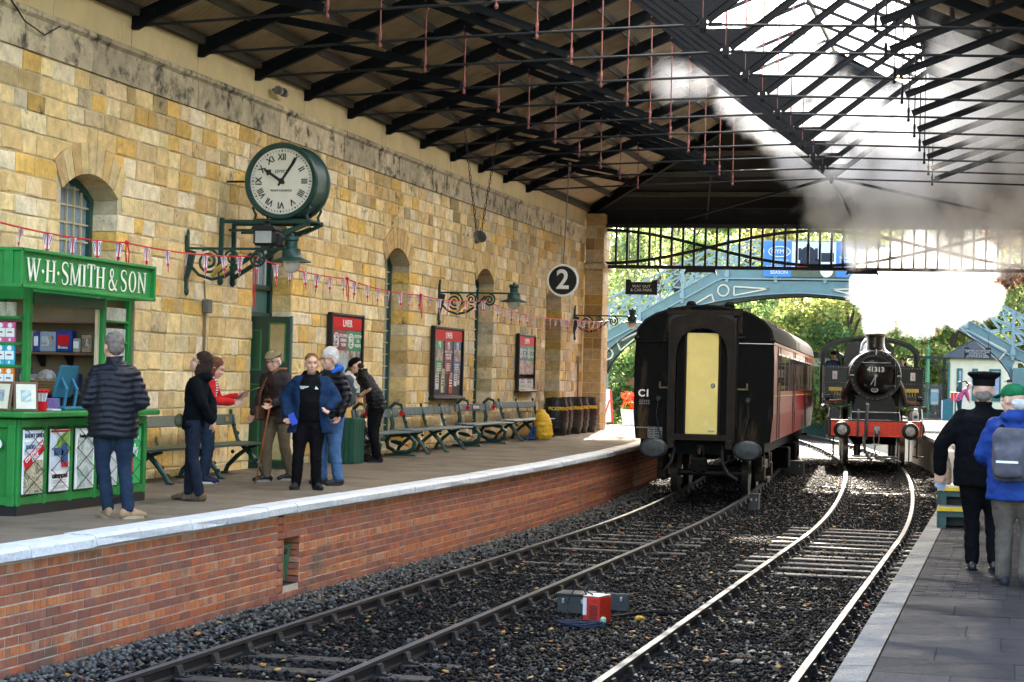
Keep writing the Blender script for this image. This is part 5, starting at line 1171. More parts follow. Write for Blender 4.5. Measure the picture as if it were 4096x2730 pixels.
# ================================================================== steam and smoke
STA = [(-3.39, 55.0, 4.73, .74), (-2.46, 55.2, 4.88, .95), (-1.42, 55.5, 5.03, .95), (-.67, 55.5, 4.92, .58), (-3.64, 55.0, 5.69, .70), (-2.35, 54.8, 5.93, 1.05), (-1.14, 55.0, 5.95, .88), (-3.62, 54.0, 4.0, .26), (-3.45, 54.4, 4.28, .48), (-3.87, 55.0, 5.21, .58)]
STB = [(-4.71, 52.0, 6.98, .74), (-3.72, 52.5, 6.57, .86), (-2.58, 52.0, 6.76, 1.13), (-1.36, 52.0, 6.43, 1.18), (-.17, 52.0, 6.66, 1.06), (-4.76, 50.0, 7.46, .60), (-5.05, 48.0, 7.89, .60), (-5.31, 46.0, 8.27, .60), (-5.58, 44.0, 8.61, .62), (-5.96, 42.5, 8.70, .56),
       (-6.45, 40.0, 8.6, .50), (-6.75, 39.0, 8.4, .48), (-3.50, 49.0, 7.47, .90), (-2.41, 48.0, 7.68, 1.0), (-1.0, 48.0, 7.78, 1.2), (-1.1, 43.0, 8.42, 1.2), (-.19, 40.0, 8.1, 1.15), (-.6, 36.0, 8.45, .95), (.6, 48.5, 7.6, 1.2), (-2.9, 44.5, 8.3, .85), (-4.5, 44.0, 8.11, .72), (-3.4, 42.0, 8.31, .75), (-4.67, 41.0, 8.63, .54), (-4.07, 47.0, 7.57, .75), (-4.02, 39.0, 8.76, .6), (-5.3, 38.0, 8.8, .42)]
def cloud(name, sph, dens, col, label, grow, nscale, nstr, seed, absorb=0.0, sharp=3.0, aniso=.25):
    mb = MB()
    for x, y, z, r in sph: mb.ell((x, y, z), r * grow, 16, 10)
    me = remesh(mb, .14, 0); me.name = name; o = bpy.data.objects.new(name, me); COL.objects.link(o)
    m = bpy.data.materials.new(name + '_vapour'); m.use_nodes = True; nt = m.node_tree; N = nt.nodes; L = nt.links; N.clear()
    out = N.new('ShaderNodeOutputMaterial'); pv = N.new('ShaderNodeVolumePrincipled'); pv.inputs['Color'].default_value = (*col, 1); pv.inputs['Anisotropy'].default_value = aniso
    tc = N.new('ShaderNodeTexCoord'); acc = None
    nw = N.new('ShaderNodeTexNoise'); nw.inputs['Scale'].default_value = nscale * .6; nw.inputs['Detail'].default_value = 2; L.new(tc.outputs['Object'], nw.inputs['Vector'])
    for x, y, z, r in sph:
        d = N.new('ShaderNodeVectorMath'); d.operation = 'DISTANCE'; L.new(tc.outputs['Object'], d.inputs[0]); d.inputs[1].default_value = (x, y, z)
        a = N.new('ShaderNodeMath'); a.operation = 'MULTIPLY_ADD'; L.new(d.outputs['Value'], a.inputs[0]); a.inputs[1].default_value = -1 / r; a.inputs[2].default_value = 1.0
        if acc is None: acc = a.outputs[0]
        else:
            q = N.new('ShaderNodeMath'); q.operation = 'SMOOTH_MAX'; L.new(acc, q.inputs[0]); L.new(a.outputs[0], q.inputs[1]); q.inputs[2].default_value = .25; acc = q.outputs[0]
    n2 = N.new('ShaderNodeTexNoise'); n2.inputs['Scale'].default_value = nscale; n2.inputs['Detail'].default_value = 5; n2.inputs['Roughness'].default_value = .62; n2.inputs['Distortion'].default_value = .4; L.new(tc.outputs['Object'], n2.inputs['Vector'])
    s1 = N.new('ShaderNodeMath'); s1.operation = 'MULTIPLY_ADD'; L.new(n2.outputs[0], s1.inputs[0]); s1.inputs[1].default_value = nstr; s1.inputs[2].default_value = -nstr * .52
    s2 = N.new('ShaderNodeMath'); s2.operation = 'ADD'; L.new(acc, s2.inputs[0]); L.new(s1.outputs[0], s2.inputs[1])
    mr = N.new('ShaderNodeMapRange'); mr.interpolation_type = 'SMOOTHSTEP'; mr.inputs[1].default_value = 0.0; mr.inputs[2].default_value = 1.0 / sharp; mr.inputs[3].default_value = 0; mr.inputs[4].default_value = dens; L.new(s2.outputs[0], mr.inputs[0])
    L.new(mr.outputs[0], pv.inputs['Density']); L.new(pv.outputs[0], out.inputs['Volume'])
    o.data.materials.append(m); o['kind'] = 'stuff'; o['label'] = label; o['category'] = 'steam'
    m.cycles.volume_step_rate = 1.0 if hasattr(m.cycles, 'volume_step_rate') else 1
    return o
cloud('steam_cloud', STA, 3.4, (.95, .955, .965), 'bright white sunlit steam billowing from the engine chimney', 1.4, 1.7, 1.7, 1, 0, 1.9, .35)
cloud('smoke_cloud', [(x, y, z, r * 1.18) for x, y, z, r in STB], 2.0, (.94, .945, .955), 'grey smoke drifting up under the shed roof and through the trusses', 1.3, 1.15, 1.9, 2, 0, 1.3, .2)
# ================================================================== things on the left wall
gi = M('iron_green', (.012, .045, .038), .4, .0, .2, 10, .08, 40, spec=.3, dirt_or_sheen=(.025, .07, .06), ds=5, dthr=.6)
gold = M('gilt', (.50, .33, .09), .45, .4, .2, 10)
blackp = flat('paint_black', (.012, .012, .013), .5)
# ---- station clock
ck = thing('station_clock', 'large round double sided station clock on a green wall bracket', 'clock', (-10.52, 27.5, 5.27))
mb = MB(); mb.lathe([(.49, .0), (.50, -.045), (.555, -.05), (.575, -.02), (.575, .02), (.55, .03), (.55, .50), (.575, .51), (.575, .55), (.5, .56), (0, .56)], (0, 0, 0), 'Y', 56); mb.build('drum', gi, ck, True, 35)
dial = MB().lathe([(0, 0.0), (.495, 0.0)], (0, 0, 0), 'Y', 48).build('dial', M('dial_cream', (.66, .64, .57), .5, 0, .06, 5, .03, 30, dirt_or_sheen=(.45, .36, .24), ds=9, dthr=.70), ck)
mb = MB()
for k in range(60):
    a = 2 * math.pi * k / 60; r0 = .435 if k % 5 else .43; w = .009 if k % 5 else .022
    mb.box((.452 * math.sin(a), -.005, .452 * math.cos(a)), (w, .004, .026), ry(a))
mb.build('minute_mark', blackp, dial)
for k, s in enumerate(['XII', 'I', 'II', 'III', 'IIII', 'V', 'VI', 'VII', 'VIII', 'IX', 'X', 'XI']):
    a = 2 * math.pi * k / 12; x = Vector((math.cos(a), 0, -math.sin(a))); y = Vector((math.sin(a), 0, math.cos(a)))
    text_mesh(s, .135, blackp, dial, Vector((0, -.006, 0)) + y * .355, x, y, 'numeral', squash=.8 if len(s) > 2 else .95, off=.002)
text_mesh('JOYCE', .062, blackp, dial, (0, -.006, .145), (1, 0, 0), (0, 0, 1), 'maker_name', space=1.15)
text_mesh('WHITCHURCH', .045, blackp, dial, (0, -.006, -.14), (1, 0, 0), (0, 0, 1), 'maker_name', space=1.15)
def hand(name, ang, L, w, tip):
    mb = MB(); u = lambda px, py, t: Vector((px * math.cos(ang) + py * math.sin(ang), t, -px * math.sin(ang) + py * math.cos(ang)))
    P = [(-w, -.06), (w, -.06), (w * .9, L * .62), (tip, L * .70), (w * 1.1, L * .80), (w * .9, L * .86), (0, L), (-w * .9, L * .86), (-w * 1.1, L * .80), (-tip, L * .70), (-w * .9, L * .62)] if tip else [(-w, -.08), (w, -.08), (w * 1.3, L * .75), (0, L), (-w * 1.3, L * .75)]
    mb.prism(P, u, -.022, -.012); mb.build(name, blackp, ck)
hand('hour_hand', rad(-57), .335, .021, .055); hand('minute_hand', rad(34), .455, .016, 0)
MB().lathe([(0, -.03), (.04, -.028), (.045, -.01)], (0, 0, 0), 'Y', 16).build('hand_boss', blackp, ck)
for y in (.03, .52):
    mb = MB(); zt = -.60
    mb.bbox((-.94, y, -1.02), (.07, .06, .95), .01); mb.bbox((-.25, y, zt), (1.42, .05, .055), .008); mb.bbox((-.30, y, zt - .13), (1.05, .04, .04), .008)
    mb.bar((-.92, y, -1.42), (.20, y, zt - .1), .05, .06); mb.bar((.22, y, zt - .12), (.44, y, zt - .02), .05, .05)
    for s in (-1, 1): mb.tube([(s * .42, y, zt + .02), (s * .40, y, zt + .10), (s * .45, y, zt + .20), (s * .42, y, zt + .30), (s * .36, y, zt + .22), (s * .28, y, zt + .10)], .022, 6)
    mb.tube([(-.55, y, zt - .14), (-.3, y, zt - .2), (0, y, zt - .16), (.3, y, zt - .05)], .02, 6); mb.ell((-.94, y, -1.5), (.05, .04, .06), 8, 6); mb.ell((.46, y, zt), (.035, .035, .04), 8, 6)
    mb.build('bracket', gi, ck)
mb = MB(); mb.cyl((-.97, .26, .02), (-.54, .26, .02), .016, .016, 8); mb.build('steady_rod', blackp, ck)
MB().box((0, .28, -.57), (.85, .5, .03)).build('base_tray', gi, ck)
# ---- scrolled lamp brackets
def spiral(c, r, turns, a0, y, sgn=1, n=34):
    P = []
    for k in range(n + 1): t = k / n; a = a0 + sgn * 2 * math.pi * turns * t; rr = r * (1 - .88 * t); P.append((c[0] + rr * math.cos(a), y, c[1] + rr * math.sin(a)))
    return P
def lamp_bracket(y, label, dz=0):
    t = thing('wall_lamp', label, 'wall lamp', (WX, y, 4.14 + dz), 0, 'scrolled lamp brackets along the stone wall')
    mb = MB(); mb.bbox((.03, 0, -.16), (.05, .07, .78), .01); mb.ell((.04, 0, -.58), (.035, .04, .06), 8, 6); mb.ell((.04, 0, .26), (.025, .03, .06), 8, 6); mb.prism([(.05, -.42), (.12, -.2), (.16, .0), (.05, .02)], lambda u, v, q: (u, q, v), -.03, .03); mb.build('wall_plate', gi, t)
    mb = MB(); mb.bbox((.78, 0, .04), (1.6, .035, .035), .006); mb.build('arm', gi, t)
    mb = MB(); mb.tube(spiral((.36, -.15), .19, 2.3, rad(120), 0, -1), .02, 6); mb.tube(spiral((.72, -.09), .11, 1.7, rad(160), 0, -1), .017, 6); mb.tube(spiral((1.10, -.10), .13, 2.0, rad(90), 0, -1), .02, 6)
    mb.tube([(.10, 0, -.22), (.22, 0, -.34), (.42, 0, -.40), (.62, 0, -.36), (.80, 0, -.24), (.92, 0, -.12), (1.02, 0, -.02)], .024, 6); mb.tube([(.53, 0, -.12), (.62, 0, -.22), (.75, 0, -.22)], .016, 6); mb.build('scroll', gi, t)
    mb = MB(); mb.tube([(.42, 0, -.36), (.50, 0, -.26), (.58, 0, -.20), (.60, 0, -.12)], [.03, .045, .035, .01], 6); mb.tube([(.55, 0, -.34), (.66, 0, -.26), (.68, 0, -.18)], [.025, .035, .01], 6); mb.build('acanthus_leaf', gold, t)
    mb = MB(); mb.lathe([(.0, .20), (.10, .20), (.105, .15), (.085, .13), (.085, .04), (.13, .02), (.135, -.08), (.15, -.10), (.28, -.145), (.285, -.16), (.13, -.14), (.0, -.14)], (1.62, 0, .02), 'Z', 26); mb.ell((1.62, 0, .24), (.03, .03, .03), 8, 6); sh = mb.build('shade', gi, t, True, 35)
    mb = MB(); mb.lathe([(.125, -.14), (.13, -.18), (.115, -.25), (.07, -.30), (0, -.32)], (1.62, 0, .02), 'Z', 20); mb.build('globe', M('lamp_globe', (.55, .53, .46), .2, 0, .1, 5, spec=.6), sh, True)
lamp_bracket(26.3, 'scrolled green lamp bracket just below the big clock'); lamp_bracket(39.25, 'scrolled green lamp bracket above the middle poster board'); lamp_bracket(52.4, 'scrolled lamp bracket at the far end by the stone pillar', .02)
fl = thing('flood_light', 'black box flood light clamped under the clock bracket', 'flood light', (-10.24, 26.25, 4.20))
MB().bbox((0, 0, .14), (.34, .26, .24), .04).prism([(-.19, .24), (.19, .24), (.14, .30), (-.14, .30)], lambda u, v, q: (u, q, v), -.16, .13).build('housing', blackp, fl)
MB().box((0, -.132, .14), (.24, .01, .17)).build('lens', M('flood_lens', (.35, .36, .36), .15), fl); MB().lathe([(.06, .3), (.03, .34), (.05, .37), (0, .39)], (0, 0, 0), 'Z', 12).build('finial', blackp, fl); MB().bbox((.2, 0, .10), (.09, .18, .18), .02).build('gear_box', blackp, fl)
# cable conduit and switch box on the wall
cd = thing('conduit', 'thin grey conduit with a switch box running down the stone wall', 'conduit', (WX, 27.0, 0)); cg = M('conduit_grey', (.12, .12, .11), .6)
mb = MB(); mb.tube([(.03, -.05, 3.75), (.03, 0, 3.5), (.03, 0, 3.35)], .012, 6); mb.cyl((.03, .02, 1.7), (.03, .02, 3.3), .022, .022, 8); mb.build('pipe', M('conduit_rust', (.20, .14, .09), .7), cd); MB().bbox((.06, .02, 3.38), (.1, .16, .2), .01).build('switch_box', cg, cd)
jb = MB().bbox((WX + .03, 53.0, 3.0), (.07, .24, .2), .01).cyl((WX + .03, 53.0, 1.2), (WX + .03, 53.0, 2.9), .025, .025, 8).build('junction_box', M('conduit_rust', (.20, .14, .09), .7)); tag(jb, 'small cream junction box with pipe on the wall behind the barrels', 'junction box')
# ---- doorway with open leaf
dkg = M('door_dark_green', (.016, .035, .024), .5, 0, .15, 8, .08, 30); brg = M('door_bright_green', (.02, .17, .04), .5)
dr_ = thing('station_door', 'open dark green panelled door in the stone doorway behind the old man', 'door', (WX, 29.06, zl(29)))
lf = MB().bbox((.26, 0, 1.2), (.70, .05, 2.38), .008).build('leaf', dkg, dr_)
for x, w, z, h, gl in ((.04, .17, 1.86, .62, 0), (.04, .17, .72, 1.2, 0), (.40, .26, 1.98, .60, 1), (.40, .26, .62, .95, 2)):
    mb = MB(); 
    for s in (-1, 1): mb.box((x + s * w / 2, -.03, z), (.022, .022, h + .02)); mb.box((x, -.03, z + s * h / 2), (w + .02, .022, .022))
    pn = mb.build('panel_frame', brg, lf)
    MB().box((x, -.022, z), (w, .012, h)).build('panel', M('door_glass', (.34, .26, .12), .15, 0, .35, 3, spec=.6) if gl == 1 else (M('door_pane_reflection', (.42, .36, .18), .4) if gl == 2 else M('panel_green', (.015, .06, .025), .4)), pn)  # glass panes carry the wall's reflection in their colour
mb = MB(); mb.tube([(.50, -.04, 1.42), (.50, -.08, 1.45), (.50, -.08, 1.15), (.50, -.04, 1.12)], .012, 6); mb.build('pull_handle', steel, lf); MB().box((.62, 0, 1.2), (.025, .06, 2.4)).build('leaf_edge', M('edge_teal', (.03, .12, .10), .5), lf)
tq = thing('fanlight', 'teal transom and barred fanlight above the open door', 'window', (WX - .38, 29.8, 3.36))
mb = MB(); mb.box((0, 0, .0), (.1, 1.7, .09)); mb.box((0, 0, .45), (.1, 1.7, .08)); 
for s in (-1, 1): mb.box((0, s * .81, .7), (.1, .09, 1.5))
mb.build('frame', gi, tq); MB().box((-.02, 0, .22), (.03, 1.5, .4)).build('transom_panel', M('teal_panel', (.05, .13, .13), .3), tq)
for k in range(5): MB().box((.0, -.6 + .3 * k, .95), (.03, .025, .9)).build('bar', M('bar_pale', (.5, .5, .46), .5), tq)
MB().box((-.03, 0, .95), (.01, 1.6, 1.0)).build('pane', pane_m, tq)
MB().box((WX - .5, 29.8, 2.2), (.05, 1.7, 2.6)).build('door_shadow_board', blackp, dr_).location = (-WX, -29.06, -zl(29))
# ---- poster boards
def print_mat(name, cols, scale, seed, aniso=(1, 1, 1)):
    if name in MATS: return MATS[name]
    m = bpy.data.materials.new(name); m.use_nodes = True; nt = m.node_tree; N = nt.nodes; L = nt.links; b = N['Principled BSDF']; b.inputs['Roughness'].default_value = .35
    tc = N.new('ShaderNodeTexCoord'); mp = N.new('ShaderNodeMapping'); mp.inputs['Location'].default_value = (seed * 3.1, seed * 1.7, seed); mp.inputs['Scale'].default_value = aniso; L.new(tc.outputs['Object'], mp.inputs[0])
    n = N.new('ShaderNodeTexNoise'); n.inputs['Scale'].default_value = scale; n.inputs['Detail'].default_value = 5; n.inputs['Roughness'].default_value = .7; n.inputs['Distortion'].default_value = 1.2; L.new(mp.outputs[0], n.inputs['Vector'])
    cr_ = N.new('ShaderNodeValToRGB'); el = cr_.color_ramp.elements; k = len(cols)
    while len(el) < k: el.new(.5)
    for i, c in enumerate(cols): el[i].position = .28 + .44 * i / (k - 1); el[i].color = (*c, 1)
    cr_.color_ramp.interpolation = 'CONSTANT' if k > 4 else 'LINEAR'
    L.new(n.outputs[0], cr_.inputs[0]); L.new(cr_.outputs[0], b.inputs['Base Color']); MATS[name] = m; return m
pic1 = print_mat('print_photo_dark', [(.02, .025, .03), (.05, .06, .08), (.35, .28, .2), (.45, .5, .55), (.08, .06, .05), (.5, .45, .4)], 4, 1)
pic3 = print_mat('print_photo_tea', [(.25, .2, .18), (.5, .42, .36), (.12, .08, .07), (.55, .5, .48), (.2, .25, .3)], 5, 2)
hred = flat('header_red', (.55, .012, .015), .6, .15); mar = flat('poster_maroon', (.20, .02, .035), .4); pgr = flat('poster_green', (.02, .22, .09), .4); pbl = flat('poster_blue', (.02, .10, .25), .4); pgy = flat('poster_grey', (.50, .52, .52), .45)
letm = flat('poster_white', (.75, .75, .72), .5); ygrn = print_mat('print_tiles', [(.75, .78, .72), (.05, .3, .1), (.72, .75, .7), (.04, .25, .1), (.6, .6, .3)], 9, 4)
UY, UZ = (0, 1, 0), (0, 0, 1)
def board(y0, y1, z0, z1, label):
    t = thing('poster_board', label, 'poster board', (WX + .03, (y0 + y1) / 2, (z0 + z1) / 2)); w = y1 - y0; h = z1 - z0
    MB().bbox((.02, 0, 0), (.05, w, h), .01).build('backing', blackp, t)
    mb = MB()
    for s in (-1, 1): mb.bbox((.045, s * (w / 2 - .03), 0), (.09, .07, h + .02), .012); mb.bbox((.045, 0, s * (h / 2 - .02)), (.09, w + .02, .05), .012)
    mb.bbox((.06, 0, -h / 2 - .01), (.14, w + .14, .05), .012); mb.build('frame', blackp, t)
    hd = MB().box((.05, 0, h / 2 - .17), (.02, w - .16, .22)).build('header', hred, t); text_mesh('LNER', .17, letm, hd, (.064, 0, h / 2 - .17), UY, UZ, 'lettering', space=1.35, off=.004)
    return t, w, h
def pane_(t, y, z, w, h, mat, name='poster', x=.05): return MB().box((x, y, z), (.012, w, h)).build(name, mat, t)
def lines(t, par, y, z, w, n, dz, mat, x=.058):
    mb = MB()
    for k in range(n): mb.box((x, y, z - dz * k), (.004, w * R_.uniform(.6, 1), dz * .45))
    mb.build('print_lines', mat, par)
def emblem(par, y, z, r):
    mb = MB(); P = [(.06, y + r * .9 * math.cos(a), z + r * .62 * math.sin(a)) for a in np.linspace(0, 6.283, 21)[:-1]]; mb.tube(P, .012, 5, closed=True)
    for k in range(14):
        a = rad(30 + 120 * k / 13); mb.box((.06, y + 1.25 * r * math.cos(a), z + r * math.sin(a)), (.004, .03, .025)); mb.box((.06, y - 1.25 * r * math.cos(a), z - r * math.sin(a)), (.004, .03, .025))
    mb.build('emblem', letm, par); text_mesh('NYMR', r * .75, letm, par, (.06, y, z), UY, UZ)
t, w, h = board(32.4, 34.16, 2.06, 3.50, 'red headed poster board for dining train and tea rooms beside the bending man'); iw = w - .16
a = pane_(t, -iw / 4, h / 2 - .47, iw / 2, .36, mar); emblem(a, -iw / 4 - .18, h / 2 - .47, .12); text_mesh('PULLMAN\nDINING\nTRAIN', .085, letm, a, (.06, -iw / 4 + .2, h / 2 - .47), UY, UZ, squash=1.1)
a = pane_(t, iw / 4, h / 2 - .47, iw / 2, .36, pgr); emblem(a, iw / 4 - .18, h / 2 - .47, .12); text_mesh('STATION\nTEA\nROOMS', .085, letm, a, (.06, iw / 4 + .2, h / 2 - .47), UY, UZ, squash=1.1)
a = pane_(t, 0, h / 2 - .90, iw, .50, pic1, 'picture')
mb = MB(); mb.ell((.058, -.1, h / 2 - .74), (.004, .07, .06), 10, 6); mb.box((.058, -.1, h / 2 - .95), (.004, .22, .32)); mb.build('picture_figure', flat('fig_blue', (.32, .45, .55)), a)
mb = MB(); mb.box((.057, -.05, h / 2 - 1.08), (.004, iw * .8, .13)); mb.build('picture_table', flat('cloth', (.7, .68, .62)), a)
a = pane_(t, 0, -h / 2 + .20, iw, .32, pgy); text_mesh('FOR DELICIOUS YORKSHIRE\nFOOD AND DRINK', .055, blackp, a, (.06, -.05, -h / 2 + .28), UY, UZ); lines(t, a, 0, -h / 2 + .19, .7, 3, .03, blackp); pane_(t, .3, -h / 2 + .10, iw * .55, .12, ygrn, 'tile_pattern', .056)
t, w, h = board(38.72, 40.96, 2.0, 3.47, 'red headed notice board with green maroon and blue columns of leaflets'); iw = w - .2
for k, (mt, tx) in enumerate(((pgr, pic1), (mar, None), (pbl, pic3))):
    y = -iw / 3 + iw / 3 * k; a = pane_(t, y, h / 2 - .62, iw * .27, .70, mt); emblem(a, y, h / 2 - .38, .07)
    if tx: pane_(t, y, h / 2 - .58, iw * .24, .24, tx, 'picture', .056); lines(t, a, y, h / 2 - .76, .4, 5, .035, letm)
    else: text_mesh('OUR NEXT WALK\nNEEDS YOUR\nDONATION', .07, letm, a, (.06, y, h / 2 - .58), UY, UZ); lines(t, a, y, h / 2 - .76, .4, 5, .035, letm)
for k, (y, z, ww, hh, c) in enumerate(((-.78, -.35, .22, .42, (.6, .62, .65)), (-.36, -.38, .24, .5, (.55, .52, .3)), (-.26, -.52, .12, .22, (.05, .2, .35)), (.22, -.40, .26, .48, (.40, .08, .04)), (.6, -.30, .2, .38, (.65, .65, .66)), (.83, -.28, .16, .36, (.55, .5, .42)))):
    a = pane_(t, y, z, ww, hh, flat('leaf_%d' % k, c), 'leaflet'); lines(t, a, y, z + hh * .3, ww * .8, 5, hh * .12, blackp if k != 3 else letm); pane_(t, y, z + hh * .28, ww * .8, hh * .25, pic1 if k % 2 else pic3, 'picture', .056)
t, w, h = board(45.9, 47.6, 2.15, 3.52, 'red headed poster board with blue and green heading farthest along the wall'); iw = w - .16
for s, mt in ((-1, flat('poster_slate', (.06, .12, .25), .4)), (1, pgr)): a = pane_(t, s * iw / 4, h / 2 - .46, iw / 2, .36, mt); emblem(a, s * iw / 4 - .16, h / 2 - .46, .11); text_mesh('STATION\nGIFT\nSHOPS' if s < 0 else 'STATION\nTEA\nROOMS', .08, letm, a, (.06, s * iw / 4 + .2, h / 2 - .46), UY, UZ)
pane_(t, 0, h / 2 - .86, iw, .44, pic3, 'picture'); a = pane_(t, 0, -h / 2 + .22, iw, .36, pgy); lines(t, a, -.35, -h / 2 + .34, .4, 5, .035, blackp); lines(t, a, .35, -h / 2 + .34, .4, 5, .035, blackp); pane_(t, 0, -h / 2 + .09, iw, .09, ygrn, 'tile_pattern', .056)
# ---- hanging platform number
s2 = thing('platform_sign', 'round black and white platform sign with the number 2 on a long rod', 'sign', (-9.93, 44.0, 4.71))
MB().lathe([(0, -.02), (.37, -.02), (.37, .02), (0, .02)], (0, 0, 0), 'Y', 40).build('disc', letm, s2); MB().lathe([(0, -.024), (.325, -.024)], (0, 0, 0), 'Y', 40).build('field', blackp, s2)
text_mesh('2', .62, letm, s2, (0, -.028, .0), (1, 0, 0), (0, 0, 1), 'numeral', off=.012); mb = MB(); mb.cyl((0, 0, .37), (.08, 0, 2.55), .014, .014, 8); mb.bbox((.09, 0, 2.6), (.06, .05, .2), .01); mb.build('rod', cg, s2)
# ---- chain hung loudspeaker
sp = thing('loudspeaker', 'small dark horn loudspeaker hanging from two chains', 'loudspeaker', (-10.33, 38.0, 5.2)); 
mb = MB(); mb.lathe([(.02, .14), (.05, .1), (.07, 0), (.13, -.1), (.14, -.11), (.1, -.09), (0, 0)], (0, 0, 0), 'Y', 18); mb.v = [tuple(rzm(.6) @ rx(-.45) @ Vector(v)) for v in mb.v]; mb.build('horn', M('horn_dark', (.05, .045, .04), .5), sp, True, 40)
for a, b in (((-.03, 0, .08), (-.35, 0, 2.3)), ((.05, 0, .08), (.36, 0, 2.15))):
    mb = MB(); A = Vector(a); B = Vector(b); n = 26
    for k in range(n):
        p = A.lerp(B, k / n); q = A.lerp(B, (k + 1) / n); d = Vector((.018, 0, 0)) if k % 2 else Vector((0, .018, 0)); mb.tube([p - d * .3, p + d, q + d, q + d * .3, q - d, p - d], .007, 4, closed=True)
    mb.build('chain', blackp, sp)
# wall cctv lamp by the roof and loose wire
cv = thing('spot_lamp', 'small twin chrome spot lamps on the plaster under the roof', 'spot lamp', (WX + .02, 29.6, 6.92)); 
for s in (-1, 1): mb = MB(); mb.lathe([(.03, .1), (.06, .06), (.07, -.06), (.0, -.05)], (.12, s * .12, 0), 'Y', 14); mb.cyl((0, s * .1, .02), (.12, s * .12, .03), .02, .02, 6); mb.build('lamp_head', steel, cv, True, 40)
mb = MB(); mb.tube([(WX + .1, 20.6, 6.85), (WX + .1, 21.2, 6.52), (WX + .1, 21.7, 6.44), (WX + .1, 22.1, 6.62)], .01, 5); o = mb.build('loose_wire', blackp); tag(o, 'loose black wire drooping over the stone cornice', 'wire')
# ---- bunting
bt = thing('bunting', 'string of small union flag pennants along the platform wall', 'bunting', (0, 0, 0))
fw = flat('flag_white', (.75, .74, .72), .7); fr_ = flat('flag_red', (.50, .02, .06), .7); fbl = flat('flag_blue', (.04, .06, .20), .7); cordm = flat('cord_red', (.6, .02, .02), .6)
def bun_pts():
    K = [(-10.5, 15.5, 4.05), (-10.5, 19.12, 3.96), (-10.5, 22.21, 3.97), (-10.5, 26.38, 4.08), (-10.5, 30.49, 3.99), (-10.5, 34.66, 3.92), (-10.45, 39.14, 4.02), (-10.5, 46.47, 3.90), (-10.5, 48.0, 3.95), (-10.5, 52.6, 4.1)]
    P = []
    for a, b in zip(K[:-1], K[1:]):
        n = max(4, int((b[1] - a[1]) / .15))
        for k in range(n):
            t = k / n; sag = .05 * 4 * t * (1 - t) * (b[1] - a[1]) / 4; P.append(tuple(a[i] + (b[i] - a[i]) * t - (sag if i == 2 else 0) for i in range(3)))
    return P + [K[-1]], K
BP, BK = bun_pts(); mb = MB(); mb.tube(BP, .011, 5); mb.build('cord', cordm, bt)
pm = MB(); hw, hh = .066, .30
pm.add([(0, -hw, 0), (0, hw, 0), (0, 0, -hh)], [(0, 1, 2)], mi=0)
for sx in (-1, 1):
    x = .003 * sx
    def tri(P, mi): pm.add([(x, u, v) for u, v in P], [tuple(range(len(P)))], mi=mi)
    tri([(-.013, 0), (.013, 0), (.010, -.24), (0, -.30), (-.010, -.24)], 1); tri([(-.028, -.165), (.028, -.165), (.020, -.205), (-.020, -.205)], 1); tri([(-.012, -.24), (.012, -.24), (0, -.30)], 1)
    for s in (-1, 1): tri([(s * .020, -.01), (s * .036, -.01), (s * .022, -.09)], 2); tri([(s * .050, -.012), (s * .060, -.012), (s * .030, -.13), (s * .025, -.11)], 2)
p0 = pm.build('pennant', [fw, fr_, fbl], bt); first = True; acc = 0.0; nxt = .3; yprev = BP[0]
for a, b in zip(BP[:-1], BP[1:]):
    acc += math.dist(a, b)
    if acc >= nxt and a[1] > 18.3:
        s = p0 if first else p0.copy()
        if not first: COL.objects.link(s)
        first = False; s.location = (a[0], a[1], a[2] - .008); s.rotation_euler = (R_.uniform(-.1, .1), R_.uniform(-.12, .12), R_.uniform(-.75, .1)); sc_ = R_.uniform(.92, 1.05); s.scale = (sc_,) * 3; nxt = acc + R_.uniform(.48, .62)
for k, (y, L_) in enumerate(((22.21, .3), (26.4, .72), (30.5, .36), (34.66, .42))):
    z = [q for q in BK if abs(q[1] - y) < .1][0][2]; mb = MB()
    for s in (-1, 1): mb.tube([(-10.48, y + s * .01, z), (-10.47, y + s * .05, z - L_ * .4), (-10.48, y + s * .03 + .03, z - L_ * (1 if s > 0 else .8))], .009, 5)
    mb.ell((-10.48, y, z), (.03, .04, .03), 8, 6); mb.build('ribbon', cordm, bt)
# ================================================================== kiosk
kg = M('kiosk_green', (.010, .19, .035), .5, 0, .2, 4, .15, 18, spec=.3, dirt_or_sheen=(.012, .12, .03), ds=3, dthr=.62); kgd = M('kiosk_dark_green', (.008, .045, .02), .5); kint = M('kiosk_interior', (.20, .145, .08), .8, 0, .15, 3); wood = M('brown_wood', (.14, .075, .04), .5, 0, .25, 8, .1, 30, aniso=(1, 1, 6))
kx = -9.63; ky0, ky1 = 18.0, 21.06; kzb = zl(18)
kk = thing('newspaper_kiosk', 'green newspaper kiosk with a white lettered sign board and a counter', 'kiosk', (0, 0, 0))
MB().box(((kx - 11.45) / 2 + .01, (ky0 + ky1) / 2, kzb + .055), (kx + 11.45, ky1 - ky0 - .01, .11)).build('plinth', blackp, kk)
MB().box(((kx - 11.4) / 2 - .02, (ky0 + ky1) / 2, kzb + .51), (kx + 11.4 - .04, ky1 - ky0 - .06, .82)).build('counter_body', kg, kk)
MB().bbox(((kx - 11.4) / 2 + .05, (ky0 + ky1) / 2 - .05, kzb + 1.02), (kx + 11.4 + .2, ky1 - ky0 + .2, .06), .012).build('counter_top', kg, kk)
mb = MB()
fy = [ky0 + .02, ky0 + .10, ky0 + .56, ky0 + .62, ky0 + 1.14, ky0 + 1.20, ky0 + 1.72, ky0 + 1.78, ky0 + 2.30, ky0 + 2.36, ky1 - .1, ky1 - .02]
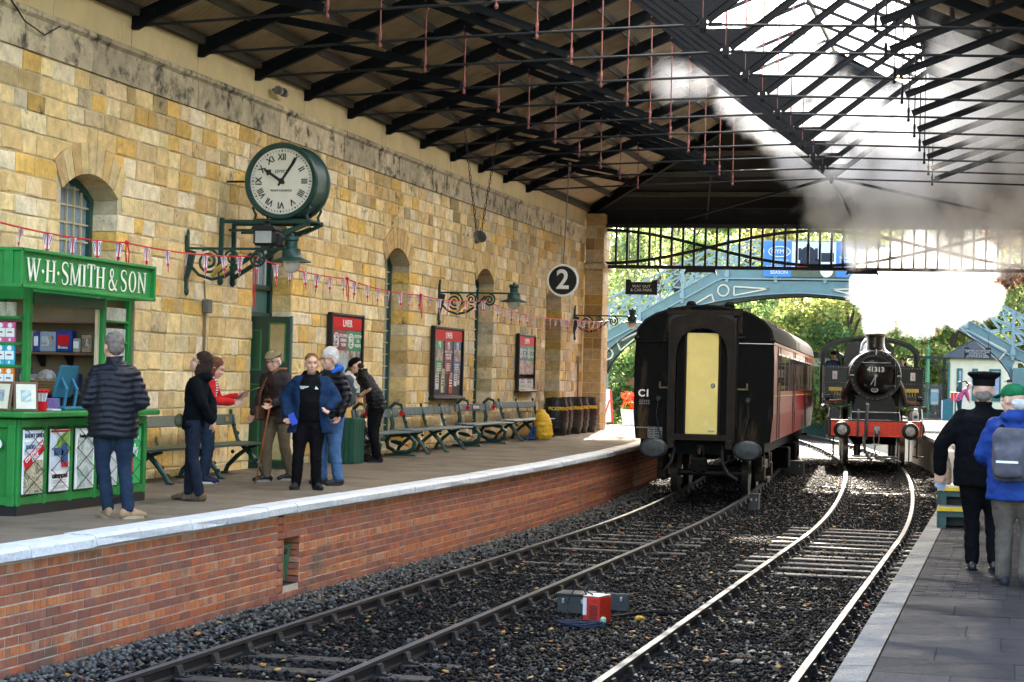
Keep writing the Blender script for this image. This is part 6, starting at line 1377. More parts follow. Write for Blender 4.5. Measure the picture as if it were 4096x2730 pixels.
for y in (ky0 + .045, ky0 + .585, ky0 + 1.165, ky0 + 1.745, ky0 + 2.335, ky1 - .045): mb.bbox((kx - .01, y, kzb + .51), (.06, .08, .83), .008)
for z in (kzb + .15, kzb + .93): mb.bbox((kx - .012, (ky0 + ky1) / 2, z), (.055, ky1 - ky0 - .02, .09), .008)
for x in (kx - .05, kx - .62, kx - 1.2): mb.bbox((x, ky0 + .0, kzb + .51), (.09, .06, .83), .008)
for z in (kzb + .15, kzb + .93): mb.bbox((kx - .85, ky0 + .002, z), (1.7, .055, .09), .008)
mb.build('panel_frame', kg, kk)
# kiosk posters behind crossed cords
kp = [(18.07, 18.50), (18.65, 19.08), (19.22, 19.66), (19.80, 20.24), (20.40, 20.84)]
pr_rt = print_mat('print_magazine', [(.5, .45, .3), (.12, .12, .08), (.55, .5, .35), (.3, .2, .1), (.6, .55, .42), (.2, .22, .15)], 9, 7)
pr_st = print_mat('print_landscape', [(.15, .25, .22), (.55, .6, .55), (.2, .3, .27), (.62, .66, .62)], 5, 8)
pr_gr = print_mat('print_trees', [(.05, .2, .03), (.2, .4, .06), (.1, .28, .04), (.35, .5, .12)], 14, 9)
for k, (a, b) in enumerate(kp):
    yc = (a + b) / 2; w = b - a; z0, z1 = 1.135, 1.785; zc = (z0 + z1) / 2; x = kx + .035
    fr2 = MB().bbox((x, yc, zc), (.015, w, z1 - z0), .003).build('poster', [wht, wht, letm, pgy, flat('poster_lawn', (.03, .42, .11))][k], kk)
    x += .01
    if k == 0:
        MB().box((x, yc, 1.31), (.006, w * .92, .33)).build('poster_art', pr_rt, fr2); MB().box((x, yc, 1.60), (.006, w * .9, .13)).build('poster_art', flat('pale_art', (.5, .58, .6)), fr2); text_mesh('RADIO TIMES', .062, flat('ink_blue', (.05, .09, .2)), fr2, (x + .004, yc, 1.725), UY, UZ, squash=1.1); text_mesh('RADIO', .062, flat('ink_blue', (.05, .09, .2)), fr2, (x + .006, yc - .08, 1.61), UY, UZ)
        dv = Vector((0, math.cos(.48), math.sin(.48))); nv = Vector((0, -math.sin(.48), math.cos(.48)))
        mb = MB(); c = Vector((x + .006, yc, 1.53)); mb.add([c - dv * .23 - nv * .06, c + dv * .23 - nv * .06, c + dv * .23 + nv * .06, c - dv * .23 + nv * .06], [(0, 1, 2, 3)]); mb.build('poster_band', hred, fr2); text_mesh('CORONATION\nISSUE', .058, wht, fr2, c + Vector((.006, 0, 0)), dv, nv)
    elif k == 1:
        MB().box((x, yc, 1.76), (.006, w, .02)).build('poster_band', hred, fr2); MB().box((x, yc, 1.55), (.006, w * .92, .38)).build('poster_art', flat('art_sky', (.55, .65, .75)), fr2)
        mb = MB(); mb.add([(x + .005, yc - .1, 1.6), (x + .005, yc + .19, 1.52), (x + .005, yc + .19, 1.76), (x + .005, yc + .05, 1.74), (x + .005, yc - .08, 1.68)], [(0, 1, 2, 3, 4)]); mb.build('poster_art', pr_gr, fr2)
        mb = MB(); mb.box((x + .008, yc + .08, 1.50), (.004, .15, .15)); mb.box((x + .008, yc - .05, 1.55), (.004, .2, .08)); mb.ell((x + .008, yc + .07, 1.59), (.003, .07, .05), 12, 6); mb.build('poster_engine', flat('art_blue', (.03, .08, .2)), fr2); MB().box((x + .01, yc + .09, 1.41), (.004, .15, .05)).build('poster_beam', hred, fr2)
        text_mesh('GROSMONT', .062, blackp, fr2, (x + .004, yc, 1.29), UY, UZ); lines(kk, fr2, yc, 1.25, .3, 2, .022, pgy, x + .003); lines(kk, fr2, yc, 1.19, .3, 2, .02, pgy, x + .003)
    elif k == 2:
        MB().box((x, yc, 1.42), (.006, w * .8, .54)).build('poster_art', pr_st, fr2); text_mesh('Sunday Times', .056, blackp, fr2, (x + .006, yc, 1.70), UY, UZ)
    elif k == 4:
        text_mesh('men\nonly', .17, wht, fr2, (x + .004, yc, 1.60), UY, UZ, squash=.95); mb = MB(); mb.box((x + .003, yc, 1.40), (.005, .05, .1)); mb.ell((x + .003, yc, 1.30), (.004, .035, .05), 10, 6); mb.build('poster_figure', flat('fig_red', (.4, .08, .05)), fr2); MB().box((x + .004, yc, 1.455), (.006, .055, .055)).build('poster_hat', blackp, fr2)
    mb = MB()
    for s in (-1, 1):
        for q in range(3): za = z0 + (z1 - z0) * q / 3; zb_ = za + (z1 - z0) / 3 * 1.0; mb.cyl((x + .014, yc - s * w / 2, za), (x + .014, yc + s * w / 2, zb_ + .02), .0035, .0035, 4)
    for s in (-1, 1): mb.cyl((x + .012, yc - w / 2, [z0, z1][(s + 1) // 2]), (x + .012, yc + w / 2, [z0, z1][(s + 1) // 2]), .005, .005, 5)
    mb.build('cord_net', blackp, fr2)
# oval plaque on the side
mb = MB(); mb.lathe([(0, 0), (1, 0), (1, .015)], (kx - .36, ky0 - .045, 1.64), 'Y', 24, sx=.22, sy=.105); pq = mb.build('oval_plaque', letm, kk); mb = MB(); P = [(kx - .36 + .19 * math.cos(a), ky0 - .05, 1.64 + .085 * math.sin(a)) for a in np.linspace(0, 6.283, 25)[:-1]]; mb.tube(P, .005, 4, closed=True); mb.build('plaque_line', blackp, pq)
# superstructure
for y, x in ((18.30, kx - .08), (20.00, kx - .08), (20.66, kx - .08), (18.30, -11.3), (20.66, -11.3), (18.30, kx - .75)): MB().bbox((x, y, (kzb + 1.04 + 3.25) / 2), (.075, .085, 3.25 - kzb - 1.04), .008).build('post', kg, kk)
MB().box((-11.36, 19.5, 2.55), (.04, 2.4, 1.4)).build('back_wall', kint, kk); MB().box((-10.5, 20.70, 2.6), (1.7, .03, 1.4)).build('end_wall', kint, kk); 
MB().box((kx - .06, 19.15, 3.13), (.06, 1.62, .12)).build('shutter_box', kgd, kk)
MB().bbox((kx - .10, 19.93, 2.6), (.03, .06, 1.2), .004).build('inner_trim', M('cream_trim', (.55, .45, .28), .6), kk)
# fascia
mb = MB(); fx = -9.30; fy0, fy1, fz0, fz1 = 17.34, 20.40, 3.19, 3.575
mb.box((fx - .03, (fy0 + fy1) / 2, (fz0 + fz1) / 2), (.05, fy1 - fy0, fz1 - fz0)); mb.box((fx - 1.0, fy0 + .0, (fz0 + fz1) / 2), (2.0, .05, fz1 - fz0)); mb.box((fx - 1.0, fy1, (fz0 + fz1) / 2), (2.0, .05, fz1 - fz0)); fas = mb.build('fascia', kg, kk)
mb = MB()
for z, h2 in ((fz1 - .015, .035), (fz0 + .015, .035)): mb.bbox((fx + .01, (fy0 + fy1) / 2, z), (.05, fy1 - fy0 + .04, h2), .006); mb.bbox((fx - 1.0, fy0 - .035, z), (2.05, .04, h2), .006)
for y in (fy0, fy1): mb.bbox((fx + .01, y, (fz0 + fz1) / 2), (.05, .04, fz1 - fz0), .006)
mb.bbox((fx - .1, fy0 - .03, (fz0 + fz1) / 2), (.10, .04, fz1 - fz0), .006); mb.build('fascia_moulding', kg, fas)
# serif lettering drawn stroke by stroke
GL = {}
def st(x0, y0, x1, y1, w): return ('s', x0, y0, x1, y1, w)
def sf(x, y, w): return ('s', x - w / 2, y, x + w / 2, y, .055)
GL['W'] = (1.15, [st(.05, 1, .32, 0, .15), st(.32, 0, .56, 1, .06), st(.50, 1, .78, 0, .15), st(.78, 0, 1.06, 1, .06), sf(.06, .98, .28), sf(.53, .98, .3), sf(1.05, .98, .24)])
GL['H'] = (.92, [st(.18, 0, .18, 1, .15), st(.74, 0, .74, 1, .15), st(.18, .52, .74, .52, .06), sf(.18, .02, .34), sf(.18, .98, .34), sf(.74, .02, .34), sf(.74, .98, .34)])
GL['M'] = (1.12, [st(.16, 0, .16, 1, .07), st(.16, 1, .55, .05, .14), st(.55, .05, .92, 1, .06), st(.94, 0, .94, 1, .15), sf(.16, .02, .28), sf(.94, .02, .34), sf(.12, .98, .22), sf(.98, .98, .26)])
GL['I'] = (.42, [st(.21, 0, .21, 1, .15), sf(.21, .02, .36), sf(.21, .98, .36)])
GL['T'] = (.80, [st(.40, 0, .40, 1.06, .15), st(.05, 1.05, .75, 1.05, .07), st(.06, .85, .06, 1.05, .06), st(.74, .85, .74, 1.05, .06), sf(.40, .02, .36)])
GL['N'] = (1.0, [st(.16, 0, .16, 1, .07), st(.14, 1, .82, 0, .15), st(.82, 0, .82, 1, .07), sf(.16, .02, .26), sf(.10, .98, .2), sf(.82, .98, .28)])
GL['O'] = (.98, [('o', .49, .5, .40, .51)])
GL['S'] = (.74, [('c', [(.62, .80), (.60, .93), (.40, .99), (.18, .92), (.12, .74), (.22, .60), (.44, .48), (.60, .34), (.60, .14), (.42, .01), (.18, .04), (.10, .22)], [.05, .05, .06, .09, .13, .15, .16, .15, .12, .07, .05, .06])])
GL['&'] = (.98, [('c', [(.92, .50), (.76, .20), (.52, .01), (.24, .02), (.12, .22), (.24, .42), (.46, .60), (.54, .82), (.42, .97), (.26, .88), (.26, .70), (.48, .38), (.74, .08), (.94, .0)], [.05, .06, .07, .09, .12, .11, .07, .09, .07, .10, .12, .14, .14, .08])])
GL['.'] = (.34, [('d', .17, .46)])
GL[' '] = (.16, [])
def sign_text(txt, x, y0, z0, height, xs, mat, parent):
    y = y0
    for ch in txt:
        wd, ss = GL[ch]; mb = MB()
        def pt(u, v, d=0): return Vector((x + d, y + u * xs, z0 + v * height))
        for s in ss:
            if s[0] == 's':
                _, a, b, c, d, w = s; p = Vector((a, b)); q = Vector((c, d)); 
                n_ = Vector((w / 2, 0)) if abs(d - b) > abs(c - a) * .3 else Vector((0, w / 2 * .8))
                mb.prism([tuple(p - n_), tuple(q - n_), tuple(q + n_), tuple(p + n_)], lambda u, v, t: pt(u, v, t), 0, .006)
            elif s[0] == 'o':
                _, a, b, ru, rv = s; n = 28
                O = [(a + ru * math.cos(2 * math.pi * k / n), b + rv * math.sin(2 * math.pi * k / n)) for k in range(n)]; I = [(a + (ru - .155) * math.cos(2 * math.pi * k / n), b + (rv - .05) * math.sin(2 * math.pi * k / n)) for k in range(n)]
                mb.strip([pt(*q, .006) for q in O + O[:1]], [pt(*q, .006) for q in I + I[:1]])
            elif s[0] == 'c':
                P = s[1]; Wd = s[2]; n = len(P); A = []; B = []
                Q = []; 
                for k in range((n - 1) * 4 + 1):
                    t = k / 4; i = min(int(t), n - 2); f = t - i; p0_, p1_, p2_, p3_ = P[max(i - 1, 0)], P[i], P[i + 1], P[min(i + 2, n - 1)]
                    cr2 = lambda a, b, c, d: .5 * (2 * b + (c - a) * f + (2 * a - 5 * b + 4 * c - d) * f * f + (3 * b - a - 3 * c + d) * f ** 3)
                    Q.append((cr2(p0_[0], p1_[0], p2_[0], p3_[0]), cr2(p0_[1], p1_[1], p2_[1], p3_[1]), Wd[i] * (1 - f) + Wd[i + 1] * f))
                for k in range(len(Q)):
                    tx = Q[min(k + 1, len(Q) - 1)][0] - Q[max(k - 1, 0)][0]; ty = Q[min(k + 1, len(Q) - 1)][1] - Q[max(k - 1, 0)][1]; l = math.hypot(tx, ty) or 1; nx, ny = -ty / l, tx / l; w = Q[k][2] / 2
                    A.append(pt(Q[k][0] + nx * w, Q[k][1] + ny * w, .006)); B.append(pt(Q[k][0] - nx * w, Q[k][1] - ny * w, .006))
                mb.strip(B, A)
            elif s[0] == 'd': _, a, b = s; mb.prism([(a - .10, b), (a, b - .09), (a + .10, b), (a, b + .09)], lambda u, v, t: pt(u, v, t), 0, .006)
        if mb.f: mb.build('letter', mat, parent)
        y += (wd + .06) * xs
    return y
tot = sum(GL[c][0] + .06 for c in 'W.H.SMITH & SON'); sign_text('W.H.SMITH & SON', fx + .002, fy0 + .14, fz0 + .075, .225, (fy1 - fy0 - .30) / tot, flat('sign_cream', (.78, .74, .60), .5), fas)
# shelves of paperbacks on the side face
for r_, (z, c1) in enumerate(((2.93, (.12, .13, .10)), (2.665, (.65, .10, .28)), (2.435, (.02, .36, .50)), (2.20, (.75, .22, .03)))):
    MB().bbox((kx - .90, 18.22, z - .012), (1.6, .12, .028), .004).build('book_shelf', kg, kk)
    for j in range(9):
        xb_ = kx - .20 - .105 * j; hh_ = .20 if r_ else .14; b0 = thing('display_book', ['grey', 'pink', 'turquoise', 'orange'][r_] + ' banded paperback, %s from the post on the kiosk side rack' % ['nearest', 'second', 'third', 'fourth', 'fifth', 'sixth', 'seventh', 'eighth', 'ninth'][j], 'book', (xb_, 18.185, z + .004), 0, 'paperbacks on the kiosk side rack')
        cm = flat('book_col_%d' % r_, c1); MB().box((0, 0, hh_ / 2), (.098, .03, hh_)).build('cover', cm if r_ else print_mat('print_guide', [(.1, .11, .09), (.45, .46, .35), (.2, .2, .16), (.5, .5, .4)], 12, 3), b0)
        if r_: MB().box((0, -.017, hh_ * .48), (.098, .006, hh_ * .44)).build('title_band', letm, b0); MB().lathe([(0, 0), (.026, 0)], (0, -.02, hh_ * .84), 'Y', 12).build('roundel', letm, b0); MB().box((0, -.022, hh_ * .5), (.05, .004, .012)).build('title', blackp, b0); MB().box((0, -.018, hh_ * .12), (.018, .005, .03)).build('penguin_mark', letm, b0)
for z in (2.30, 2.50, 2.72, 2.95):
    MB().bbox((kx - .10, 20.33, z), (.1, .58, .024), .004).build('book_shelf', kg, kk); mg = MB().box((kx - .09, 20.33, z + .085), (.03, .54, .14)).build('magazine_row', print_mat('print_mags', [(.12, .14, .12), (.5, .52, .45), (.25, .28, .25), (.6, .6, .52)], 14, 6), kk)
# interior stock on the far end wall, seen through the hatch
for z in (2.595, 2.955): MB().bbox((-10.5, 20.55, z - .015), (1.5, .24, .03), .005).build('inner_shelf', wood, kk)
for x in (-10.75, -10.40): MB().prism([(0, 0), (.0, -.14), (-.14, 0)], lambda u, v, q: (x + q, 20.67 + u, 2.57 + v), -.03, .03).build('shelf_bracket', blackp, kk)
MB().bbox((-10.5, 20.4, 2.14), (1.6, .5, .04), .006).build('inner_counter', wood, kk); MB().bbox((-10.5, 20.5, 1.95), (1.6, .3, .30), .01).build('inner_cupboard', M('cupboard_red_brown', (.07, .03, .018), .6), kk)
stk = [(-10.84, .10, .24, (.32, .3, .26)), (-10.74, .07, .22, (.03, .05, .2)), (-10.60, .2, .23, (.25, .3, .34)), (-10.40, .2, .25, (.01, .04, .2)), (-10.24, .09, .16, (.3, .28, .2)), (-10.12, .12, .2, (.3, .22, .14))]
for k, (x, w, h, c) in enumerate(stk):
    o = thing('shelf_goods', ['cream upright box', 'dark blue narrow box', 'pictured box of puzzles', 'large blue chocolate tin', 'small tan packet', 'wrapped tan bundle'][k] + ' on the upper shelf inside the kiosk', 'goods', (x, 20.52, 2.597)); MB().bbox((0, 0, h / 2), (w, .12, h), .012).build('carton', flat('goods_%d' % k, c), o); MB().box((0, -.063, h * .55), (w * .7, .006, h * .5)).build('label_patch', [pic3, letm, pic1, hred, letm, pic3][k], o)
    if k == 3: text_mesh('Roses', .05, letm, o, (0, -.07, h * .22), (1, 0, 0), (0, 0, 1))
for k, (x, w, h, c) in enumerate(((-10.80, .12, .26, (.06, .05, .07)), (-10.68, .09, .18, (.3, .28, .27)), (-10.20, .16, .2, (.05, .08, .16)))):
    o = thing('shelf_goods', ['dark patterned box', 'pale packet', 'dark blue carton'][k] + ' on the lower counter inside the kiosk', 'goods', (x, 20.35, 2.162)); MB().bbox((0, 0, h / 2), (w, .12, h), .01).build('carton', flat('lgoods_%d' % k, c), o); MB().box((0, -.063, h * .5), (w * .6, .006, h * .4)).build('label_patch', [pic1, letm, pic3][k], o)
bs = thing('wicker_basket', 'wicker basket on the lower counter inside the kiosk', 'basket', (-10.50, 20.28, 2.162)); wk = M('wicker', (.30, .17, .07), .7, 0, .35, 40, .5, 60)
for k in range(4): MB().lathe([(.12 + .008 * k, .03 * k), (.13 + .008 * k, .03 * k + .015), (.12 + .008 * k, .03 * k + .029)], (0, 0, 0), 'Z', 20, sx=1.3, sy=.8).build('weave', wk, bs)
MB().ell((0, 0, .14), (.12, .08, .10), 10, 6).build('cellophane', M('cellophane', (.35, .32, .28), .2, 0, .5, 14, .6, 20, spec=.8), bs)
# things on the counter
ct = kzb + 1.052
def frame_(x, y, rz_, label, c):
    t = thing('picture_frame', label, 'picture', (x, y, ct), rz_, 'framed prints on the kiosk counter'); MB().bbox((0, 0, .15), (.25, .02, .30), .006, rx(-.16)).build('frame', wood, t); MB().box((0, -.018, .15), (.20, .01, .25), rx(-.16)).build('mount', M('mount_cream', (.66, .62, .48), .6), t); MB().box((0, -.024, .16), (.10, .01, .11), rx(-.16)).build('print', c, t)
frame_(-9.80, 17.98, -.15, 'dark framed print leaning on the counter, left of the other', print_mat('print_bw', [(.05, .06, .08), (.4, .45, .5), (.15, .17, .2), (.55, .6, .65)], 16, 2)); frame_(-9.60, 18.10, .75, 'brown framed green landscape print nearest the counter corner', pr_st)
cc_ = thing('sweet_canes', 'red and white striped candy sticks in a red tub on the kiosk counter', 'sweets', (-9.62, 18.44, ct)); MB().lathe([(0, 0), (.07, 0), (.08, .10), (.07, .10), (0, .06)], (0, 0, 0), 'Z', 14).build('tub', hred, cc_)
for k in range(14):
    a = k * 2.4; r = .055 * math.sqrt((k + 1) / 14); x, y = r * math.cos(a), r * math.sin(a); mb = MB(); mb.cyl((x, y, .05), (x * 1.7, y * 1.7, .20), .008, .008, 6); o = mb.build('stick', letm, cc_); MB().ell((x * 1.75, y * 1.75, .205), (.02, .02, .018), 8, 6).build('red_top', hred, o)
mb = MB(); mb.bbox((-9.62, 18.72, ct + .01), (.12, .18, .02), .004); o = mb.build('price_card', letm); tag(o, 'white price cards lying flat on the kiosk counter', 'card')
tl2 = thing('till_stand', 'blue tilted till screen stand on the kiosk counter', 'till', (-9.95, 19.65, ct)); tb = M('till_blue', (.03, .17, .26), .4)
MB().bbox((0, 0, .30), (.03, .42, .36), .01, ry(.25)).build('screen', tb, tl2); mb = MB(); mb.tube([(.05, -.12, .02), (.08, -.12, .22), (.0, -.12, .36)], .02, 6); mb.tube([(.05, .12, .02), (.08, .12, .22), (.0, .12, .36)], .02, 6); mb.bbox((0, 0, .015), (.26, .5, .03), .008); mb.build('stand', tb, tl2)
bx_ = MB().bbox((-9.98, 19.3, ct + .06), (.16, .30, .12), .01).build('sweet_box', print_mat('print_sweets', [(.02, .05, .2), (.05, .2, .4), (.3, .05, .25), (.02, .1, .3), (.4, .3, .1)], 16, 5)); tag(bx_, 'blue and purple sweet boxes beside the till', 'box')
cbx = MB().prism([(-.13, 0), (.13, 0), (.17, .15), (-.17, .15)], lambda u, v, q: (-9.66 + q, 20.75 + u, ct + v), -.1, .1).build('card_tray', M('cardboard', (.36, .21, .11), .8)); tag(cbx, 'brown cardboard tray at the right end of the kiosk counter', 'tray')
# ================================================================== benches
slat_m = M('bench_paint', (.012, .042, .036), .3, 0, .15, 6, .08, 30, spec=.6); slat_l = M('bench_paint_worn', (.085, .125, .135), .5, 0, .3, 5, .15, 25, spec=.15, dirt_or_sheen=(.03, .07, .065), ds=3, dthr=.55, aniso=(1, .5, 1))
def bench(y0, y1, label, style, mat, frames, logo=False):
    t = thing('platform_bench', label, 'bench', (0, (y0 + y1) / 2, zl((y0 + y1) / 2)), 0, 'cast iron benches along the platform wall'); L = y1 - y0
    for k in range(3): MB().bbox((-10.80 - .145 * k, 0, .455 + .004 * k), (.135, L, .035), .01).build('seat_slat', mat, t)
    bk = MB().bbox((-11.20, 0, .80), (.035, L - .3, .155), .015, ry(-.16)).build('back_board', mat, t)
    for s in (-1, 1): MB().box((-11.175, s * (L / 2 - .5), .81), (.008, .14, .07), ry(-.16)).build('plaque', M('brass_plate', (.30, .20, .10), .5, .5), bk)
    if logo: o = MB().box((-11.175, 0, .80), (.01, .62, .12), ry(-.16)).build('name_plate', blackp, bk); text_mesh('PICKERING', .095, letm, o, (-11.165, 0, .80), UY, UZ)
    for yf in frames:
        y = yf - (y0 + y1) / 2; mb = MB()
        if style == 'branch':
            mb.tube([(-10.68, y, .02), (-10.74, y, .12), (-10.86, y, .27), (-11.0, y, .40), (-11.10, y, .50), (-11.14, y, .62), (-11.19, y, .78), (-11.22, y, .90)], [.035, .035, .04, .035, .03, .03, .028, .022], 8); mb.tube([(-11.28, y, .02), (-11.24, y, .12), (-11.10, y, .26), (-10.94, y, .38), (-10.78, y, .43)], [.035, .035, .035, .03, .025], 8); mb.bbox((-10.66, y, .015), (.10, .09, .03), .01); mb.bbox((-11.29, y, .015), (.10, .09, .03), .01)
            for q in ((-10.72, .1), (-10.80, .2), (-10.93, .34), (-11.13, .58), (-11.17, .70), (-11.2, .3)): mb.ell((q[0] + .02, y + R_.choice((-.02, .02)), q[1] + .02), (.03, .025, .03), 6, 5)
            mb.ell((-11.22, y, .92), (.03, .03, .035), 8, 6); mb.build('leg_frame', gi, t)
        else:
            mb.tube([(-11.12, y, .10), (-11.24, y, .16), (-11.27, y, .28), (-11.20, y, .38), (-11.0, y, .41), (-10.82, y, .38), (-10.72, y, .28), (-10.74, y, .15), (-10.86, y, .08), (-11.02, y, .07), (-11.14, y, .08)], [.035, .04, .042, .042, .042, .042, .042, .042, .04, .04, .03], 8); mb.bbox((-11.0, y, .02), (.62, .09, .04), .012)
            mb.tube([(-11.18, y, .44), (-11.16, y, .6), (-11.2, y, .78), (-11.22, y, .9), (-11.12, y, .99), (-11.0, y, .95), (-10.98, y, .86)], [.045, .042, .04, .038, .034, .028, .02], 8); lg = mb.build('serpent_frame', gi, t)
            mb = MB(); mb.prism([(-10.99, .87), (-10.90, .78), (-10.96, .80), (-11.0, .73), (-11.03, .80), (-11.07, .77)], lambda u, v, q: (u, y + q, v), -.012, .012); mb.build('red_tail', hred, lg)
            mb = MB(); mb.tube([(-11.18, y, .27), (-11.1, y, .26), (-11.0, y, .24), (-10.92, y, .22)], [.025, .04, .045, .02], 8); hd_ = mb.build('serpent_head', gi, lg); MB().prism([(-10.93, .22), (-10.82, .16), (-10.87, .22), (-10.80, .24)], lambda u, v, q: (u, y + q, v), -.008, .008).build('red_tongue', hred, hd_)
bench(22.95, 27.75, 'dark green bench with branch pattern legs between the kiosk and the door', 'branch', slat_m, (24.1, 25.85, 27.5))
bench(32.9, 35.75, 'serpent legged bench right behind the bending man', 'snake', slat_l, (33.2, 35.3))
bench(35.2, 39.5, 'longest far bench with branch pattern legs and no name plate, under the window', 'branch', slat_l, (36.0, 37.3, 38.6)); bench(39.55, 43.0, 'serpent legged bench with a Pickering name plate on its back', 'snake', slat_l, (39.95, 42.1), True); bench(42.95, 47.1, 'branch legged bench farthest away, next to the yellow rucksack', 'branch', slat_l, (43.4, 45.0, 46.7))
# bin, barrels, rucksack
bn = thing('litter_bin', 'dark green slatted litter bin beside the bending man', 'bin', (-10.93, 31.85, zl(31.8))); bgm = M('bin_green', (.012, .07, .045), .45)
for s in (-1, 1):
    for k in range(6): MB().bbox((-.23 + .092 * k, s * .26, .39), (.084, .03, .76), .008).build('slat', bgm, bn); MB().bbox((s * .26, -.23 + .092 * k, .39), (.03, .084, .76), .008).build('slat', bgm, bn)
MB().lathe([(.20, .0), (.22, .72), (.2, .72), (.18, .02)], (0, 0, .03), 'Z', 16).build('liner', blackp, bn)
bar_m = M('barrel_black', (.007, .007, .0075), .4, 0, .25, 6, .12, 25, aniso=(4, 4, .8)); hoop = M('barrel_hoop', (.014, .014, .015), .5, .1)
yel = flat('barrel_yellow', (.62, .42, .03), .5)
for k, (x, y) in enumerate(((-10.92, 47.95), (-10.98, 48.75), (-10.90, 49.6), (-10.93, 50.5), (-10.88, 51.4))):
    t = thing('barrel', ['nearest black barrel lettered in yellow, behind the rucksack', 'second black barrel of the row, mostly hidden', 'third black barrel of the row with yellow letters', 'fourth black barrel of the row', 'farthest black barrel, next to the pillar'][k], 'barrel', (x, y, zl(y)), 0, 'black barrels in a row by the pillar')
    n = 18
    for j in range(n):
        a0 = 2 * math.pi * j / n + .012; a1 = 2 * math.pi * (j + 1) / n - .012; mb = MB(); pr_ = [(.255, 0), (.30, .2), (.325, .46), (.315, .62), (.29, .78), (.255, .93)]
        mb.strip([(r * math.cos(a0), r * math.sin(a0), z) for r, z in pr_], [(r * math.cos(a1), r * math.sin(a1), z) for r, z in pr_]); mb.build('stave', bar_m, t)
    mb = MB(); mb.lathe([(.0, .89), (.25, .89), (.25, .0)], (0, 0, 0), 'Z', 18); mb.lathe([(.24, 0.01), (.29, .2), (.315, .46), (.28, .78), (.24, .9)], (0, 0, 0), 'Z', 18); mb.build('head', bar_m, t)
    mb = MB()
    for z, r in ((.04, .268), (.20, .306), (.36, .324), (.58, .324), (.74, .304), (.89, .268)): mb.lathe([(r - .01, z - .02), (r + .004, z - .02), (r + .002, z + .02), (r - .01, z + .02)], (0, 0, 0), 'Z', 24)
    mb.build('hoop', hoop, t)
    o = text_mesh('PICKERING', .115, yel, t, (0, 0, 0), (1, 0, 0), (0, 1, 0), 'lettering', off=.004, depth=.003)
    for v in o.data.vertices:
        a = rad(-62) + v.co.x / .33; z = .665 + v.co.y; rr = .318 + v.co.z; v.co = Vector((rr * math.cos(a), rr * math.sin(a), z))
# ================================================================== people
from mathutils import noise as mnoise
skin_m = M('skin', (.60, .34, .24), .5, 0, .08, 20, .03, 60, spec=.3)
def cap_(mb, a, b, ra, rb):
    mb.cyl(a, b, ra, rb, 12); mb.ell(a, ra, 12, 8); mb.ell(b, rb, 12, 8)
def chain(mb, pts, rs):
    for i in range(len(pts) - 1): cap_(mb, pts[i], pts[i + 1], rs[i], rs[i + 1])
def loft(mb, secs, n=20):   # secs: (centre, rx, ry)
    vs = []
    for c, a, b in secs:
        for i in range(n):
            t = 2 * math.pi * i / n; vs.append(Vector(c) + Vector((a * math.cos(t), b * math.sin(t), 0)))
    fs = [(k * n + i, k * n + (i + 1) % n, (k + 1) * n + (i + 1) % n, (k + 1) * n + i) for k in range(len(secs) - 1) for i in range(n)]
    fs += [tuple(range(n))[::-1], tuple(range((len(secs) - 1) * n, len(secs) * n))]
    mb.add(vs, fs)
def shell(mb, secs, gap, th=.03, n=24):   # an open fronted coat: gap is the half angle left open at the front (+Y)
    vs = []; a0 = math.pi / 2 + gap; a1 = math.pi / 2 + 2 * math.pi - gap
    for c, a, b in secs:
        for k in (0, 1):
            for i in range(n + 1):
                t = a0 + (a1 - a0) * i / n; d = th * (1 - k); vs.append(Vector(c) + Vector(((a - (0 if k == 0 else th)) * math.cos(t), (b - (0 if k == 0 else th)) * math.sin(t), 0)))
    m = n + 1; fs = []; S = len(secs)
    for s in range(S - 1):
        o0 = s * 2 * m; o1 = (s + 1) * 2 * m
        for i in range(n): fs.append((o0 + i, o0 + i + 1, o1 + i + 1, o1 + i)); fs.append((o0 + m + i + 1, o0 + m + i, o1 + m + i, o1 + m + i + 1))
        fs.append((o0 + m, o0, o1, o1 + m)); fs.append((o0 + n, o0 + m + n, o1 + m + n, o1 + n))
    for o0 in (0, (S - 1) * 2 * m):
        for i in range(n): q = (o0 + i, o0 + m + i, o0 + m + i + 1, o0 + i + 1); fs.append(q if o0 == 0 else q[::-1])
    mb.add(vs, fs)
def finish(me, name, mat, parent, wr=.0, ws=9.0, ridge=0.0, pitch=.07, zoff=0.0, seed=0):
    if wr or ridge:
        n = len(me.vertices); co = np.empty(n * 3, np.float32); me.vertices.foreach_get('co', co); co = co.reshape(-1, 3); no = np.empty(n * 3, np.float32); me.vertices.foreach_get('normal', no); no = no.reshape(-1, 3)
        d = np.zeros(n)
        if wr:
            for i in range(n):
                p = co[i]; d[i] += wr * (mnoise.noise((p[0] * ws + seed, p[1] * ws, p[2] * ws * 1.7)) + .5 * mnoise.noise((p[0] * ws * 2.3, p[1] * ws * 2.3 + seed, p[2] * ws * 3)))
        if ridge: d += ridge * (np.abs(np.sin(np.pi * (co[:, 2] + zoff + .01 * np.sin(co[:, 0] * 20)) / pitch)) - .5)
        me.vertices.foreach_set('co', (co + no * d[:, None]).astype(np.float32).ravel()); me.update()
    me.materials.clear(); me.materials.append(mat); me.name = name
    o = bpy.data.objects.new(name, me); COL.objects.link(o); o.parent = parent; return o
JD = dict(pel=(0, 0, .93), spine=(0, -.01, 1.12), chest=(0, 0, 1.30), nb=(0, -.015, 1.455), sR=(.172, -.01, 1.385), sL=(-.172, -.01, 1.385), eR=(.245, -.03, 1.13), eL=(-.245, -.03, 1.13), wR=(.25, .05, .88), wL=(-.25, .05, .88),
          hR=(.095, 0, .90), hL=(-.095, 0, .90), kR=(.10, .02, .49), kL=(-.10, .02, .49), aR=(.105, -.03, .09), aL=(-.105, -.03, .09))
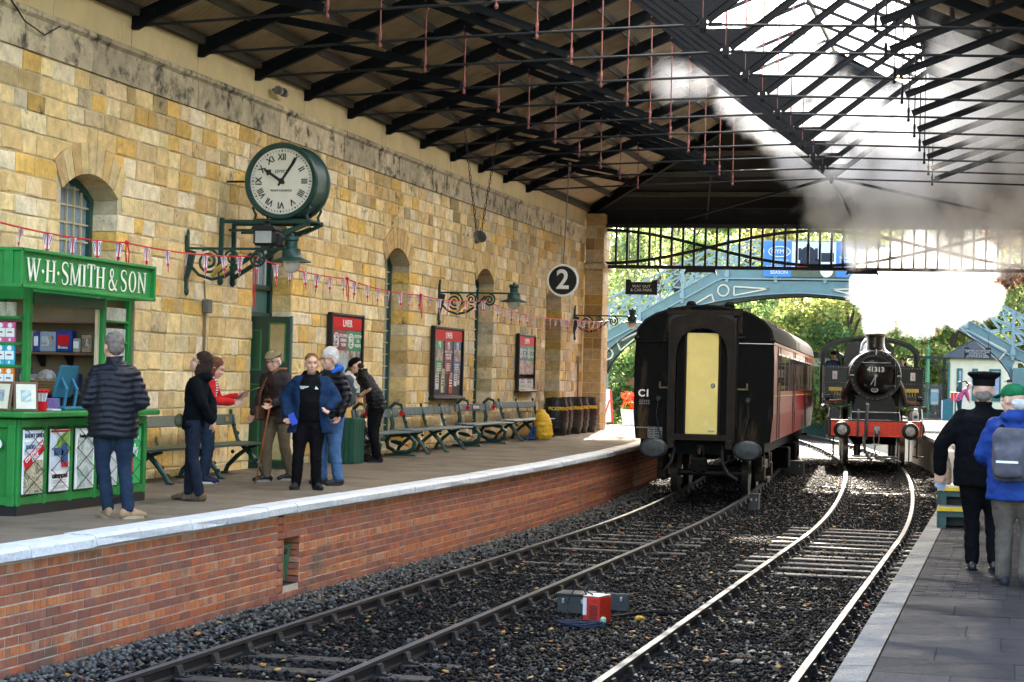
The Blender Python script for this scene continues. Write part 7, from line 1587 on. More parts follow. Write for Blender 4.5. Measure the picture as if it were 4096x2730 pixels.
def hand_(mb, e, w, curl=.5):
    d = (w - e).normalized(); s = d.cross(Vector((0, 1, .2))).normalized(); nrm = s.cross(d)
    c = w + d * .05; 
    for k in range(5): cap_(mb, w + d * .02 + s * (-.028 + .014 * k), w + d * .085 + s * (-.034 + .017 * k), .014, .013)
    for k in range(4):
        L = (.062, .07, .066, .05)[k]; b = w + d * .09 + s * (-.033 + .022 * k); m = b + (d * (1 - curl * .5) + nrm * curl * .8).normalized() * L * .55; t = m + (d * (1 - curl) + nrm * curl * 1.3).normalized() * L * .5
        cap_(mb, b, m, .0095, .009); cap_(mb, m, t, .009, .0075)
    b = w + d * .03 + s * .036; m = b + (d * .6 + s * .6 + nrm * .3).normalized() * .04; t = m + (d * .9 + nrm * .3).normalized() * .03
    cap_(mb, b, m, .012, .010); cap_(mb, m, t, .010, .008)
def person(label, loc, heading, H, J=None, lean=0.0, look=(0, 0), bulk=1.0, coarse=1.0, hair=None, top=None, leg=None, shoe=None, hatf=None, extra=None, face=True, sleeve=1.0, belly=0.0, group=None, hands=True, legs=True, cls='person', wide=1.0):
    t = thing('person', label, 'person', loc, rad(heading), group, H / 1.75)
    j = {k: Vector(v) for k, v in JD.items()}; J = J or {}
    Rl = rx(-rad(lean)); pv = Vector((0, 0, .93))
    for k in ('spine', 'chest', 'nb', 'sR', 'sL', 'eR', 'eL', 'wR', 'wL'):
        f = .6 if k == 'spine' else 1; j[k] = rx(-rad(lean) * f) @ (j[k] - pv) + pv
    for k, v in J.items(): j[k] = Vector(v)
    HM = rzm(rad(look[0])) @ rx(rad(look[1]) - rad(lean) * .6); hb = j['nb'] + HM @ Vector((0, .030, .148)); HS = 1.12
    def hp(x, y, z): return hb + HM @ (Vector((x, y, z)) * HS)
    # ---- body
    mb = MB(); mb.ell(hp(0, -.008, .03), (0.0829, 0.1053, 0.1030), 18, 12, HM); mb.ell(hp(0, .022, -.045), (0.0672, 0.0784, 0.0840), 16, 10, HM); mb.ell(hp(0, .062, -.088), (0.0336, 0.0291, 0.0291), 10, 8, HM)
    if face:
        mb.tube([hp(0, .080, .018), hp(0, .098, -.008), hp(0, .107, -.030), hp(0, .088, -.040)], [.011, .013, .017, .012], 8); mb.ell(hp(0, .084, .034), (0.0627, 0.0157, 0.0134), 10, 6, HM)
        for s in (-1, 1): mb.ell(hp(s * .077, -.008, -.005), (0.0123, 0.0246, 0.0381), 8, 6, HM); mb.ell(hp(s * .035, .068, -.025), (0.0269, 0.0224, 0.0224), 8, 6, HM)
        mb.ell(hp(0, .088, -.066), (0.0269, 0.0134, 0.0157), 8, 6, HM)
    cap_(mb, j['nb'] + Vector((0, 0, -.03)), hp(0, -.015, -.06), .058, .052)
    B = bulk
    secs = [(j['pel'] + Vector((0, 0, -.06)), .13 * B, .09 * B), (j['pel'] + Vector((0, 0, .05)), .135 * B, .095 * B), (j['spine'], .12 * B, .085 * B), (j['chest'], .145 * B, .095 * B), (j['chest'].lerp(j['nb'], .6), .13 * B, .08), (j['nb'], .06, .055)]
    loft(mb, secs)
    for s in 'RL':
        chain(mb, [j['s' + s] * 1.0, j['e' + s], j['w' + s]], [.045, .037, .026])
        if hands: hand_(mb, j['e' + s], j['w' + s])
        if legs: chain(mb, [j['h' + s], j['k' + s], j['a' + s]], [.07, .048, .034])
    finish(remesh(mb, .0105 * coarse, 2, .4), 'body', (top or {}).get('skin', skin_m), t)
    if face:
        mb = MB()
        for s in (-1, 1): mb.ell(hp(s * .032, .082, .008), (.011, .006, .006), 8, 6, HM)
        mb.build('eyes', flat('eye_dark', (.03, .025, .02), .2), t)
        mb = MB()
        for s in (-1, 1): mb.bbox(hp(s * .033, .086, .028), (.034, .008, .006), .002, HM)
        mb.build('eyebrows', hair[1] if hair else flat('brow', (.08, .05, .03)), t)
        MB().ell(hp(0, .097, -.066), (.021, .004, .006), 8, 6, HM).build('mouth', flat('lips', (.38, .14, .11), .4), t)
    # ---- hair
    if hair:
        st_, hm = hair; mb = MB()
        if st_ == 'short': mb.ell(hp(0, -.022, .052), (0.0907, 0.1086, 0.0963), 16, 10, HM); mb.ell(hp(0, -.055, .0), (0.0829, 0.0672, 0.0840), 12, 8, HM)
        elif st_ == 'crop': mb.ell(hp(0, -.018, .052), (0.0885, 0.1053, 0.0896), 16, 10, HM); mb.ell(hp(0, -.050, .012), (0.0806, 0.0627, 0.0672), 12, 8, HM)
        elif st_ == 'long': mb.ell(hp(0, -.025, .050), (0.0963, 0.1120, 0.0986), 16, 10, HM); mb.ell(hp(0, -.075, -.04), (0.0952, 0.0672, 0.1344), 12, 8, HM); mb.ell(hp(0, -.085, -.15), (0.0896, 0.0616, 0.1344), 12, 8, HM); [mb.ell(hp(s * .072, -.02, -.05), (0.0246, 0.0560, 0.1120), 10, 8, HM) for s in (-1, 1)]
        elif st_ == 'back': mb.ell(hp(0, -.06, -.03), (0.0784, 0.0504, 0.0560), 12, 8, HM)
        elif st_ == 'full': mb.ell(hp(0, -.022, .058), (0.1008, 0.1187, 0.1008), 16, 10, HM); mb.ell(hp(0, -.055, .0), (0.0963, 0.0739, 0.0952), 12, 8, HM)
        finish(remesh(mb, .013 * coarse, 1), 'hair', hm, t, .008, 26, seed=H)
    if hatf: hatf(t, hp, HM)
    # ---- legs
    if legs and leg:
        mb = MB(); L0 = leg.get('w', 1.0); pe = j['pel']
        loft(mb, [(pe + Vector((0, -.01, -.13)), .155 * B * wide, .115 * B), (pe + Vector((0, -.005, -.02)), .165 * B * wide, .125 * B), (pe + Vector((0, 0, .09)), .155 * B * wide, .115 * B)])
        for s in 'RL':
            h, k, a = j['h' + s], j['k' + s], j['a' + s]; up = a + Vector((0, .0, .015))
            chain(mb, [h + Vector((0, -.01, 0)), h.lerp(k, .45), k, k.lerp(up, .5), up], [.10 * B * L0, .088 * B * L0, .070 * L0, .066 * L0, .062 * L0])
        finish(remesh(mb, .016 * coarse, 2), 'trousers', leg['mat'], t, leg.get('wr', .006), 12, seed=H * 7)
    # ---- top
    if top:
        hem = top.get('hem', .80); mb = MB(); P0 = j['pel']; hz = hem - .93; q = top.get('fat', 1.0) * B
        ch, nb, sp = j['chest'], j['nb'], j['spine']
        base = P0 + Vector((0, 0, hz)); dn = (P0 - sp).normalized()
        if lean: base = P0 + dn * (-hz)
        secs = [(base, .175 * q * wide * top.get('flare', 1), .125 * q * top.get('flare', 1)), (P0 + (sp - P0) * .15, .172 * q * wide, .125 * q + belly * .6), (sp + Vector((0, belly * .7, 0)), .165 * q * wide, .118 * q + belly), (ch + Vector((0, belly * .15, 0)), .185 * q, .122 * q), (ch.lerp(nb, .5), .178 * q, .112 * q), (ch.lerp(nb, .85), .125 * q, .088), (nb + (nb - ch).normalized() * .01, .075, .07)]
        if top.get('open'): shell(mb, secs, top['open'], .035)
        else: loft(mb, secs)
        for s in 'RL':
            S, E, W = j['s' + s], j['e' + s], j['w' + s]; r = top.get('arm', 1.0); endp = E.lerp(W, .92) if sleeve >= 1 else S.lerp(E, .85)
            chain(mb, [S + Vector((0, 0, -.012)), S.lerp(E, .5), E, endp] if sleeve >= 1 else [S + Vector((0, 0, -.01)), endp], [.070 * r, .067 * r, .060 * r, .052 * r] if sleeve >= 1 else [.070 * r, .066 * r])
        if top.get('collar'): mb.lathe([(.066, -.02), (.078, .0), (.080, .045), (.064, .05), (.058, .0)], nb + Vector((0, .005, .02)), 'Z', 18)
        if top.get('hood'):
            mb.tube([nb + Vector((.08, .03, .0)), nb + Vector((.10, -.05, .01)), nb + Vector((.05, -.11, .0)), nb + Vector((-.05, -.11, .0)), nb + Vector((-.10, -.05, .01)), nb + Vector((-.08, .03, .0))], [.025, .04, .055, .055, .04, .025], 10)
        finish(remesh(mb, .0155 * coarse, 5), 'jacket', top['mat'], t, top.get('wr', .010), top.get('ws', 9), top.get('ridge', 0), top.get('pitch', .07), seed=H * 3)
        if top.get('inner'):
            mb = MB(); loft(mb, [(P0 + Vector((0, .0, top.get('ihem', .85) - .93)), .155 * q, .115 * q + belly * .4), (sp + Vector((0, belly * .8, 0)), .150 * q, .112 * q + belly * .9), (ch + Vector((0, belly * .2, 0)), .165 * q, .115 * q), (ch.lerp(nb, .6), .15 * q, .10 * q), (nb + Vector((0, 0, .02)), .072, .068)])
            if top.get('ihood'): mb.tube([nb + Vector((.05, .065, -.02)), nb + Vector((.085, .0, .03)), nb + Vector((.05, -.07, .045)), nb + Vector((-.05, -.07, .045)), nb + Vector((-.085, 0, .03)), nb + Vector((-.05, .065, -.02))], [.025, .034, .04, .04, .034, .025], 10)
            finish(remesh(mb, .016, 2), 'hoodie', top['inner'], t, .009, 8, seed=2)
    # ---- shoes
    if shoe and legs:
        for s in 'RL':
            a = j['a' + s]; g = a.z - .09; fw = J.get('f' + s, (0, 1)) ; fd = Vector((fw[0], fw[1], 0)).normalized(); sd = Vector((fd.y, -fd.x, 0)); mb = MB()
            for (u, z, rw, rh) in ((-.055, .05, .042, .05), (-.01, .06, .042, .06), (.06, .05, .046, .05), (.12, .04, .048, .04), (.17, .032, .042, .032)): mb.ell(a + fd * u + Vector((0, 0, z - .09)), (rw, rw, rh), 12, 8)
            cap_(mb, a + fd * -.02 + Vector((0, 0, -.05)), a + Vector((0, 0, .02)), .044, .042)
            so = finish(remesh(mb, .014 * coarse, 2), 'shoe', shoe[0], t)
            mb = MB(); n = 14; O = []
            for i in range(n): q = 2 * math.pi * i / n; O.append((.052 * math.sin(q), .06 + .128 * math.cos(q)))
            mb.prism(O, lambda u, v, w: a + sd * u + fd * v + Vector((0, 0, w - .09)), .0, .028); mb.build('sole', shoe[1], so)
    if extra: extra(t, j, hp, HM)
    return t, j
def wpos(t, p):   # local point of a person to world
    sc_ = t.scale[0]; return Vector(t.location) + rzm(t.rotation_euler.z) @ (Vector(p) * sc_)
def cloth(name, c, rough=.85, var=.3, vs=7, spec=.08, bump=.5, bs=13, **k): return M(name, c, rough, 0, var, vs, bump, bs, spec=spec, **k)
denim = cloth('denim_dark', (.016, .028, .05)); denim_b = cloth('denim_blue', (.06, .13, .27), var=.3); navy_t = cloth('navy_trousers', (.014, .018, .030)); khaki = cloth('khaki_trousers', (.13, .10, .06)); blackc = cloth('black_cloth', (.005, .005, .006)); jog = cloth('jogger_black', (.006, .005, .006))
puff = M('puffer_navy', (.007, .008, .013), .40, 0, .2, 6, .4, 14, spec=.22); coatb = cloth('coat_blue', (.010, .028, .072), var=.25); fleece = cloth('fleece_black', (.005, .007, .009), .95, bump=.5, bs=120); redj = cloth('red_jacket', (.50, .02, .02)); tweed = cloth('grey_brown_jacket', (.038, .030, .028), .8)
grey_h = cloth('hair_grey', (.16, .13, .11), .7, var=.5, vs=30, bump=.5); white_h = cloth('hair_white', (.55, .53, .50), .7, bump=.5); brown_h = cloth('hair_dark_brown', (.035, .020, .014), .45, bump=.5, bs=60); auburn = cloth('hair_auburn', (.12, .045, .025), .5, bump=.5); ginger = cloth('hair_sandy', (.20, .10, .045), .6, bump=.5)
solew = flat('sole_white', (.55, .54, .5)); soleb = flat('sole_black', (.02, .02, .02)); solet = flat('sole_tan', (.36, .28, .18))
ginj = flat('glasses', (.03, .03, .03), .3)
def glasses(t, hp, HM, mat=ginj):
    mb = MB()
    for s in (-1, 1): mb.tube([hp(s * .033 + .024 * math.cos(a), .094, .006 + .018 * math.sin(a)) for a in np.linspace(0, 6.283, 13)[:-1]], .003, 4, closed=True); mb.tube([hp(s * .057, .092, .01), hp(s * .078, .02, .012), hp(s * .08, -.02, .0)], .003, 4)
    mb.tube([hp(-.01, .096, .01), hp(.01, .096, .01)], .003, 4); mb.build('glasses', mat, t)
# 1 man in the quilted jacket at the kiosk
p1, j1 = person('man in a dark quilted jacket and jeans standing with his back turned at the kiosk', (-8.75, 18.35, zl(18)), 32, 1.88, dict(sR=(.162, -.01, 1.36), sL=(-.162, -.01, 1.36), eR=(.265, -.05, 1.09), eL=(-.265, -.03, 1.09), wR=(.19, .22, 1.05), wL=(-.17, .24, 1.05), kR=(.12, .03, .49), aR=(.15, -.08, .09), kL=(-.08, .06, .49), aL=(-.02, .06, .09), fR=(.95, .5), fL=(-.1, 1)), 3, (18, -4), 1.10, hair=('short', grey_h), top=dict(mat=puff, hem=.75, fat=1.24, arm=1.14, ridge=.015, pitch=.058, wr=.005, collar=True), leg=dict(mat=denim, w=.98), shoe=(cloth('boot_tan', (.30, .19, .11)), solet))
# 2 woman looking up
def bumbag(t, j, hp, HM):
    pass
p2, j2 = person('woman in a black hooded fleece looking up with her hands behind her back', (-9.14, 21.3, zl(21)), 100, 1.74, dict(eR=(.25, -.14, 1.15), eL=(-.25, -.14, 1.15), wR=(.07, -.20, .95), wL=(-.05, -.22, .93), kR=(.09, .05, .49), aR=(.09, .06, .09), kL=(-.09, -.02, .49), aL=(-.09, -.10, .09)), -3, (4, 16), 1.0, hair=('long', brown_h), top=dict(mat=fleece, hem=.83, fat=1.08, arm=1.1, hood=True, wr=.010), leg=dict(mat=navy_t, w=1.02), shoe=(cloth('shoe_brown', (.12, .075, .045)), soleb))
wbag = MB(); wbag.ell((0, 0, 0), (.10, .06, .085), 14, 10); o = bpy.data.objects.new('waist_bag', remesh(wbag, .02, 1)); COL.objects.link(o); o.data.materials.append(M('camo', (.10, .10, .05), .8, 0, .7, 14, .2, 30)); o.location = wpos(p2, (-.02, .17, .93)); o.rotation_euler = (0, 0, rad(100)); tag(o, 'camouflage waist bag worn in front by the woman looking up', 'bag')
# 3 woman in red reading
stripe = M('stripe_top', (.55, .55, .55), .8, 0, .1, 5, .1, 20)
_nt = stripe.node_tree; _w = _nt.nodes.new('ShaderNodeTexWave'); _w.bands_direction = 'Z'; _w.inputs['Scale'].default_value = 9; _t = _nt.nodes.new('ShaderNodeTexCoord'); _nt.links.new(_t.outputs['Object'], _w.inputs[0]); _c = _nt.nodes.new('ShaderNodeValToRGB'); _c.color_ramp.interpolation = 'CONSTANT'; _c.color_ramp.elements[0].color = (.03, .04, .10, 1); _c.color_ramp.elements[1].position = .5; _c.color_ramp.elements[1].color = (.62, .62, .62, 1); _nt.links.new(_w.outputs[0], _c.inputs[0]); _nt.links.new(_c.outputs[0], _nt.nodes['Principled BSDF'].inputs['Base Color'])
def scarf(t, j, hp, HM):
    nb = j['nb']; mb = MB(); mb.tube([nb + Vector((.08 * math.cos(a), .075 * math.sin(a), .03 + .015 * math.sin(2 * a))) for a in np.linspace(0, 6.283, 17)[:-1]], .035, 8, closed=True); mb.build('scarf', redj, t, True)
p3, j3 = person('woman in a red jacket and striped top reading a leaflet by the bench', (-10.44, 24.75, zl(24)), -78, 1.72, dict(eR=(.22, .10, 1.13), eL=(-.22, .12, 1.13), wR=(.06, .36, 1.12), wL=(-.10, .40, 1.20), kR=(.09, .03, .49), kL=(-.09, .03, .49)), 4, (0, -22), 1.0, hair=('long', auburn), top=dict(mat=redj, hem=.98, fat=1.05, arm=1.05, inner=stripe, ihem=.82, open=.35), leg=dict(mat=denim), shoe=(cloth('shoe_navy', (.02, .025, .06)), solew), extra=scarf)
mb = MB(); mb.box((0, -.12, 0), (.20, .22, .006), rx(.35)); mb.box((0, .10, .02), (.20, .22, .006), rx(-.12)); o = mb.build('leaflet', print_mat('print_leaflet', [(.05, .05, .05), (.3, .12, .05), (.1, .15, .2), (.12, .1, .08)], 9, 3)); o.location = wpos(p3, (-.02, .52, 1.22)); o.rotation_euler = (rad(28), 0, rad(-78)); tag(o, 'open dark leaflet held by the woman in red', 'leaflet')
# 4 old man with stick
tweedcap = cloth('cap_tweed', (.20, .16, .09), .9, var=.35, vs=25)
def flatcap(t, hp, HM):
    mb = MB(); mb.ell(hp(0, -.015, .082), (0.1098, 0.1322, 0.0448), 16, 10, HM @ rx(-.15)); mb.ell(hp(0, .085, .062), (0.0840, 0.0560, 0.0179), 14, 8, HM @ rx(-.2)); mb.ell(hp(0, -.03, .06), (0.0986, 0.1098, 0.0392), 14, 8, HM)
    finish(remesh(mb, .013, 2), 'flat_cap', tweedcap, t); glasses(t, hp, HM)
p4, j4 = person('elderly man in a flat cap walking with an orange brown walking stick', (-9.8, 25.75, zl(25)), 158, 1.84, dict(eR=(.30, .02, 1.14), wR=(.34, .12, .88), eL=(-.26, .06, 1.15), wL=(-.16, .30, 1.02), kR=(.10, .10, .49), aR=(.09, .10, .09), kL=(-.10, -.02, .49), aL=(-.10, -.16, .11), fR=(.3, 1), fL=(.3, 1)), 10, (14, -8), 1.02, hair=('back', white_h), hatf=flatcap, top=dict(mat=tweed, hem=.76, fat=1.12, arm=1.12, collar=True, open=.28, inner=cloth('brown_jumper', (.045, .022, .018)), ihem=.86), leg=dict(mat=khaki, w=1.06), shoe=(M('shoe_black', (.015, .015, .017), .25), flat('sole_grey', (.25, .25, .26))))
lw = wpos(p4, (-.16, .34, 1.0)); mb = MB(); foot = Vector((lw.x + .0 - .10, lw.y - .20, zl(25))); tip = lw + Vector((.02, .02, .06)); hk = tip + Vector((-.09, -.03, .02)); mb.tube([foot, lw, tip, tip + Vector((-.03, -.01, .03)), hk], [.011, .013, .015, .015, .014], 8); o = mb.build('walking_stick', M('stick_orange', (.38, .10, .03), .35, 0, .2, 20), None, True); tag(o, 'orange brown walking stick held by the elderly man', 'stick')
sat = thing('satchel', 'brown leather satchel with long strap worn by the elderly man', 'bag', wpos(p4, (.19, .12, .90)), rad(158)); lea = M('leather_brown', (.10, .04, .02), .45, 0, .2, 9, .15, 40)
MB().bbox((0, 0, 0), (.07, .24, .20), .025).build('pouch', lea, sat); mb = MB(); mb.tube([(.0, .05, .1), (-.02, .06, .28), (-.14, .06, .48), (-.32, .0, .62), (-.36, -.10, .62)], .016, 6); mb.build('strap', M('strap_tan', (.20, .075, .03), .5), sat, True)
# 5 young man in the blue coat
def logo5(t, j, hp, HM):
    mb = MB()
    for k in range(3):
        for i in range(5): mb.box((.11 - .024 * i + .006 * k, .142 + .004 * k, 1.29 + .014 * k), (.02, .02, .009))
    mb.prism([(-.11, 1.285), (-.06, 1.285), (-.075, 1.325)], lambda u, v, w: (u, w, v), .13, .155); mb.build('chest_print', letm, t)
p5, j5 = person('young man in an open blue coat and black hoodie facing the camera', (-8.81, 24.3, zl(24)), 196, 1.78, dict(eR=(.33, -.04, 1.16), wR=(.27, .14, .93), eL=(-.33, -.02, 1.16), wL=(-.24, .20, 1.04), kR=(.13, .03, .49), aR=(.15, .04, .09), kL=(-.09, .03, .49), aL=(-.10, .0, .09), fR=(.25, 1), fL=(-.5, 1)), 0, (10, 2), 1.12, hair=('crop', ginger), top=dict(mat=coatb, hem=.72, fat=1.16, arm=1.28, flare=1.22, open=.62, inner=blackc, ihem=.88, ihood=True, hood=True, wr=.014), leg=dict(mat=jog, w=1.12), shoe=(cloth('trainer_black', (.02, .02, .024), .5), soleb), belly=.05, extra=logo5, wide=1.06)
o = MB().bbox((0, 0, 0), (.085, .014, .16), .008).build('mobile_phone', M('phone_blue', (.01, .05, .42), .4)); o.location = wpos(p5, (.20, .26, .90)); o.rotation_euler = (rad(20), rad(25), rad(196)); tag(o, 'bright blue mobile phone in the hand of the young man', 'phone')
# 6 white haired man
hoodb = cloth('hood_blue', (.02, .10, .42))
def ex6(t, j, hp, HM):
    nb = j['nb']; mb = MB(); mb.tube([nb + Vector((.07, .07, -.03)), nb + Vector((.11, .0, .01)), nb + Vector((.07, -.09, .03)), nb + Vector((-.07, -.09, .03)), nb + Vector((-.11, .0, .01)), nb + Vector((-.07, .07, -.03))], [.03, .045, .055, .055, .045, .03], 10); finish(remesh(mb, .02, 2), 'blue_hood', hoodb, t, .008, 14); glasses(t, hp, HM)
p6, j6 = person('white haired man with glasses and a blue hood standing behind the young man', (-8.95, 25.5, zl(25)), 148, 1.87, dict(eR=(.28, .0, 1.14), wR=(.26, .18, 1.0), eL=(-.28, -.04, 1.14), wL=(-.28, .08, .9), kR=(.12, .03, .49), aR=(.14, .0, .09), kL=(-.12, .02, .49), aL=(-.16, -.02, .09)), 2, (-4, -4), 1.06, hair=('full', white_h), top=dict(mat=M('puffer_black', (.007, .007, .009), .42, 0, .2, 6, .4, 14, spec=.2), hem=.84, fat=1.14, arm=1.16, ridge=.014, pitch=.075), leg=dict(mat=denim_b, w=1.12, wr=.009), shoe=(cloth('trainer_dark', (.03, .03, .035), .5), soleb), extra=ex6)
def backpack(label, loc, rz_, c, s=1.0, strap=None, light=None):
    t = thing('backpack', label, 'backpack', loc, rz_, None, s); mb = MB(); mb.bbox((0, 0, 0), (.30, .16, .44), .06); mb.bbox((0, -.09, -.07), (.24, .08, .24), .03); finish(remesh(mb, .022, 3), 'sack', cloth('pack_%s' % label[:12], tuple(q * .55 for q in c), .6), t, .01, 10)
    mb = MB()
    for q in (-1, 1): mb.tube([(q * .10, .08, .20), (q * .12, .22, .24), (q * .13, .33, .10), (q * .12, .28, -.10), (q * .11, .09, -.18)], .022, 6)
    mb.build('strap', strap or blackc, t, True); mb = MB(); mb.bbox((0, -.135, -.06), (.18, .01, .02), .004); mb.build('zip', light or steel, t); return t
backpack('grey backpack on the back of the white haired man', wpos(p6, (0, -.22, 1.20)), rad(148), (.10, .12, .15), 1.0, cloth('strap_grey', (.16, .17, .19)))
# 7 man bending over the bin bag
capb = cloth('cap_black', (.005, .005, .006))
def basecap(mat, under=None):
    def f(t, hp, HM):
        mb = MB(); mb.ell(hp(0, -.008, .060), (0.0986, 0.1187, 0.0806), 16, 10, HM); finish(remesh(mb, .014, 1), 'cap', mat, t); mb = MB(); mb.ell(hp(0, .125, .048), (.074, .072, .011), 14, 6, HM @ rx(-.22)); mb.build('cap_peak', under or mat, t, True)
    return f
def ex7(t, j, hp, HM):
    mb = MB(); mb.ell(hp(0, .06, -.085), (.05, .045, .045), 12, 8, HM); mb.ell(hp(0, .03, -.075), (.064, .05, .04), 12, 8, HM); finish(remesh(mb, .014, 1), 'beard', brown_h, t); glasses(t, hp, HM)
    mb = MB(); c = j['wL'].lerp(j['eL'], .15); mb.cyl(c + Vector((0, 0, -.012)), c + Vector((0, 0, .012)), .034, .034, 14); mb.build('wrist_watch', blackp, t)
p7, j7 = person('man in a black cap and gilet bending forward over a bin bag', (-10.62, 32.6, zl(32)), 94, 1.92, dict(eR=(.27, .24, 1.08), wR=(.36, .28, .86), eL=(-.37, .02, 1.16), wL=(-.27, .22, 1.02), kR=(.11, .04, .49), aR=(.10, .0, .09), kL=(-.10, .02, .49), aL=(-.12, -.08, .09), fR=(0, 1), fL=(0, 1)), 27, (-6, -22), 1.06, hair=('back', brown_h), hatf=basecap(capb, flat('peak_green', (.03, .12, .03))), top=dict(mat=M('gilet_black', (.006, .006, .007), .5, 0, .2, 6, .4, 14, spec=.15), hem=.82, fat=1.12, arm=1.1, ridge=.010, pitch=.06, collar=True), sleeve=.5, leg=dict(mat=blackc, w=1.1, wr=.008), shoe=(cloth('boot_black', (.015, .015, .015), .5), soleb), extra=ex7)
mb = MB(); hwp = wpos(p7, (.40, .30, .76)); cx, cy = hwp.x, hwp.y
loft(mb, [((0, 0, .02), .18, .18), ((0, 0, .15), .22, .22), ((.01, 0, .36), .21, .21), ((.02, 0, .52), .15, .14), ((.0, 0, .66), .06, .05), ((.0, 0, hwp.z - zl(32) - .02), .03, .03)])
o = finish(remesh(mb, .018, 2), 'bin_bag', M('bin_bag_plastic', (.012, .012, .013), .22, 0, .2, 8, .4, 12, spec=.6), None, .035, 7); o.location = (cx, cy, zl(32)); tag(o, 'crumpled black bin bag held by the bending man', 'bin bag')
# 8 railway guard from behind
def guardcap(t, hp, HM):
    mb = MB(); mb.lathe([(.097, -.0), (.099, .06), (.143, .095), (.148, .11), (.134, .125), (0, .132)], hp(0, -.005, .052), 'Z', 24, sx=1.0, sy=1.12); mb.build('peaked_cap', capb, t, True, 40); mb = MB(); mb.ell(hp(0, .12, .045), (.07, .05, .01), 12, 6, HM); mb.build('cap_peak', M('peak_gloss', (.01, .01, .01), .15), t, True)
unif = cloth('uniform_black', (.003, .003, .004), .9)
p8, j8 = person('railway guard in a black uniform and peaked cap seen from behind', (-.22, 18.25, zr(18)), 2, 1.76, dict(eL=(-.36, -.04, 1.13), wL=(-.37, .02, .88), eR=(.30, -.02, 1.14), wR=(.28, .08, .9), kL=(-.08, .04, .49), aL=(-.07, .02, .09), kR=(.10, .10, .50), aR=(.12, -.10, .11)), 2, (-4, -3), 1.16, hair=('back', grey_h), hatf=guardcap, top=dict(mat=unif, hem=.76, fat=1.20, arm=1.18, collar=True), leg=dict(mat=unif, w=1.05), shoe=(M('shoe_black', (.015, .015, .017), .25), soleb), wide=1.04)
o = MB().box((0, 0, 0), (.10, .004, .13)).build('ticket_paper', flat('paper_blue', (.25, .33, .40))); o.location = wpos(p8, (-.36, .06, .77)); o.rotation_euler = (rad(-40), rad(30), rad(20)); tag(o, 'pale blue paper in the hand of the railway guard', 'paper')
# 9 man in green cap, cut by the right picture edge
greenc = cloth('cap_green', (.01, .13, .05)); bluej = cloth('jacket_blue', (.012, .04, .19), .55, var=.3)
p9, j9 = person('man in a green cap and blue jacket with a backpack at the right edge', (.06, 17.0, zr(17)), -12, 1.70, dict(eL=(-.29, .02, 1.12), wL=(-.20, .18, 1.02), eR=(.28, -.02, 1.14), kL=(-.09, .05, .49), aL=(-.08, .0, .09), kR=(.12, .08, .50), aR=(.14, -.14, .12), fL=(-.6, 1)), 5, (55, -4), 1.12, hair=('back', white_h), hatf=basecap(greenc), top=dict(mat=bluej, hem=.74, fat=1.18, arm=1.2, collar=True, hood=True, wr=.014), leg=dict(mat=cloth('khaki_grey', (.09, .075, .06)), w=1.12), shoe=(cloth('trainer_dark', (.03, .03, .035), .5), soleb), wide=1.05)
backpack('grey and black backpack on the man in the green cap', wpos(p9, (.02, -.27, 1.14)), rad(-12), (.16, .15, .18), 1.0, blackc, wht)
# 10.. smaller figures
pinkj = cloth('jumper_pink', (.40, .08, .16)); p10, _ = person('stooping man in a pink jumper on the far sunny platform', (-2.0, 84.3, zr(84)), -80, 1.78, dict(eR=(.2, .30, 1.1), wR=(.15, .38, .86), eL=(-.2, .3, 1.1), wL=(-.15, .4, .86)), 34, (0, -25), 1.05, 1.7, hair=('back', white_h), top=dict(mat=pinkj, hem=.82, fat=1.1), leg=dict(mat=denim), shoe=(blackc, soleb), face=False)
backpack('teal backpack on the stooping man in pink', wpos(p10, (0, .02, 1.42)), rad(-80), (.06, .12, .14), 1.0)
person('person in a dark cap walking beneath the right end of the footbridge', (.02, 70, zr(70)), 60, 1.72, None, 0, (0, 0), 1.0, 1.7, hair=('back', white_h), hatf=basecap(cloth('cap_navy', (.02, .03, .06))), top=dict(mat=cloth('top_blue', (.12, .16, .3))), leg=dict(mat=denim), shoe=(blackc, soleb), face=False)
sx0 = -11.3
person('child with reddish hair coming down the footbridge stair', (-11.75, 67.0, top_z(-11.75) + .15), 75, 1.25, None, 8, (0, 0), .95, 1.5, hair=('long', auburn), top=dict(mat=cloth('coat_olive', (.08, .085, .05))), leg=dict(mat=cloth('leggings_pale', (.4, .42, .5))), shoe=(solew, soleb), face=False)
person('adult in an olive coat leaning on the footbridge stair', (-11.15, 67.3, top_z(-11.15) + .15), 75, 1.5, None, 14, (0, -10), 1.05, 1.5, hair=('short', ginger), top=dict(mat=cloth('coat_olive2', (.10, .10, .07)), hem=.6), leg=dict(mat=denim), shoe=(solew, soleb), face=False)
person('grey haired person in a dark coat beyond the shed, left of the coach', (-11.25, 61.8, zl(60)), 200, 1.66, None, 0, (0, 0), 1.05, 1.6, hair=('full', white_h), top=dict(mat=cloth('coat_slate', (.07, .08, .09)), hem=.7), leg=dict(mat=denim), shoe=(blackc, soleb), face=False)
person('tall person in a pale top beyond the shed, beside the coach end', (-10.95, 63.5, zl(60)), 170, 1.80, dict(eR=(.3, .1, 1.2), wR=(.2, .25, 1.35)), 0, (0, 0), 1.05, 1.6, hair=('short', grey_h), top=dict(mat=cloth('top_cream', (.6, .58, .52)), hem=.8), leg=dict(mat=cloth('slacks', (.2, .18, .14))), shoe=(blackc, soleb), face=False)
person('person in a white hat and shirt far behind the barrier board', (-12.0, 66, zl(60)), 190, 1.7, None, 0, (0, 0), 1.0, 1.7, hair=('full', white_h), top=dict(mat=cloth('shirt_white', (.65, .63, .6))), leg=dict(mat=denim), shoe=(blackc, soleb), face=False)
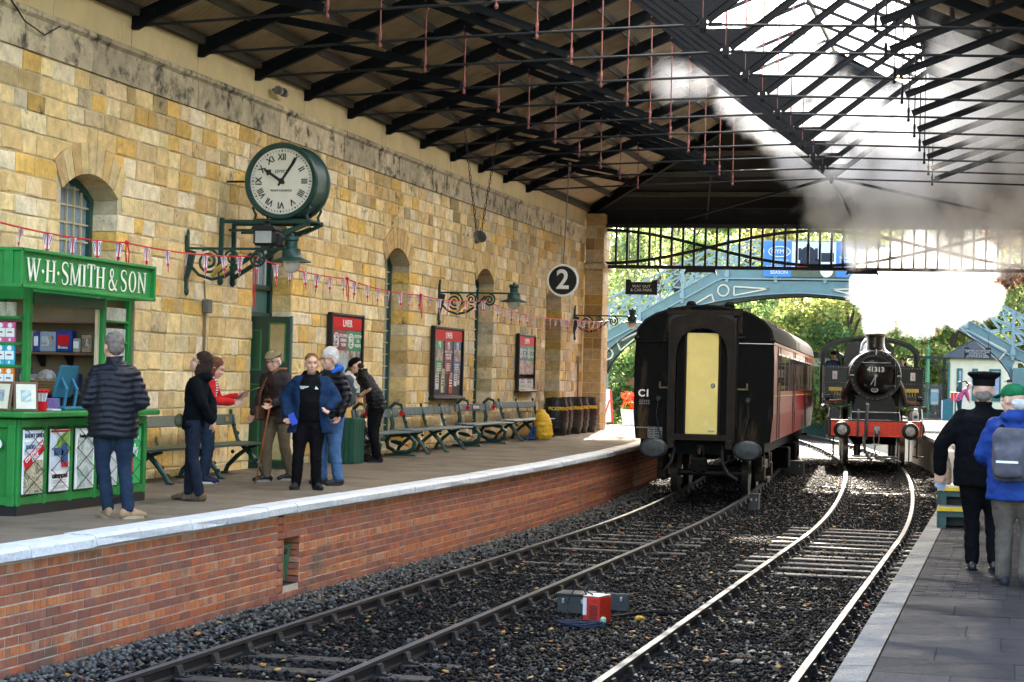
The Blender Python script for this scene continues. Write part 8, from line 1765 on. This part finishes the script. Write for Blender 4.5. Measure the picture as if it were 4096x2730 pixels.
# engine crew in the cab
LM = Matrix.Translation(loco.location) @ Matrix.Rotation(rad(5.6), 4, 'Z')
ol = cloth('overalls_navy', (.03, .05, .12)); capn = cloth('cap_grease', (.02, .02, .025))
q = LM @ Vector((-1.05, 7.4, 1.55)); person('engine driver in a dark cap looking out of the left cab window', q, 190, 1.62, dict(eR=(.3, .1, 1.15), wR=(.2, .3, 1.1)), 6, (10, 0), 1.0, 1.5, hair=('back', brown_h), hatf=basecap(capn), top=dict(mat=ol), leg=dict(mat=ol), shoe=(blackc, soleb))
q = LM @ Vector((1.0, 7.5, 1.52)); person('fireman in blue overalls behind the right cab window', q, 176, 1.5, None, 10, (0, -5), 1.0, 1.5, hair=('short', brown_h), top=dict(mat=cloth('overalls_pale', (.25, .2, .28))), leg=dict(mat=ol), shoe=(blackc, soleb))
# ================================================================== smaller things
# yellow covered rucksack on the platform
ru = thing('rucksack', 'tall rucksack in a yellow rain cover leaning by the far bench', 'rucksack', (-10.42, 44.6, zl(44)), rad(10)); mb = MB(); loft(mb, [((0, 0, .03), .17, .13), ((0, 0, .15), .21, .17), ((-.02, .0, .38), .20, .165), ((-.05, 0, .58), .16, .13), ((-.09, 0, .72), .09, .08)])
finish(remesh(mb, .02, 2), 'rain_cover', M('cover_yellow', (.62, .36, .02), .5, 0, .15, 5, .5, 12), ru, .02, 6)
mb = MB(); mb.bbox((-.22, -.02, .18), (.08, .26, .34), .03); mb.tube([(-.22, -.1, .35), (-.3, -.14, .2), (-.34, -.2, .05), (-.42, -.25, .03)], .03, 6); mb.ell((-.32, -.1, .05), (.16, .12, .05), 10, 6); mb.build('harness', cloth('harness_blue', (.02, .05, .14)), ru)
# wooden boarding steps on the right platform
stp = thing('boarding_steps', 'dark green wooden boarding steps with yellow edges on the right platform', 'steps', (-.56, 23.9, zr(23.9)), rad(2)); sg = M('step_green', (.025, .06, .055), .6, 0, .25, 7, .2, 25); sy = M('step_yellow', (.55, .36, .02), .6, 0, .2, 9)
for (y, z, d) in ((0, .24, .36), (.36, .46, .36)):
    MB().bbox((0, y, z), (.46, d, .04), .006).build('tread', M('step_tread', (.07, .075, .075), .7), stp); MB().bbox((0, y - d / 2 - .006, z - .01), (.47, .02, .05), .004).build('nosing', sy, stp)
    for s in (-1, 1): MB().bbox((s * .18, y - d / 2 + .03, z / 2 - .02), (.11, .03, z - .04), .006).build('front_leg', sg, stp)
    MB().bbox((0, y - d / 2 + .032, z - .06), (.46, .03, .09), .006).build('apron', sg, stp)
    for s in (-1, 1): MB().bbox((s * .225, y, z / 2), (.025, d, z - .03), .005).build('side_board', sg, stp)
    MB().box((0, y + .1, z / 2), (.44, .02, z - .05)).build('inner_board', blackp, stp)
# signal and welding kit between the rails
gb = M('box_grey', (.022, .025, .024), .6, 0, .25, 6, .15, 25)
def trackbox(label, x, y, z, d, rz_=0, lid=True):
    t = thing('track_cabinet', label, 'box', (x, y, z), rz_); MB().bbox((0, 0, d[2] / 2), d, .01).build('case', gb, t)
    if lid: MB().bbox((0, 0, d[2] + .012), (d[0] + .03, d[1] + .03, .024), .005).build('lid', gb, t)
    for s in (-1, 1): MB().bbox((s * d[0] * .3, -d[1] / 2 - .012, d[2] * .7), (.03, .02, .05), .004).build('hasp', steel, t)
trackbox('low black track cabinet beside the red welding set', -4.60, 21.45, -.14, (.36, .34, .20)); trackbox('flat grey board leaning behind the red welding set', -4.28, 21.75, -.14, (.44, .05, .20), .05, False); trackbox('grey box beside the track near the coach wheels', -4.85, 39.3, zg(39.3) - .14, (.17, .3, .3)); trackbox('dark ground cabinet between coach and engine', -5.25, 50.5, zg(50.5) - .15, (.5, .4, .34))
wd = thing('welding_set', 'bright red welding set standing between the tracks', 'welding set', (-4.18, 20.55, -.14), rad(-14)); MB().bbox((0, 0, .15), (.20, .30, .29), .015).build('case', M('set_red', (.42, .016, .006), .45, 0, .15, 6, .08, 30), wd)
mb = MB()
for k in range(8): mb.box((.03, -.152, .07 + .018 * k), (.09, .006, .008))
mb.build('vent_slots', blackp, wd); MB().box((-.07, -.153, .19), (.04, .006, .18)).build('label_strip', pgy, wd); MB().bbox((-.0, 0, .30), (.19, .29, .012), .004).build('top_plate', pgy, wd); mb = MB(); mb.tube([(-.08, -.1, .31), (-.1, -.14, .38), (-.02, -.1, .42), (.06, 0, .38), (.08, .05, .32)], .009, 6); mb.tube([(0, -.1, .31), (-.2, -.1, .4), (-.3, -.12, .2), (-.25, -.2, .05)], .009, 6); mb.build('lead', blackp, wd)
cab_ = MB()
for k in range(5): cab_.tube([(-4.30 + (.20 + .02 * k) * math.cos(a) + .03 * (k % 3), 20.15 + (.10 + .03 * (k % 2)) * math.sin(a), -.125 + .012 * k + .01 * math.sin(3 * a + k)) for a in np.linspace(0, 6.283, 25)[:-1]], .007, 5, closed=True)
o = cab_.build('coiled_cable', M('cable_blue', (.004, .012, .035), .6)); tag(o, 'coil of dark blue cable lying in front of the welding set', 'cable')
cb2 = MB()
for k in range(3): cb2.tube([(-4.1, 20.9 + .05 * k, -.1), (-3.8, 21.6 + .08 * k, -.11), (-3.5, 21.5 + .06 * k, -.1), (-3.35, 21.7, -.1)], .009, 5)
o = cb2.build('loose_cable', blackc); tag(o, 'dark cables trailing right from the welding set', 'cable')
mb = MB(); mb.bbox((-3.79, 20.9, -.10), (.08, .10, .045), .015); mb.cyl((-3.77, 20.85, -.09), (-3.71, 20.8, -.09), .02, .016, 8); o = mb.build('power_tool', M('tool_yellow', (.38, .2, .015), .6)); tag(o, 'small yellow power tool lying on the ballast', 'tool')
o = MB().bbox((-4.05, 20.25, -.08), (.06, .06, .10), .015).build('oil_can', M('can_green', (.20, .36, .28), .5)); tag(o, 'small pale green can at the foot of the welding set', 'can')
bpy.data.scenes.remove(TMP_SC)
